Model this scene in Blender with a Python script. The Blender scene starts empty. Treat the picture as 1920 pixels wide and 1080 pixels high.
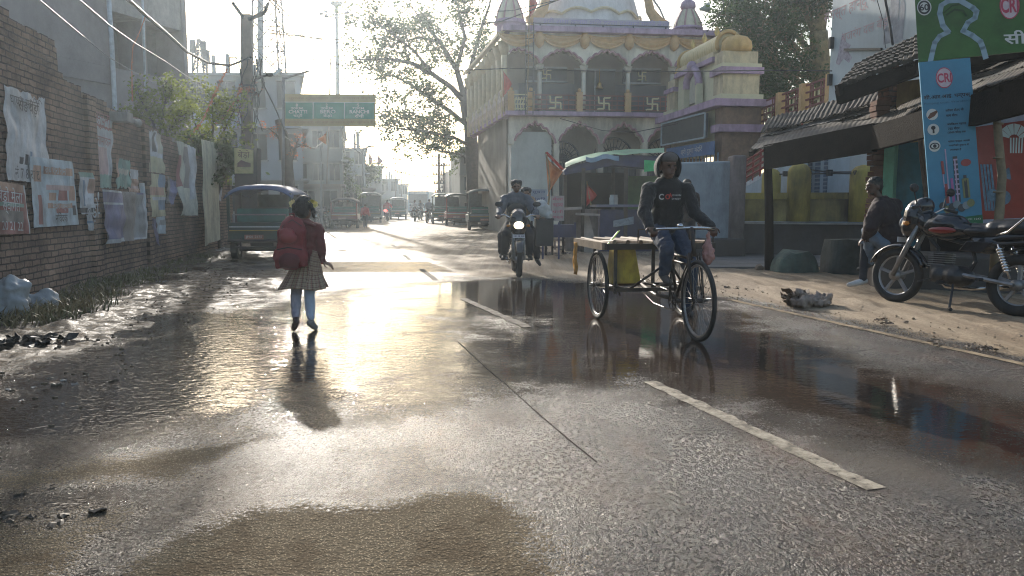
import bpy, math, random
import numpy as np
from mathutils import Vector, Matrix, noise as mnoise
R = math.radians
scene = bpy.context.scene
col = scene.collection
# ---------------------------------------------------------------- camera
F, CH, TA = 1450.0, 1.2, 155/1450.0        # focal length in photo pixels, eye height, tan of the downward pitch
A = math.atan(TA)
cam_d = bpy.data.cameras.new('camera'); cam = bpy.data.objects.new('camera', cam_d); col.objects.link(cam)
cam.location = (0, 0, CH); cam.rotation_euler = (math.pi/2-A, 0, 0)
cam_d.sensor_width = 36; cam_d.lens = F/1920*36; cam_d.clip_start = .05; cam_d.clip_end = 5000
scene.camera = cam
# ---------------------------------------------------------------- sky, sun, exposure
SUN_EL, SUN_AZ = R(21), math.atan(-.285)      # azimuth measured from +Y towards +X
w = bpy.data.worlds.new('World'); scene.world = w; w.use_nodes = True
nt = w.node_tree; bg = nt.nodes['Background']
sky = nt.nodes.new('ShaderNodeTexSky'); sky.sky_type = 'NISHITA'; sky.sun_disc = False
sky.sun_elevation = SUN_EL; sky.sun_rotation = SUN_AZ; sky.air_density = 1.2; sky.dust_density = 2.6; sky.ozone_density = 1.5
nt.links.new(sky.outputs[0], bg.inputs[0]); bg.inputs[1].default_value = .15
sd = bpy.data.lights.new('sun', 'SUN'); sun = bpy.data.objects.new('sun', sd); col.objects.link(sun)
sd.energy = 4.6; sd.angle = R(.5); sd.color = (1, .93, .83)
sdir = Vector((math.sin(SUN_AZ)*math.cos(SUN_EL), math.cos(SUN_AZ)*math.cos(SUN_EL), math.sin(SUN_EL)))
sun.rotation_euler = sdir.to_track_quat('Z', 'Y').to_euler(); sun.location = (0, 0, 50)
scene.view_settings.view_transform = 'Standard'; scene.view_settings.look = 'None'
scene.view_settings.exposure = .5; scene.view_settings.gamma = 1
cy = scene.cycles
cy.max_bounces = 6; cy.diffuse_bounces = 2; cy.glossy_bounces = 3; cy.transmission_bounces = 4
cy.transparent_max_bounces = 8; cy.volume_bounces = 0; cy.caustics_reflective = False; cy.caustics_refractive = False
cy.sample_clamp_indirect = 4; cy.filter_width = 1.1; cy.use_denoising = True
# ---------------------------------------------------------------- pixel <-> place
def ray(px, py):
    u = (540-py)/F; x = (px-960)/F
    y = math.cos(A)+u*math.sin(A); z = -math.sin(A)+u*math.cos(A)
    return Vector((x/y, 1, z/y))
def P(px, py, Y):
    r = ray(px, py); return Vector((r.x*Y, Y, CH+r.z*Y))
def G(px, py, z=0.0):
    r = ray(px, py); Y = (z-CH)/r.z; return Vector((r.x*Y, Y, z))
def on_plane(px, py, p0, d):                 # vertical plane through p0 with horizontal direction d
    r = ray(px, py); n = Vector((-d.y, d.x, 0))
    t = (Vector(p0)-Vector((0, 0, CH))).dot(n)/r.dot(n)
    return Vector((0, 0, CH))+r*t
# ---------------------------------------------------------------- materials
MATS = {}
def mat(name, c, rough=.7, metal=0., var=.25, vs=6., bump=.0, bs=40., c2=None, spec=.5, coat=0., emit=None, es=1., dirt=0., sheen=0.):
    if name in MATS: return MATS[name]
    m = bpy.data.materials.new(name); m.use_nodes = True; MATS[name] = m
    t = m.node_tree; N = t.nodes; L = t.links; b = N['Principled BSDF']
    tc = N.new('ShaderNodeTexCoord')
    n1 = N.new('ShaderNodeTexNoise'); n1.inputs['Scale'].default_value = vs; n1.inputs['Detail'].default_value = 6; n1.inputs['Roughness'].default_value = .65
    L.new(tc.outputs['Object'], n1.inputs['Vector'])
    rp = N.new('ShaderNodeValToRGB'); rp.color_ramp.elements[0].position = .3; rp.color_ramp.elements[1].position = .7
    a = [max(0, x*(1-var)) for x in c]; bb = list(c2) if c2 else [min(1, x*(1+var)) for x in c]
    rp.color_ramp.elements[0].color = (*a, 1); rp.color_ramp.elements[1].color = (*bb, 1)
    L.new(n1.outputs[0], rp.inputs[0]); out = rp.outputs[0]
    if dirt:
        n2 = N.new('ShaderNodeTexNoise'); n2.inputs['Scale'].default_value = vs*.35; n2.inputs['Detail'].default_value = 8; n2.inputs['Roughness'].default_value = .7
        mp = N.new('ShaderNodeMapping'); mp.inputs['Scale'].default_value = (1, 1, .3); L.new(tc.outputs['Object'], mp.inputs[0]); L.new(mp.outputs[0], n2.inputs['Vector'])
        r2 = N.new('ShaderNodeValToRGB'); r2.color_ramp.elements[0].position = .45; r2.color_ramp.elements[1].position = .65
        r2.color_ramp.elements[0].color = (0, 0, 0, 1); r2.color_ramp.elements[1].color = (dirt,)*3+(1,)
        L.new(n2.outputs[0], r2.inputs[0])
        mx = N.new('ShaderNodeMix'); mx.data_type = 'RGBA'; L.new(r2.outputs[0], mx.inputs[0]); L.new(out, mx.inputs[6]); mx.inputs[7].default_value = (.07, .055, .04, 1)
        out = mx.outputs[2]
    L.new(out, b.inputs['Base Color'])
    b.inputs['Roughness'].default_value = rough; b.inputs['Metallic'].default_value = metal
    b.inputs['Specular IOR Level'].default_value = spec; b.inputs['Coat Weight'].default_value = coat
    if sheen: b.inputs['Sheen Weight'].default_value = sheen
    if bump:
        n3 = N.new('ShaderNodeTexNoise'); n3.inputs['Scale'].default_value = bs; n3.inputs['Detail'].default_value = 4; L.new(tc.outputs['Object'], n3.inputs['Vector'])
        bp = N.new('ShaderNodeBump'); bp.inputs['Strength'].default_value = bump; bp.inputs['Distance'].default_value = .02
        L.new(n3.outputs[0], bp.inputs['Height']); L.new(bp.outputs[0], b.inputs['Normal'])
    if emit: b.inputs['Emission Color'].default_value = (*emit, 1); b.inputs['Emission Strength'].default_value = es
    return m
# ---------------------------------------------------------------- mesh builder
def perp(d, up=Vector((0, 0, 1))):
    d = d.normalized()
    if abs(d.dot(up)) > .98: up = Vector((0, 1, 0))
    a = d.cross(up).normalized(); return a, a.cross(d).normalized()
class MB:
    def __init__(s): s.V = []; s.F = []; s.M = []
    def add(s, v, f, mi=0):
        o = len(s.V); s.V += [Vector(x) for x in v]
        for q in f: s.F.append([i+o for i in q]); s.M.append(mi)
        return s
    def box(s, c, size, mi=0, rot=None):
        x, y, z = [k/2 for k in size]
        v = [Vector(p) for p in ((-x,-y,-z),(x,-y,-z),(x,y,-z),(-x,y,-z),(-x,-y,z),(x,-y,z),(x,y,z),(-x,y,z))]
        if rot is not None: v = [rot @ p for p in v]
        return s.add([p+Vector(c) for p in v], [(0,3,2,1),(4,5,6,7),(0,1,5,4),(1,2,6,5),(2,3,7,6),(3,0,4,7)], mi)
    def span(s, a, b, mi=0):
        a = Vector(a); b = Vector(b); return s.box((a+b)/2, [abs(k) for k in (b-a)], mi)
    def bar(s, p, q, w=.05, h=.05, mi=0, up=Vector((0, 0, 1))):
        p = Vector(p); q = Vector(q); a, b = perp(q-p, up); a = a*w/2; b = b*h/2
        v = [p-a-b, p+a-b, p+a+b, p-a+b, q-a-b, q+a-b, q+a+b, q-a+b]
        return s.add(v, [(0,3,2,1),(4,5,6,7),(0,1,5,4),(1,2,6,5),(2,3,7,6),(3,0,4,7)][::1], mi)
    def tube(s, pts, r=.02, n=8, mi=0, closed=False, cap=True):
        pts = [Vector(p) for p in pts]; m = len(pts)
        rr = r if isinstance(r, (list, tuple)) else [r]*m
        v = []; a = None
        for i, p in enumerate(pts):
            if closed: d = pts[(i+1) % m]-pts[i-1]
            else: d = pts[min(i+1, m-1)]-pts[max(i-1, 0)]
            if d.length < 1e-9: d = Vector((0, 0, 1))
            d.normalize()
            if a is None: a, b = perp(d)
            else:
                a = (a-d*a.dot(d))
                if a.length < 1e-6: a, b = perp(d)
                a.normalize(); b = a.cross(d).normalized()
            for k in range(n):
                t = 2*math.pi*k/n; v.append(p+(a*math.cos(t)+b*math.sin(t))*rr[i])
        f = []
        for i in range(m if closed else m-1):
            j = (i+1) % m
            for k in range(n):
                l = (k+1) % n; f.append((i*n+k, i*n+l, j*n+l, j*n+k))
        if cap and not closed: f += [tuple(range(n-1, -1, -1)), tuple((m-1)*n+k for k in range(n))]
        return s.add(v, f, mi)
    def lathe(s, prof, n=20, c=(0, 0, 0), mi=0, rot=None, wob=None):
        v = []; c = Vector(c)
        for r, z in prof:
            for k in range(n):
                t = 2*math.pi*k/n; q = r*(wob(t, z) if wob else 1)
                p = Vector((q*math.cos(t), q*math.sin(t), z)); v.append((rot @ p if rot is not None else p)+c)
        m = len(prof); f = [(i*n+k, i*n+(k+1) % n, (i+1)*n+(k+1) % n, (i+1)*n+k) for i in range(m-1) for k in range(n)]
        if prof[0][0] > 1e-5: f.append(tuple(range(n-1, -1, -1)))
        if prof[-1][0] > 1e-5: f.append(tuple((m-1)*n+k for k in range(n)))
        return s.add(v, f, mi)
    def sphere(s, c, r, n=12, mi=0, rot=None):
        r = Vector((r, r, r)) if isinstance(r, (int, float)) else Vector(r); c = Vector(c)
        v = []; h = n//2+1
        for i in range(h+1):
            ph = math.pi*i/h
            for k in range(n):
                t = 2*math.pi*k/n; p = Vector((math.sin(ph)*math.cos(t)*r.x, math.sin(ph)*math.sin(t)*r.y, -math.cos(ph)*r.z)); v.append((rot @ p if rot is not None else p)+c)
        return s.add(v, [(i*n+k, i*n+(k+1) % n, (i+1)*n+(k+1) % n, (i+1)*n+k) for i in range(h) for k in range(n)], mi)
    def capsule(s, p, r, q, r2, n=10):
        p = Vector(p); q = Vector(q); d = q-p; L = d.length; d = d.normalized() if L > 1e-6 else Vector((0, 0, 1))
        pts = []; rr = []
        for k in range(4):
            t = math.pi/2*(1-k/4); pts.append(p-d*r*math.sin(t)); rr.append(max(r*math.cos(t), r*.02))
        pts.append(p); rr.append(r); pts.append(q); rr.append(r2)
        for k in range(1, 5):
            t = math.pi/2*k/4; pts.append(q+d*r2*math.sin(t)); rr.append(max(r2*math.cos(t), r2*.02))
        return s.tube(pts, rr, n)
    def prism(s, poly, ext, mi=0):
        poly = [Vector(p) for p in poly]; ext = Vector(ext); n = len(poly)
        v = poly+[p+ext for p in poly]
        return s.add(v, [tuple(range(n-1, -1, -1)), tuple(range(n, 2*n))]+[(i, (i+1) % n, n+(i+1) % n, n+i) for i in range(n)], mi)
    def grid(s, rows, mi=0, mfn=None):
        n = len(rows[0]); o = len(s.V)
        for r in rows: s.V += [Vector(p) for p in r]
        for i in range(len(rows)-1):
            for k in range(n-1):
                s.F.append([o+i*n+k, o+i*n+k+1, o+(i+1)*n+k+1, o+(i+1)*n+k])
                s.M.append(mfn((k+.5)/(n-1), (i+.5)/(len(rows)-1)) if mfn else mi)
        return s
    def text(s, txt, o, rx, up, w=None, h=None, mi=0, center=True, bold=0):
        V, Fc = text_geo(txt, bold)
        if not V: return s
        x0 = min(p[0] for p in V); x1 = max(p[0] for p in V); y0 = min(p[1] for p in V); y1 = max(p[1] for p in V)
        sx = w/(x1-x0) if w else h/(y1-y0); sy = h/(y1-y0) if h else sx
        o = Vector(o); rx = Vector(rx).normalized(); up = Vector(up).normalized(); cx = (x0+x1)/2 if center else x0; cyy = (y0+y1)/2
        return s.add([o+rx*(p[0]-cx)*sx+up*(p[1]-cyy)*sy for p in V], Fc, mi)
    def build(s, name, mats, parent=None, smooth=False, world=True, bevel=0, sub=0, solid=0):
        if not isinstance(mats, (list, tuple)): mats = [mats]
        me = bpy.data.meshes.new(name); V = s.V
        if parent is not None and world:
            inv = mworld(parent).inverted(); V = [inv @ p for p in V]
        me.from_pydata([tuple(p) for p in V], [], s.F); me.validate()
        for m in mats: me.materials.append(m)
        if len(me.polygons) == len(s.M): me.polygons.foreach_set('material_index', s.M)
        if smooth: me.polygons.foreach_set('use_smooth', [True]*len(me.polygons))
        me.update()
        o = bpy.data.objects.new(name, me); col.objects.link(o)
        if parent is not None: o.parent = parent
        if solid: k = o.modifiers.new('s', 'SOLIDIFY'); k.thickness = solid; k.offset = 0
        if bevel: k = o.modifiers.new('b', 'BEVEL'); k.width = bevel; k.segments = 2; k.limit_method = 'ANGLE'
        if sub: k = o.modifiers.new('u', 'SUBSURF'); k.levels = sub; k.render_levels = sub
        return o
def mworld(o):
    m = Matrix.LocRotScale(o.location, o.rotation_euler, o.scale)
    return mworld(o.parent) @ m if o.parent else m
TG = {}
def text_geo(txt, bold=0):
    k = (txt, bold)
    if k in TG: return TG[k]
    c = bpy.data.curves.new('t', 'FONT'); c.body = txt; c.size = 1; c.resolution_u = 3; c.offset = bold
    o = bpy.data.objects.new('t', c); col.objects.link(o)
    dg = bpy.context.evaluated_depsgraph_get(); dg.update()
    me = bpy.data.meshes.new_from_object(o.evaluated_get(dg))
    V = [(v.co.x, v.co.y) for v in me.vertices]; Fc = [tuple(p.vertices) for p in me.polygons]
    bpy.data.objects.remove(o); bpy.data.curves.remove(c); bpy.data.meshes.remove(me)
    TG[k] = (V, Fc); return TG[k]
def tag(o, label=None, cat=None, group=None, kind=None):
    if label: o['label'] = label
    if cat: o['category'] = cat
    if group: o['group'] = group
    if kind: o['kind'] = kind
    return o
def thing(name, label, cat, loc=(0, 0, 0), rz=0, group=None):
    o = bpy.data.objects.new(name, None); col.objects.link(o); o.empty_display_size = .2
    o.location = loc; o.rotation_euler = (0, 0, rz); return tag(o, label, cat, group)
def kids(o): return [c for c in bpy.data.objects if c.parent == o]
def dup(o, parent=None):
    c = o.copy(); col.objects.link(c); c.parent = parent
    for ch in kids(o): dup(ch, c)
    return c
def blob(name, shapes, m, parent, vox=.012, smooth=4, world=False, disp=0, dscale=.12, extra=None):
    mb = MB()
    for s in shapes:
        if s[0] == 'c': mb.capsule(*s[1:])
        elif s[0] == 'e': mb.sphere(s[1], s[2], 14, 0, s[3] if len(s) > 3 else None)
        elif s[0] == 'b': mb.box(s[1], s[2], 0, s[3] if len(s) > 3 else None)
    o = mb.build(name+'_src', m, parent, world=world)
    k = o.modifiers.new('r', 'REMESH'); k.mode = 'VOXEL'; k.voxel_size = vox
    if smooth: k = o.modifiers.new('s', 'SMOOTH'); k.iterations = smooth; k.factor = .5
    if disp:
        tx = bpy.data.textures.new('d', 'CLOUDS'); tx.noise_scale = dscale; tx.noise_depth = 2
        k = o.modifiers.new('d', 'DISPLACE'); k.texture = tx; k.strength = disp; k.mid_level = .5; k.texture_coords = 'LOCAL'
    dg = bpy.context.evaluated_depsgraph_get(); dg.update()
    me = bpy.data.meshes.new_from_object(o.evaluated_get(dg)); me.name = name
    bpy.data.objects.remove(o)
    for p in me.polygons: p.use_smooth = True
    if not me.materials: me.materials.append(m)
    o = bpy.data.objects.new(name, me); col.objects.link(o); o.parent = parent
    return o
# ---------------------------------------------------------------- ground, road and verges
REDGE = ([-6, 0, 5.9, 9.8, 21.75, 36, 64, 150, 700], [7.2, 5.5, 3.85, 2.8, -.45, -2.2, -7, -18.5, -95])
def redge(Y): return np.interp(Y, *REDGE)
def ledge(Y): return np.interp(Y, [-6, 0, 10, 14, 29, 64, 150, 700], [-.5, -1.9, -3.95, -4.7, -7.4, -13.5, -25, -101.5])
def poly_sd(X, Y, pix, z=0):
    pts = [G(*p) for p in pix]; pts = [(p.x, p.y) for p in pts]
    d = np.full(X.shape, 1e9); ins = np.zeros(X.shape, bool)
    for i in range(len(pts)):
        x0, y0 = pts[i]; x1, y1 = pts[(i+1) % len(pts)]
        dx, dy = x1-x0, y1-y0; L = dx*dx+dy*dy+1e-12
        t = np.clip(((X-x0)*dx+(Y-y0)*dy)/L, 0, 1)
        d = np.minimum(d, np.hypot(X-x0-t*dx, Y-y0-t*dy))
        c = ((y0 > Y) != (y1 > Y)) & (X < (x1-x0)*(Y-y0)/(y1-y0+1e-12)+x0); ins ^= c
    return np.where(ins, d, -d)
def soft(sd, w): return np.clip(.5+sd/w/2, 0, 1)
rng = np.random.default_rng(5)
def vnoise(X, Y, s, seed=0):
    r = np.random.default_rng(seed); T = r.random((256, 256))
    x = X*s+1000.5; y = Y*s+1000.5; xi = np.floor(x).astype(int); yi = np.floor(y).astype(int); fx = x-xi; fy = y-yi
    fx = fx*fx*(3-2*fx); fy = fy*fy*(3-2*fy); g = lambda a, b: T[a % 256, b % 256]
    return (g(xi, yi)*(1-fx)+g(xi+1, yi)*fx)*(1-fy)+(g(xi, yi+1)*(1-fx)+g(xi+1, yi+1)*fx)*fy
def fbm(X, Y, s, seed=0): return (vnoise(X, Y, s, seed)*.5+vnoise(X, Y, s*2.1, seed+1)*.3+vnoise(X, Y, s*4.3, seed+2)*.2)
nr, nc = 560, 620
yy = np.exp(np.linspace(math.log(1.8), math.log(160), nr))-3
uu = np.linspace(-1, 1, nc); uu = .62*uu+.38*uu**3
YY = np.repeat(yy[:, None], nc, 1); XX = (YY+3)*uu[None, :]*1.05
RE = redge(YY); LE = ledge(YY)
# standing water
WAT = [[(60,628),(200,590),(350,566),(520,552),(640,547),(720,540),(860,526),(930,522),(1090,527),(1200,536),(1330,560),(1400,612),(1500,648),(1640,690),(1780,725),(1990,775),(1990,880),(1800,835),(1620,812),(1470,798),(1330,760),(1225,712),(1130,722),(1040,720),(960,735),(860,745),(760,755),(640,768),(560,775),(420,795),(300,815),(150,835),(0,850),(-160,870),(-200,700)],
       [(1500,690),(1640,706),(1990,790),(1990,870),(1760,850),(1600,815),(1480,770)],
       [(250,530),(340,505),(430,490),(480,485),(470,498),(380,520),(290,545)],
       [(60,935),(160,925),(170,945),(70,962)]]
NOW = [[(870,585),(1040,600),(1050,622),(980,640),(850,628)], [(960,720),(1010,690),(1120,668),(1200,690),(1225,712),(1130,760)], [(1360,735),(1460,752),(1620,800),(1600,850),(1380,790)], [(430,560),(560,556),(640,556),(560,570),(440,574)]]
water = np.zeros_like(XX)
for p in WAT: water = np.maximum(water, soft(poly_sd(XX, YY, p), .8))
for p in NOW: water = np.minimum(water, 1-soft(poly_sd(XX, YY, p), .5)*.5)
DRY = [[(-200,905),(0,888),(160,868),(300,848),(480,824),(470,832),(400,862),(330,893),(150,905),(60,915),(-200,940)],
       [(-200,980),(0,962),(160,958),(235,955),(190,1000),(120,1060),(40,1130),(-300,1130)],
       [(150,1150),(260,1050),(330,1010),(400,985),(480,957),(640,948),(700,944),(800,932),(920,930),(1000,990),(1050,1060),(1070,1160)]]
sand = np.zeros_like(XX)
for p in DRY: sand = np.maximum(sand, soft(poly_sd(XX, YY, p), .22))
wetmud = soft(poly_sd(XX, YY, [(-300,640),(0,600),(120,575),(300,545),(520,500),(560,520),(500,560),(350,600),(120,680),(-300,720)]), .6)
# dusty dry far road: right of the wet band
far = soft(poly_sd(XX, YY, [(865,519),(1000,520),(1340,556),(1500,560),(1300,470),(1000,425),(800,395),(770,395),(690,410),(640,425),(740,445),(800,480)]), .5)
strk2 = soft(poly_sd(XX, YY, [(540,478),(640,428),(700,410),(760,400),(800,420),(850,500),(790,470),(740,468),(640,470)]), 1.2)
strk = soft(poly_sd(XX, YY, [(600,470),(640,437),(700,416),(760,405),(790,440),(850,505),(760,520),(700,480)]), 1.5)
sand = np.maximum(sand, far*.95); sand = np.maximum(sand, strk*.45); sand = np.maximum(sand, strk2*.85)
vr = np.clip((XX-RE-.05)/.5, 0, 1); vl = np.clip((LE-XX)/.5, 0, 1)
sand = np.maximum(sand, vr)
mud = np.clip(vl, 0, 1)*(np.clip((YY-2.6)/2, 0, 1))
mud = np.maximum(mud, wetmud*.8)
water = np.where(XX > RE+.4, 0, water)
water *= 1-np.clip(mud*1.3-.1, 0, 1)*(fbm(XX, YY, 1.3, 9) > .47)
brokn = soft(poly_sd(XX, YY, [(400,600),(560,552),(860,545),(1040,590),(1010,740),(700,775),(420,800),(380,700)]), .7); water *= 1-.3*brokn
lft = soft(poly_sd(XX, YY, [(-200,640),(100,600),(380,560),(380,800),(-200,860)]), .7); water *= 1-.02*lft; rgt = soft(poly_sd(XX, YY, [(1180,575),(1340,625),(1500,665),(1640,706),(1990,790),(1990,870),(1600,800),(1400,750),(1150,680)]), .6); water *= np.maximum(.86, np.maximum(rgt, lft)); water = np.maximum(water, .93*soft(poly_sd(XX, YY, [(20,700),(200,650),(385,640),(390,790),(150,815),(0,825)]), .5))
ripple = soft(poly_sd(XX, YY, [(-300,1000),(-300,560),(440,545),(760,545),(860,600),(840,700),(900,900)]), .8)
ripc = soft(poly_sd(XX, YY, [(380,1000),(400,560),(600,545),(860,540),(900,600),(900,700),(960,900)]), 1.0)
ripple = np.maximum(ripple*(1-.6*ripc), .10)
ZZ = np.zeros_like(XX)
rr_ = np.clip((XX-RE-.25)/.9, 0, 1)
nb = fbm(XX, YY, 2.2, 3)-.5; nf = fbm(XX, YY, 9, 6)-.5
ZZ += rr_*(.045+nb*.05+nf*.02)
ridge = np.exp(-((XX-RE-1.05-nb*.5)/.16)**2); ZZ += ridge*.05*(fbm(XX, YY, 3, 20)+.2)*(YY < 16)
ll_ = np.clip((LE-.1-XX)/.8, 0, 1); ZZ += ll_*(.03+nb*.09+nf*.04); ZZ += wetmud*(nf*.03)*np.clip(ll_+.4, 0, 1)
far_gap = (YY > 14) & (XX > RE+.3); ZZ = np.where(far_gap, np.maximum(ZZ, 0), ZZ)
V = np.stack([XX, YY, ZZ], -1).reshape(-1, 3)
idx = np.arange(nr*nc).reshape(nr, nc)
quads = np.stack([idx[:-1, :-1], idx[:-1, 1:], idx[1:, 1:], idx[1:, :-1]], -1)
cx = (XX[:-1, :-1]+XX[1:, 1:])/2; cyv = (YY[:-1, :-1]+YY[1:, 1:])/2
side = np.where(cx > redge(cyv)+.12, 1, np.where(cx < ledge(cyv)-.12, 2, 0))
def ground_mat():
    m = bpy.data.materials.new('wet_asphalt_and_dirt'); m.use_nodes = True; t = m.node_tree; N = t.nodes; L = t.links; b = N['Principled BSDF']
    geo = N.new('ShaderNodeNewGeometry')
    def att(n): a = N.new('ShaderNodeAttribute'); a.attribute_name = n; return a.outputs['Fac']
    def noise(s, det=4, rough=.6, sc=None, rz=0):
        n = N.new('ShaderNodeTexNoise'); n.inputs['Scale'].default_value = s; n.inputs['Detail'].default_value = det; n.inputs['Roughness'].default_value = rough
        if sc:
            mp = N.new('ShaderNodeMapping'); mp.inputs['Scale'].default_value = sc; mp.inputs['Rotation'].default_value = (0, 0, rz); L.new(geo.outputs['Position'], mp.inputs[0]); L.new(mp.outputs[0], n.inputs['Vector'])
        else: L.new(geo.outputs['Position'], n.inputs['Vector'])
        return n.outputs[0]
    def M(op, a, b_=0, c=0, clamp=False):
        n = N.new('ShaderNodeMath'); n.operation = op; n.use_clamp = clamp
        for i, v in enumerate((a, b_, c)):
            if isinstance(v, (int, float)): n.inputs[i].default_value = v
            else: L.new(v, n.inputs[i])
        return n.outputs[0]
    def ss(v, lo, hi):
        n = N.new('ShaderNodeMapRange'); n.interpolation_type = 'SMOOTHSTEP'; L.new(v, n.inputs[0]); n.inputs[1].default_value = lo; n.inputs[2].default_value = hi; return n.outputs[0]
    def mixc(f, a, b_):
        n = N.new('ShaderNodeMix'); n.data_type = 'RGBA'
        if isinstance(f, (int, float)): n.inputs[0].default_value = f
        else: L.new(f, n.inputs[0])
        for i, v in ((6, a), (7, b_)):
            if isinstance(v, tuple): n.inputs[i].default_value = (*v, 1)
            else: L.new(v, n.inputs[i])
        return n.outputs[2]
    def mixf(f, a, b_): return M('ADD', a, M('MULTIPLY', f, M('SUBTRACT', b_, a)))
    edge = M('ADD', M('MULTIPLY', M('SUBTRACT', noise(2.2, 6), .5), .9), M('MULTIPLY', M('SUBTRACT', noise(22, 3, .6, (.6, 1.6, 1)), .5), .5))
    vor = N.new('ShaderNodeTexVoronoi'); vor.inputs['Scale'].default_value = 95; L.new(geo.outputs['Position'], vor.inputs['Vector'])
    vor2 = N.new('ShaderNodeTexVoronoi'); vor2.inputs['Scale'].default_value = 230; L.new(geo.outputs['Position'], vor2.inputs['Vector'])
    gr = noise(120, 3, .7)
    grain = M('ADD', M('MULTIPLY', M('SUBTRACT', 1, vor.outputs['Distance']), .7), M('MULTIPLY', M('SUBTRACT', 1, vor2.outputs['Distance']), .35))
    grain = M('ADD', grain, M('MULTIPLY', gr, .35))
    big = noise(.9, 6, .6); coarse = noise(42, 3, .65); spk = ss(noise(46, 3, .8, (1, .55, 1)), .38, .62); spk2 = noise(75, 2, .8, (1, .5, 1))
    gthr = M('ADD', M('MULTIPLY', M('SUBTRACT', grain, .95), .4), M('MULTIPLY', M('SUBTRACT', spk2, .5), .9))
    brk = M('MULTIPLY', M('SUBTRACT', noise(.95, 7, .72, (1, 1.5, 1)), .5), 1.5)
    wa = ss(M('SUBTRACT', M('ADD', M('ADD', att('water'), M('MULTIPLY', edge, .6)), M('MULTIPLY', brk, M('MULTIPLY', att('water'), 2.0, 0, True))), gthr), .42, .62)
    sa = ss(M('ADD', M('ADD', M('MULTIPLY', att('sand'), 1.12), M('MULTIPLY', edge, 1.1)), M('MULTIPLY', gthr, 1.1)), .27, .57)
    mu = ss(M('ADD', att('mud'), M('MULTIPLY', edge, .9)), .4, .6)
    asp = mixc(ss(M('ADD', grain, M('MULTIPLY', M('SUBTRACT', spk, .5), .3)), .75, 1.2), (.012, .011, .011), (.12, .112, .103))
    asp = mixc(M('MULTIPLY', ss(big, .42, .68), .7), asp, (.075, .052, .035))
    asp = mixc(M('MULTIPLY', ss(noise(1.6, 5, .6, (1, .45, 1), R(14)), .52, .7), .5), asp, (.11, .055, .03))
    trk = noise(5, 5, .65, (1, .06, 1), R(12))
    sc1 = mixc(ss(trk, .35, .65), (.31, .225, .145), (.50, .385, .26))
    sc1 = mixc(M('MULTIPLY', ss(noise(35, 4, .7), .35, .7), .45), sc1, (.12, .085, .055))
    near_dry = mixc(ss(grain, .7, 1.15), (.15, .12, .08), (.62, .5, .34))
    sepp = N.new('ShaderNodeSeparateXYZ'); L.new(geo.outputs['Position'], sepp.inputs[0])
    near_dry = mixc(M('MULTIPLY', ss(noise(2.6, 6, .7), .45, .62), .55), near_dry, (.085, .058, .034))
    sc = mixc(ss(sepp.outputs[1], 5.0, 8.0), near_dry, sc1)
    veg = ss(sepp.outputs[0], 2.9, 3.6)
    sc = mixc(veg, sc, sc1)
    mc = mixc(ss(noise(14, 6, .7), .35, .65), (.03, .022, .015), (.15, .11, .07))
    c = mixc(sa, asp, sc); c = mixc(mu, c, mc); c = mixc(wa, c, (.04, .03, .022))
    c = mixc(M('MULTIPLY', M('MULTIPLY', wa, ss(sepp.outputs[0], -.6, 1.2)), .8), c, (.055, .038, .027))
    L.new(c, b.inputs['Base Color'])
    # roughness
    damp = ss(noise(1.4, 5, .6, (1, .7, 1)), .35, .62)
    r_as = M('ADD', M('ADD', .13, M('MULTIPLY', damp, .12)), M('MULTIPLY', spk, .13))
    r_as = M('ADD', r_as, M('MULTIPLY', ss(grain, .8, 1.2), .06))
    nearf = M('SUBTRACT', 1, ss(sepp.outputs[1], 4.5, 8)); r = mixf(sa, r_as, M('ADD', .65, M('MULTIPLY', nearf, .27))); r = mixf(mu, r, M('ADD', .5, M('MULTIPLY', ss(noise(6, 4), .4, .6), .4))); r = mixf(wa, r, .035)
    L.new(r, b.inputs['Roughness'])
    b.inputs['Specular IOR Level'].default_value = .5
    spec = mixf(sa, M('SUBTRACT', .8, M('MULTIPLY', spk, .66)), M('SUBTRACT', .3, M('MULTIPLY', nearf, .24))); spec = mixf(wa, spec, .5); L.new(spec, b.inputs['Specular IOR Level'])
    # relief
    keep = M('SUBTRACT', 1, M('MULTIPLY', wa, .985), 0, True)
    h = M('MULTIPLY', M('ADD', M('MULTIPLY', grain, .009), M('MULTIPLY', coarse, .016)), keep)
    h = M('ADD', h, M('MULTIPLY', M('MULTIPLY', noise(22, 6, .75), .05), M('MAXIMUM', mu, M('MULTIPLY', M('MULTIPLY', sa, veg), .6))))
    h = M('MULTIPLY', h, M('SUBTRACT', 1, wa, 0, True))
    rp = att('ripple')
    rip = M('ADD', M('MULTIPLY', noise(13, 3, .55, (.7, 1.2, 1), R(-12)), .009), M('MULTIPLY', noise(40, 2, .5, (.6, 1.3, 1), R(10)), .0032))
    h = M('ADD', h, M('MULTIPLY', M('MULTIPLY', rip, rp), wa))
    bp = N.new('ShaderNodeBump'); bp.inputs['Distance'].default_value = 1; bp.inputs['Strength'].default_value = 1
    L.new(h, bp.inputs['Height']); L.new(bp.outputs[0], b.inputs['Normal'])
    return m
GM = ground_mat()
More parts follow.
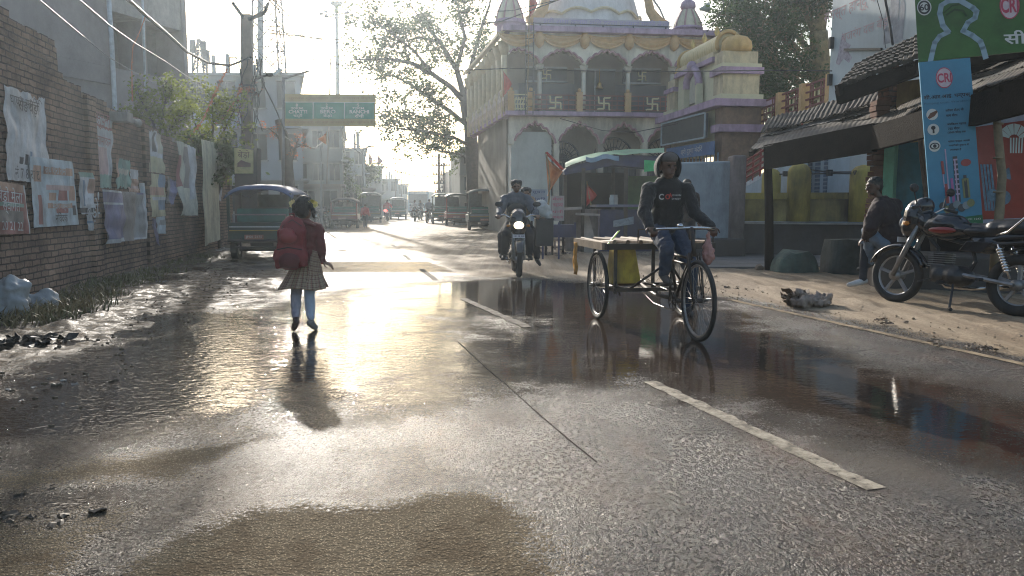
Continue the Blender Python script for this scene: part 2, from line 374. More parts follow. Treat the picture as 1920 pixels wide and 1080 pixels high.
def ground_obj(name, sel, label=None):
    q = quads[sel].reshape(-1, 4); used, inv = np.unique(q, return_inverse=True); q = inv.reshape(-1, 4)
    me = bpy.data.meshes.new(name); v = V[used]
    me.vertices.add(len(v)); me.vertices.foreach_set('co', v.ravel().astype(np.float32))
    me.loops.add(q.size); me.loops.foreach_set('vertex_index', q.ravel().astype(np.int32))
    me.polygons.add(len(q)); me.polygons.foreach_set('loop_start', np.arange(0, q.size, 4, dtype=np.int32)); me.polygons.foreach_set('loop_total', np.full(len(q), 4, np.int32))
    me.update(calc_edges=True); me.validate(); me.polygons.foreach_set('use_smooth', [True]*len(me.polygons))
    for n, a in (('water', water), ('sand', sand), ('mud', mud), ('ripple', ripple)):
        at = me.attributes.new(n, 'FLOAT', 'POINT'); at.data.foreach_set('value', a.reshape(-1)[used].astype(np.float32))
    me.materials.append(GM); o = bpy.data.objects.new(name, me); col.objects.link(o); return tag(o, kind='structure')
ground_obj('road', side == 0); ground_obj('sandy_verge', side == 1); ground_obj('muddy_verge', side == 2)
g = MB(); g.add([(-1500,-300,-.12),(1500,-300,-.12),(1500,2500,-.12),(-1500,2500,-.12)], [(0,1,2,3)])
tag(g.build('ground', mat('far_soil', (.2,.16,.11), .9, bump=.3, bs=3)), kind='structure')
# markings (real paint, a few mm thick)
pm = mat('road_paint', (.33,.28,.21), .7, var=.3, vs=30, c2=(.5,.44,.34), dirt=1., spec=.25)
t_ = pm.node_tree; b_ = t_.nodes['Principled BSDF']; n_ = t_.nodes.new('ShaderNodeTexNoise'); n_.inputs['Scale'].default_value = 38; n_.inputs['Detail'].default_value = 6; n_.inputs['Roughness'].default_value = .8
tc_ = t_.nodes.new('ShaderNodeTexCoord'); t_.links.new(tc_.outputs['Object'], n_.inputs['Vector']); r_ = t_.nodes.new('ShaderNodeValToRGB'); r_.color_ramp.elements[0].position = .32; r_.color_ramp.elements[1].position = .44; t_.links.new(n_.outputs[0], r_.inputs[0]); t_.links.new(r_.outputs[0], b_.inputs['Alpha'])
def stripe(a, b, w0, w1, n=40, z=.004):
    a = Vector(a); b = Vector(b); d = (b-a).normalized(); s = Vector((d.y, -d.x, 0)); rows = []
    for i in range(n+1):
        p = a.lerp(b, i/n); ww = (w0+(w1-w0)*i/n)/2
        j = random.Random(i*7+int(a.y*10)).uniform(-.13, .13)*w0
        rows.append([p-s*(ww+j)+Vector((0, 0, z)), p+s*(ww-j*.5)+Vector((0, 0, z))])
    return rows
lb = MB()
for (a, b) in (((1219,716),(1642,918)), ((868,560),(990,614)), ((790,505),(818,526)), ((757,478),(769,488)), ((735,459),(741,463))):
    lb.grid(stripe(G(*a), G(*b), .1, .1)); tag(lb.build('lane_marking', pm if a[0] == 1219 else mat('worn_paint', (.12,.105,.085), .8, var=.5, vs=25, c2=(.26,.23,.19), dirt=1., spec=.1)), kind='structure'); lb = MB()
lb = MB(); pr = None
ys = [4.5, 5.2, 5.9, 6.6, 7.4, 8.2, 9.0, 9.8]
for i in range(len(ys)-1):
    a = Vector((redge(ys[i])-.02, ys[i], 0)); b = Vector((redge(ys[i+1])-.02, ys[i+1], 0)); lb.grid(stripe(a, b, .09, .09, 8, .006))
tag(lb.build('edge_marking', mat('dusty_paint', (.26,.19,.12), .9, var=.3, vs=14, c2=(.42,.33,.22), dirt=.9, spec=.1)), kind='structure')
lb = MB()
pts = [G(858,640), G(905,684), G(950,722), G(1010,777), G(1070,828), G(1120,868)]
for i in range(len(pts)-1): lb.grid(stripe(pts[i]+Vector((0,0,0)), pts[i+1], .009, .009, 4, .0025))
tag(lb.build('road_seam', mat('tar_seam', (.04,.035,.03), .95, spec=.02)), kind='structure')
# ---------------------------------------------------------------- left brick wall with posters
def brick_mat(name, c1, c2, mortar, scale=1., bumpd=.02):
    m = bpy.data.materials.new(name); m.use_nodes = True; t = m.node_tree; N = t.nodes; L = t.links; b = N['Principled BSDF']
    tc = N.new('ShaderNodeTexCoord'); sp = N.new('ShaderNodeSeparateXYZ'); cb = N.new('ShaderNodeCombineXYZ')
    L.new(tc.outputs['Object'], sp.inputs[0]); L.new(sp.outputs[0], cb.inputs[0]); L.new(sp.outputs[2], cb.inputs[1])
    wn = N.new('ShaderNodeTexNoise'); wn.inputs['Scale'].default_value = 5; wn.inputs['Detail'].default_value = 4; L.new(tc.outputs['Object'], wn.inputs['Vector'])
    mx = N.new('ShaderNodeMix'); mx.data_type = 'RGBA'; mx.blend_type = 'LINEAR_LIGHT'; mx.inputs[0].default_value = .018; L.new(cb.outputs[0], mx.inputs[6]); L.new(wn.outputs['Color'], mx.inputs[7])
    br = N.new('ShaderNodeTexBrick'); L.new(mx.outputs[2], br.inputs['Vector'])
    br.inputs['Scale'].default_value = 1; br.inputs['Brick Width'].default_value = .235*scale; br.inputs['Row Height'].default_value = .083*scale
    br.inputs['Mortar Size'].default_value = .011*scale; br.inputs['Mortar Smooth'].default_value = .35; br.inputs['Bias'].default_value = 0
    br.inputs['Color1'].default_value = (*c1, 1); br.inputs['Color2'].default_value = (*c2, 1); br.inputs['Mortar'].default_value = (*mortar, 1)
    n = N.new('ShaderNodeTexNoise'); n.inputs['Scale'].default_value = 1.1; n.inputs['Detail'].default_value = 8; n.inputs['Roughness'].default_value = .7; L.new(tc.outputs['Object'], n.inputs['Vector'])
    rp = N.new('ShaderNodeValToRGB'); rp.color_ramp.elements[0].position = .35; rp.color_ramp.elements[1].position = .68
    rp.color_ramp.elements[0].color = (.35, .34, .36, 1); rp.color_ramp.elements[1].color = (1.25, 1.15, 1.05, 1); L.new(n.outputs[0], rp.inputs[0])
    ml = N.new('ShaderNodeMix'); ml.data_type = 'RGBA'; ml.blend_type = 'MULTIPLY'; ml.inputs[0].default_value = 1; L.new(br.outputs[0], ml.inputs[6]); L.new(rp.outputs[0], ml.inputs[7])
    L.new(ml.outputs[2], b.inputs['Base Color']); b.inputs['Roughness'].default_value = .9; b.inputs['Specular IOR Level'].default_value = .2
    n2 = N.new('ShaderNodeTexNoise'); n2.inputs['Scale'].default_value = 28; n2.inputs['Detail'].default_value = 6; L.new(tc.outputs['Object'], n2.inputs['Vector'])
    n4 = N.new('ShaderNodeTexNoise'); n4.inputs['Scale'].default_value = 7; n4.inputs['Detail'].default_value = 3; L.new(tc.outputs['Object'], n4.inputs['Vector'])
    s1 = N.new('ShaderNodeMath'); s1.operation = 'MULTIPLY_ADD'; L.new(br.outputs['Fac'], s1.inputs[0]); s1.inputs[1].default_value = -1.0
    s2 = N.new('ShaderNodeMath'); s2.operation = 'MULTIPLY_ADD'; L.new(n4.outputs[0], s2.inputs[0]); s2.inputs[1].default_value = 1.3; L.new(n2.outputs[0], s2.inputs[2]); L.new(s2.outputs[0], s1.inputs[2])
    bp = N.new('ShaderNodeBump'); bp.inputs['Distance'].default_value = bumpd; bp.inputs['Strength'].default_value = .9; L.new(s1.outputs[0], bp.inputs['Height']); L.new(bp.outputs[0], b.inputs['Normal'])
    return m
W0 = G(0, 580, -.02); W1 = G(430, 463, -.02); WD = (W1-W0); WD.z = 0; WD.normalize(); WN = Vector((WD.y, -WD.x, 0))
def WP(px, py, off=.0): return on_plane(px, py, W0, WD)+WN*off
def wall_local(p): d = Vector(p)-W0; return d.dot(WD), d.z
wall = thing('brick_wall', 'old dark brick boundary wall covered with torn posters on the left roadside', 'wall', (W0.x, W0.y, 0), math.atan2(WD.y, WD.x))
prof = [(-7, 3.7), (-3, 3.65)]
for a in ((0,22),(18,38),(33,46),(50,55),(62,64),(78,73),(90,80),(103,92),(107,112),(109,136),(118,150),(133,160),(152,173),(157,177),(180,190),(205,203),(232,214),(265,230),(290,246),(320,264),(350,286),(385,304),(412,318),(430,330)):
    q = WP(*a); s_, z_ = wall_local(q); prof.append((s_, z_+.02))
pr2 = []
rnd = random.Random(3)
for i in range(len(prof)-1):
    (a, za), (b, zb) = prof[i], prof[i+1]; n = max(1, int((b-a)/.12))
    for k in range(n):
        z = za+(zb-za)*k/n; pr2.append((a+(b-a)*k/n, round(z/.083)*.083+rnd.uniform(-.012, .012)))
pr2.append(prof[-1])
mb = MB()
for i in range(len(pr2)-1):
    a, za = pr2[i]; b, _ = pr2[i+1]
    mb.add([(a,0,-.1),(b,0,-.1),(b,0,za),(a,0,za),(a,.24,-.1),(b,.24,-.1),(b,.24,za),(a,.24,za)], [(0,1,2,3),(5,4,7,6),(3,2,6,7),(0,3,7,4),(1,5,6,2)])
bm_ = brick_mat('old_brick', (.27,.205,.17), (.40,.29,.23), (.09,.075,.065))
mb.build('brick_face', bm_, wall, world=False)
mb = MB()
for px, top, w_ in ((163,180,.36),(268,232,.3),(428,325,.34)):
    s_, z_ = wall_local(WP(px, top)); mb.span((s_-w_/2, -.06, -.1), (s_+w_/2, -.001, z_-.03)); 
mb.build('pilaster', bm_, wall, world=False)
s_, z_ = wall_local(WP(210, 222)); mb = MB(); mb.box((s_, -.15, z_), (.32, .28, .16)); mb.tube([(s_+.1, -.2, z_), (s_+.35, -.3, z_-.05)], .05); mb.sphere((s_+.38,-.3,z_-.05), .07)
tag(mb.build('junction_box', mat('box_grey', (.4,.38,.35), .7, dirt=.6), None), 'small grey box with a pipe stub fixed near the top of the brick wall', 'box')
o = bpy.data.objects['junction_box']; o.location = wall.location; o.rotation_euler = wall.rotation_euler
# posters: a cloth sheet with creases, in coloured fields, hung on the wall
def poster(label, quad, pal, fn, wr=.012, seed=0, off=.03, group=None, texts=(), n=26, ragged=.0, cat='poster', folds=0):
    rd = random.Random(seed); c = [WP(*q, off) for q in quad]; rows = []
    for i in range(n+1):
        v = i/n; row = []
        for k in range(n+1):
            u = k/n; p = c[0].lerp(c[1], u).lerp(c[3].lerp(c[2], u), v)
            z = mnoise.noise(Vector((u*3+seed*7, v*3, seed)))*wr*2+mnoise.noise(Vector((u*9, v*4+seed, 3)))*wr
            if folds: z += math.sin(u*folds*6.28+v*2+seed)*wr*1.2*(.3+v)
            sag = Vector((0, 0, -1))*ragged*abs(mnoise.noise(Vector((u*7, seed+5, 0))))*(1-v)-Vector((0, 0, -1))*ragged*abs(mnoise.noise(Vector((u*6, seed+9, 0))))*v
            row.append(p+WN*max(-.6*off, z)+sag+WD*mnoise.noise(Vector((v*5, seed, u)))*ragged*.8)
        rows.append(row)
    mb = MB(); mb.grid(rows, 0, fn)
    rx = (c[1]-c[0]); up = (c[0]-c[3]); cc = (c[0]+c[1]+c[2]+c[3])/4
    for (tx, u, v, w_, mi) in texts:
        o_ = c[0].lerp(c[1], u).lerp(c[3].lerp(c[2], u), v)+WN*(wr*1.6+.006)
        mb.text(tx, o_, rx, up, w=rx.length*w_, mi=mi)
    o = mb.build('poster', pal, None); tag(o, label, cat, group); return o
def pc(name, c, **k):
    g_ = sum(c)/3; c = tuple(x*.62+g_*.38+.03 for x in c); return mat('poster_'+name, c, .55, var=.18, vs=9, dirt=.45, **k)
pW, pLB, pOR, pRD, pPK, pGN, pYL, pPU, pBR, pGY, pDK, pBL, pCR = pc('white', (.58,.6,.62)), pc('pale_blue', (.42,.55,.62)), pc('orange', (.55,.27,.14)), pc('red', (.42,.09,.07)), pc('pink', (.58,.36,.34)), pc('green', (.22,.42,.33)), pc('yellow', (.6,.55,.28)), pc('purple', (.2,.17,.34)), pc('brown', (.3,.24,.2)), pc('grey', (.34,.34,.34)), pc('ink', (.05,.05,.06)), pc('blue', (.15,.28,.45)), pc('cream', (.6,.58,.42))
def blk(rects, d=0):
    def f(u, v):
        for (a, b, c_, d_, m) in rects:
            if a <= u <= c_ and b <= v <= d_: return m
        return d
    return f
G_ = 'torn posters pasted on the brick wall'
poster('large torn white poster with faded black lettering, highest at the left end of the wall', [(2,158),(80,184),(87,346),(10,338)], [pW, pDK, pBL], blk([(.42,.68,.5,.82,1),(.52,.66,.58,.8,2),(.3,.74,.4,.8,1)]), .016, 1, group=G_, ragged=.09, texts=(('घाघरा समिति', .45, .12, .78, 1),('रोड बेड़ो', .5, .17, .5, 1),('नं 7 8 रा ट', .4, .9, .6, 1)))
poster('pale blue poster with orange and pink picture blocks, overlapping the large white one', [(47,293),(127,303),(140,421),(54,427)], [pLB, pOR, pPK, pRD, pDK, pGN], blk([(.28,.12,.95,.22,1),(.3,.38,.85,.46,2),(.36,.5,.52,.62,1),(.58,.46,.76,.6,3),(.8,.4,.95,.6,1),(.3,.66,.9,.74,1),(.5,.74,.75,.82,3),(.12,.55,.2,.95,3),(.06,.12,.24,.34,1),(.9,.7,.96,.86,4)]), .014, 2, off=.06, group=G_, texts=(('जय श्री राम', .5, .17, .5, 0),('मंदिर निर्माण', .58, .7, .45, 0),('निवेदक', .55, .87, .3, 4)))
poster('faded red poster with rows of white lettering, lowest at the left edge of the photo', [(-30,336),(38,348),(49,438),(-26,440)], [pRD, pOR, pW, pBR, pGN], blk([(0,.0,.95,.14,1),(0,.38,.9,.46,4),(0,.55,.85,.75,3),(.96,0,1,1,2)]), .01, 3, off=.05, group=G_, texts=(('बेड़ो मेला', .5, .26, .7, 2),('स्वागत', .5, .5, .5, 2),('20 21 22', .5, .84, .6, 2)))
poster('tall peeling white and pink poster in the middle of the brick wall', [(163,209),(208,226),(206,355),(177,352)], [pW, pPK, pGN, pRD], blk([(0,.1,1,.14,3),(0,.44,.75,.8,1),(0,.82,1,1,2)]), .014, 4, group=G_, ragged=.07, texts=(('सूचना', .5, .08, .6, 3),('नामांकन', .5, .33, .6, 3)))
poster('blue and white poster with a dark lower band, left of the purple one', [(139,322),(177,325),(178,401),(143,402)], [pW, pBL, pDK, pOR, pGN], blk([(0,0,1,.12,4),(.1,.18,.3,.8,1),(.5,.15,.75,.5,3),(0,.84,1,.97,2)]), .016, 5, off=.06, group=G_, folds=2, texts=(('बेड़ो', .55, .9, .6, 0),))
poster('small blue white scrap of poster hanging under the blue and white one', [(155,403),(177,402),(178,433),(160,432)], [pW, pBL], blk([(0,.4,1,.55,1)]), .01, 6, off=.05, group=G_)
poster('purple half of a sagging banner, its right half turned brown and grey', [(178,355),(259,362),(263,447),(182,459)], [pPU, pBR, pGY, pW, pBL], blk([(.0,.0,.5,.05,3),(.5,0,.75,1,1),(.76,.05,.98,.95,2),(.98,0,1,1,3),(.0,.25,.42,.28,3),(0,.94,1,1,3)]), .035, 7, off=.1, group=G_, folds=3)
poster('green and orange poster with a rounded top, right of the tall pink one', [(212,295),(236,299),(239,353),(211,356)], [pGN, pOR, pCR, pW], blk([(0,0,.2,.6,1),(.2,.35,.9,.55,2)]), .016, 8, off=.06, group=G_, ragged=.09)
poster('small square white notice above the little orange one', [(241,317),(256,319),(256,337),(241,336)], [pW, pDK], blk([]), .006, 9, group=G_)
poster('little faded orange notice under the small white square', [(235,334),(256,336),(257,362),(238,362)], [pOR, pPK], blk([(0,.5,1,.7,1)]), .01, 10, group=G_)
poster('narrow white strip of paper between the purple banner and the yellow poster', [(258,343),(268,343),(273,398),(264,399)], [pW, pLB], blk([(.2,.1,.8,.9,1)]), .006, 11, group=G_)
poster('tattered white poster above the yellow and red one, right of the middle', [(272,238),(300,251),(303,326),(273,323)], [pW, pCR, pDK, pYL], blk([(.4,.05,.55,.5,2),(.0,.6,1,1,3),(.6,.0,1,.5,1)]), .022, 12, group=G_, ragged=.09, folds=2)
poster('yellow red and blue poster under the tattered white one', [(272,324),(303,328),(305,405),(278,407)], [pYL, pRD, pBL, pW, pOR], blk([(0,.3,.9,.5,4),(.6,.0,1,.3,2),(.1,.55,1,.6,3),(.5,.6,1,.85,2)]), .016, 13, off=.06, group=G_)
poster('twisted brown and mauve strip of cloth beside the yellow and red poster', [(303,329),(320,338),(317,385),(306,380)], [pBR, pPU], blk([(.5,0,1,1,1)]), .04, 14, off=.08, group=G_, folds=1, ragged=.1)
poster('small blue grey poster low on the wall under the yellow and red one', [(290,407),(307,405),(309,438),(292,438)], [pLB, pGY], blk([(.3,.2,1,.5,1)]), .012, 15, group=G_)
poster('torn mauve pennant of plastic hanging low on the wall', [(276,408),(285,410),(293,461),(288,455)], [pPU, pW], blk([]), .02, 16, off=.06, group=G_, ragged=.05)
poster('white and beige crumpled cloth banner left of the tall pale yellow banner', [(325,263),(362,278),(364,404),(331,405)], [pCR, pW, pBR, pRD], blk([(.35,.05,.5,.6,2),(.5,0,.95,.75,1),(0,.2,.12,.6,3)]), .04, 17, off=.08, group=G_, folds=3, ragged=.08)
poster('small white paper patch right of the tall pale yellow banner', [(398,321),(415,322),(413,380),(400,375)], [pW, pGY], blk([(0,.4,1,.6,1)]), .015, 18, group=G_, ragged=.12)
poster('tall plain pale yellow banner near the far end of the brick wall', [(366,261),(398,269),(401,449),(371,462)], [pc('pale_yellow', (.58,.56,.34))], None, .02, 19, off=.14, cat='banner', folds=1, n=18)
# ---------------------------------------------------------------- grey concrete building behind the wall
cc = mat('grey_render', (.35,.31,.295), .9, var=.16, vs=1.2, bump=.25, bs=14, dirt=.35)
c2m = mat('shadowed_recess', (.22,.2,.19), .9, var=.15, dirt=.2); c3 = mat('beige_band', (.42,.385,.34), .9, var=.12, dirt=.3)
B1 = P(357, 300, 24); B1.z = 0; BD = Vector((-.345, -1, 0)).normalized(); BN = Vector((-BD.y, BD.x, 0))
if BN.x < 0: BN = -BN
ang = math.atan2(BD.y, BD.x)
bl = thing('apartment_building', 'tall grey concrete building with recessed balconies behind the brick wall', 'building', (B1.x, B1.y, 0), 0)
def BP(px, py, off=0): return on_plane(px, py, B1, BD)+BN*off
Ht = 8.3; Lb = 14
def bwall(a, b, z0, z1, o0, o1, name, m, **k):
    mb = MB(); p = B1+BD*a; q = B1+BD*b
    mb.prism([p+BN*o0+Vector((0,0,z0)), q+BN*o0+Vector((0,0,z0)), q+BN*o1+Vector((0,0,z0)), p+BN*o1+Vector((0,0,z0))], (0, 0, z1-z0)); return mb.build(name, m, bl)
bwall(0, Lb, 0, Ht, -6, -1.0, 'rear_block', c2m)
def sz(px, py): p = BP(px, py); return (p-B1).dot(BD), p.z
bwall(0, Lb, 0, sz(355,150)[1]-.1, -.998, 0, 'lower_wall', cc)
s2 = sz(206, 100)[0]
bwall(s2, Lb, sz(355,150)[1]-.097, Ht, -.998, .003, 'front_wall', cc)
bwall(0, s2-.003, sz(355,62)[1], Ht+.05, -.998, -.03, 'upper_band', c3)
bwall(-.05, .12, 0, Ht+.02, -1.0, .03, 'corner_pier', cc)
bwall(s2*.5, s2*.5+.16, 0, Ht, -1.0, -.12, 'pier', cc)
mb = MB(); s_, z_ = sz(0, 25); mb.bar(B1+BD*s2+BN*.02+Vector((0,0,z_-1.15)), B1+BD*Lb+BN*.02+Vector((0,0,z_-1.15)), .07, .05); mb.build('ledge', cc, bl)
mb = MB()
for k in range(6): p = B1+BD*(.15+k*.2)-BN*.4+Vector((0,0,Ht)); mb.tube([p, p+Vector((.03*k-.05, 0, .5+.1*(k % 3)))], .012, 5)
mb.build('reinforcing_bar', mat('rusty_steel', (.12,.07,.05), .8), bl)
mb = MB(); mb.tube([BP(196,-20,.12), BP(203,80,.12), BP(209,205,.12), BP(211,320,.12)], .06, 10); tag(mb.build('drain_pipe', mat('pale_pipe', (.5,.53,.56), .4), smooth=True), 'thick pale grey plastic pipe running up the grey concrete building', 'pipe')
mb = MB(); mb.tube([BP(261,-20,.1), BP(264,60,.1), BP(268,190,.1)], .032, 8); tag(mb.build('drain_pipe', mat('pale_pipe', (.5,.53,.56), .4), smooth=True), 'thinner grey pipe to the right of the thick one on the concrete building', 'pipe')
# ---------------------------------------------------------------- street buildings in the haze on the left
def far_building(label, x0, x1, ytop, Y, depth, c, name='building', wins=(2, 3), slope=0, extras=0, seed=1, group='buildings along the far left side of the street', dirx=-.17, base=None, cat='building', railing=False):
    rd = random.Random(seed); a = P(x0, ytop, Y); b = P(x1, ytop, Y+slope); H = a.z
    t = thing(name, label, cat, ((a.x+b.x)/2, (a.y+b.y)/2, 0), 0, group)
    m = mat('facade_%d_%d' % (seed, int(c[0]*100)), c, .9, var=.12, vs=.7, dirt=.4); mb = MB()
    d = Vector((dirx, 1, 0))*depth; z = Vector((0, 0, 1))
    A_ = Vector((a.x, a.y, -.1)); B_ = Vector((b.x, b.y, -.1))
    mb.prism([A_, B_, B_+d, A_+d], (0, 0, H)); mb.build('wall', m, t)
    u = (B_-A_).normalized(); fn = Vector((u.y, -u.x, 0)); W_ = (B_-A_).length
    mb = MB(); mb.bar(A_+z*(H+.03)+fn*.05, B_+z*(H+.03)+fn*.05, .3, .14); mb.bar(B_+z*(H+.03)+u*.05, B_+d+z*(H+.03)+u*.05, .3, .14); mb.build('parapet', m, t)
    dk = mat('dark_window', (.03,.035,.04), .25); fr = mat('window_frame_paint', (.3,.3,.28), .6)
    cols_, rows_ = wins
    for side_ in (0, 1):
        o0 = A_ if side_ == 0 else B_; uu_ = u if side_ == 0 else d.normalized(); nn = fn if side_ == 0 else Vector((uu_.y, -uu_.x, 0)); LL = W_ if side_ == 0 else d.length
        nc_ = cols_ if side_ == 0 else max(2, int(LL/3.2))
        for r_ in range(rows_):
            for k in range(nc_):
                cx_ = LL*(k+.5)/nc_; cz = .2+H*(r_+.55)/rows_; ww = min(.55, LL/nc_*.3); hh = min(.65, H/rows_*.25)
                p = o0+uu_*cx_+z*cz+nn*.012; mb = MB(); mb.bar(p-uu_*ww, p+uu_*ww, .05, hh*2, up=z); wo = mb.build('window', dk, t)
                mb = MB(); q = p+nn*.03
                mb.bar(q-uu_*(ww+.05)+z*(hh+.04), q+uu_*(ww+.05)+z*(hh+.04), .08, .07); mb.bar(q-uu_*(ww+.05)-z*(hh+.04), q+uu_*(ww+.05)-z*(hh+.04), .12, .07)
                mb.bar(q-z*hh, q+z*hh, .04, .04, up=u); mb.build('window_frame', fr, wo)
        for r_ in range(1, rows_):
            zz = H*r_/rows_; mb = MB(); mb.bar(o0+z*zz+nn*.15, o0+uu_*LL+z*zz+nn*.15, .4, .1); mb.build('chajja', m, t)
    if extras:
        mb = MB()
        for k in range(extras):
            p = A_+(B_-A_)*rd.uniform(.05, .95)+d*.1+z*H; h = rd.uniform(.6, 1.6); mb.bar(p, p+z*h, .16, .16)
        mb.build('column_stub', m, t)
    if railing:
        mb = MB(); mb.tube([A_+z*(H+.9), B_+z*(H+.9)], .03, 5)
        for k in range(9): p = A_.lerp(B_, k/8); mb.tube([p+z*H, p+z*(H+.9)], .02, 5)
        mb.build('railing', fr, t)
    return t
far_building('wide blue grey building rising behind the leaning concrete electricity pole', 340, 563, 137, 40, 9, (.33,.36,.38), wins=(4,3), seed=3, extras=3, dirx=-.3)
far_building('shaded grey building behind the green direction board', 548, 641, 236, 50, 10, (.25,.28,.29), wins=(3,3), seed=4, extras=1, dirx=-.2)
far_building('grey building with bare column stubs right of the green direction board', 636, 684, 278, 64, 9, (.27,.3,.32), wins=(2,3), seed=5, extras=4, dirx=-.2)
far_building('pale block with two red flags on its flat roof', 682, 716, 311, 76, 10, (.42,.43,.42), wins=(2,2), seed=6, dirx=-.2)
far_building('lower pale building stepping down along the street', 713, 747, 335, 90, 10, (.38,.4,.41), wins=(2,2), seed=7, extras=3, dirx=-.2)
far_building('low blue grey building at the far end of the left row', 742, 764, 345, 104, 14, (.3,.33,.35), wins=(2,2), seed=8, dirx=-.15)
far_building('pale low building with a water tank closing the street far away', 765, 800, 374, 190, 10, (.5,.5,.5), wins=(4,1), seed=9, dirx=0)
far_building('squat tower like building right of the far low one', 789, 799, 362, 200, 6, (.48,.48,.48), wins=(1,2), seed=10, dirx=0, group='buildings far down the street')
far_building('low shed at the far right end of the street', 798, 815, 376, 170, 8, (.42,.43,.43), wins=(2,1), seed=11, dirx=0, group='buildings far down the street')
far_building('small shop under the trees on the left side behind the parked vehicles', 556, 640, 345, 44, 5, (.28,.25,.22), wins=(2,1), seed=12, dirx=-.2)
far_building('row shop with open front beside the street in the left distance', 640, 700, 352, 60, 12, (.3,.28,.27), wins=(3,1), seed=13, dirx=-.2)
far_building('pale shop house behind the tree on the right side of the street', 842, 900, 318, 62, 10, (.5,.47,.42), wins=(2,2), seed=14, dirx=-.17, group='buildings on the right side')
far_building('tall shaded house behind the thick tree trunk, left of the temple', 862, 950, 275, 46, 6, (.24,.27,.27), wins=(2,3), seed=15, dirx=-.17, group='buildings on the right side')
# weeds, sacks and rubbish at the foot of the wall
def weeds(name, label, spots, c, h, nb, seed, kind=None):
    rd = random.Random(seed); mb = MB()
    for (p, rad) in spots:
        for _ in range(nb):
            a = rd.uniform(0, 6.28); r_ = rad*math.sqrt(rd.random()); q = p+Vector((math.cos(a)*r_, math.sin(a)*r_*.8, -.03)); l = h*rd.uniform(.4, 1.1)
            d = Vector((rd.uniform(-.5, .5), rd.uniform(-.5, .5), 1)).normalized()*l; s_ = Vector((rd.uniform(-1, 1), rd.uniform(-1, 1), 0)).normalized()*.008
            e = q+d+Vector((d.x*.6, d.y*.6, -l*.15)); m_ = q+d*.6; mb.add([q-s_, q+s_, m_+s_, m_-s_, e], [(0,1,2,3), (3,2,4)])
    o = mb.build(name, mat('weed_'+str(seed), c, .7, var=.4, vs=20)); return tag(o, label, None, None, 'stuff')
sp = []
for px, py in ((120,590),(150,575),(180,560),(200,545),(215,540),(240,535),(225,530),(260,522),(300,512),(350,497),(390,485),(70,600),(30,606)): sp.append((G(px, py), .45))
weeds('grass', None, sp, (.11,.11,.045), .22, 120, 21, 'stuff')
weeds('dry_weeds', None, [(G(px,py), .4) for px, py in ((60,600),(100,590),(20,610),(130,580),(170,560))], (.2,.16,.08), .28, 120, 22)
sk = mat('sack_plastic', (.33,.36,.38), .55, var=.15, bump=.5, bs=9, dirt=.25)
def sack(label, px, py, s, seed, rot=0):
    t = thing('sack', label, 'sack', G(px, py), rot, 'white sacks dumped at the foot of the brick wall')
    sh = [('e', (0,0,.22*s), (.34*s,.26*s,.24*s)), ('e', (.12*s,.02,.34*s), (.2*s,.18*s,.2*s)), ('c', (-.2*s,0,.3*s), .16*s, (-.36*s,.03,.44*s), .06*s, 10)]
    blob('sack_body', sh, sk, t, .02, 3, disp=.16*s, dscale=.12); mb = MB(); mb.tube([(-.3*s,-.03,.36*s),(-.29*s,.05,.42*s),(-.31*s,.08,.38*s)], .012, 5); mb.build('tie', mat('rope', (.3,.25,.15), .9), t, world=False)
sack('big white plastic sack slumped at the left edge by the brick wall', 4, 600, .85, 1)
sack('smaller crumpled white bag right of the big sack', 82, 586, .5, 2, .7)
def rubbish(name, label, p, rad, n, c, seed, cat='rubbish', hh=.05, sc=1):
    rd = random.Random(seed); mb = MB()
    for _ in range(n):
        a = rd.uniform(0, 6.28); r_ = rad*rd.random(); q = p+Vector((math.cos(a)*r_, math.sin(a)*r_, rd.uniform(0, hh)))
        s = rd.uniform(.03, .11)*sc; rot = Matrix.Rotation(rd.uniform(0, 6.28), 3, 'Z') @ Matrix.Rotation(rd.uniform(-.7, .7), 3, 'X')
        rows = [[q+rot @ Vector(((k-1.5)*s*.6, (i-1.5)*s*.4, mnoise.noise(Vector((k*.9+seed, i*.8+_, 0)))*s*.7)) for k in range(4)] for i in range(4)]
        mb.grid(rows)
    return tag(mb.build(name, mat('rubbish_'+str(seed), c, .6, var=.6, vs=12)), label, cat)
rubbish('rubbish_pile', 'black sodden rubbish and leaves lying in the muddy water on the left', G(50,648), .38, 60, (.02,.018,.015), 31)
rubbish('rubbish_pile', 'scattered litter along the foot of the wall behind the auto rickshaw', G(425,470), .8, 50, (.35,.33,.3), 32)
rubbish('rubbish_pile', 'dark litter between the two white sacks', G(62,592), .3, 40, (.1,.08,.06), 33)

for i, (px, py, rad, n, cc_, l) in enumerate(((130,612,.7,46,(.16,.13,.1),'wet litter scattered on the muddy left verge below the white bags'),(230,585,.8,50,(.12,.1,.08),'dark sodden leaves strewn along the left mud'),(330,540,.9,50,(.2,.17,.14),'litter along the wet left verge before the rickshaw'),(60,730,.6,16,(.3,.28,.25),'pale bits of straw and twigs floating in the left puddle'),(20,960,.35,20,(.06,.045,.03),'dark lumps of mud in the lower left corner'))):
    rubbish('litter', l, G(px, py), rad, n, cc_, 70+i, 'litter', .01, .35)
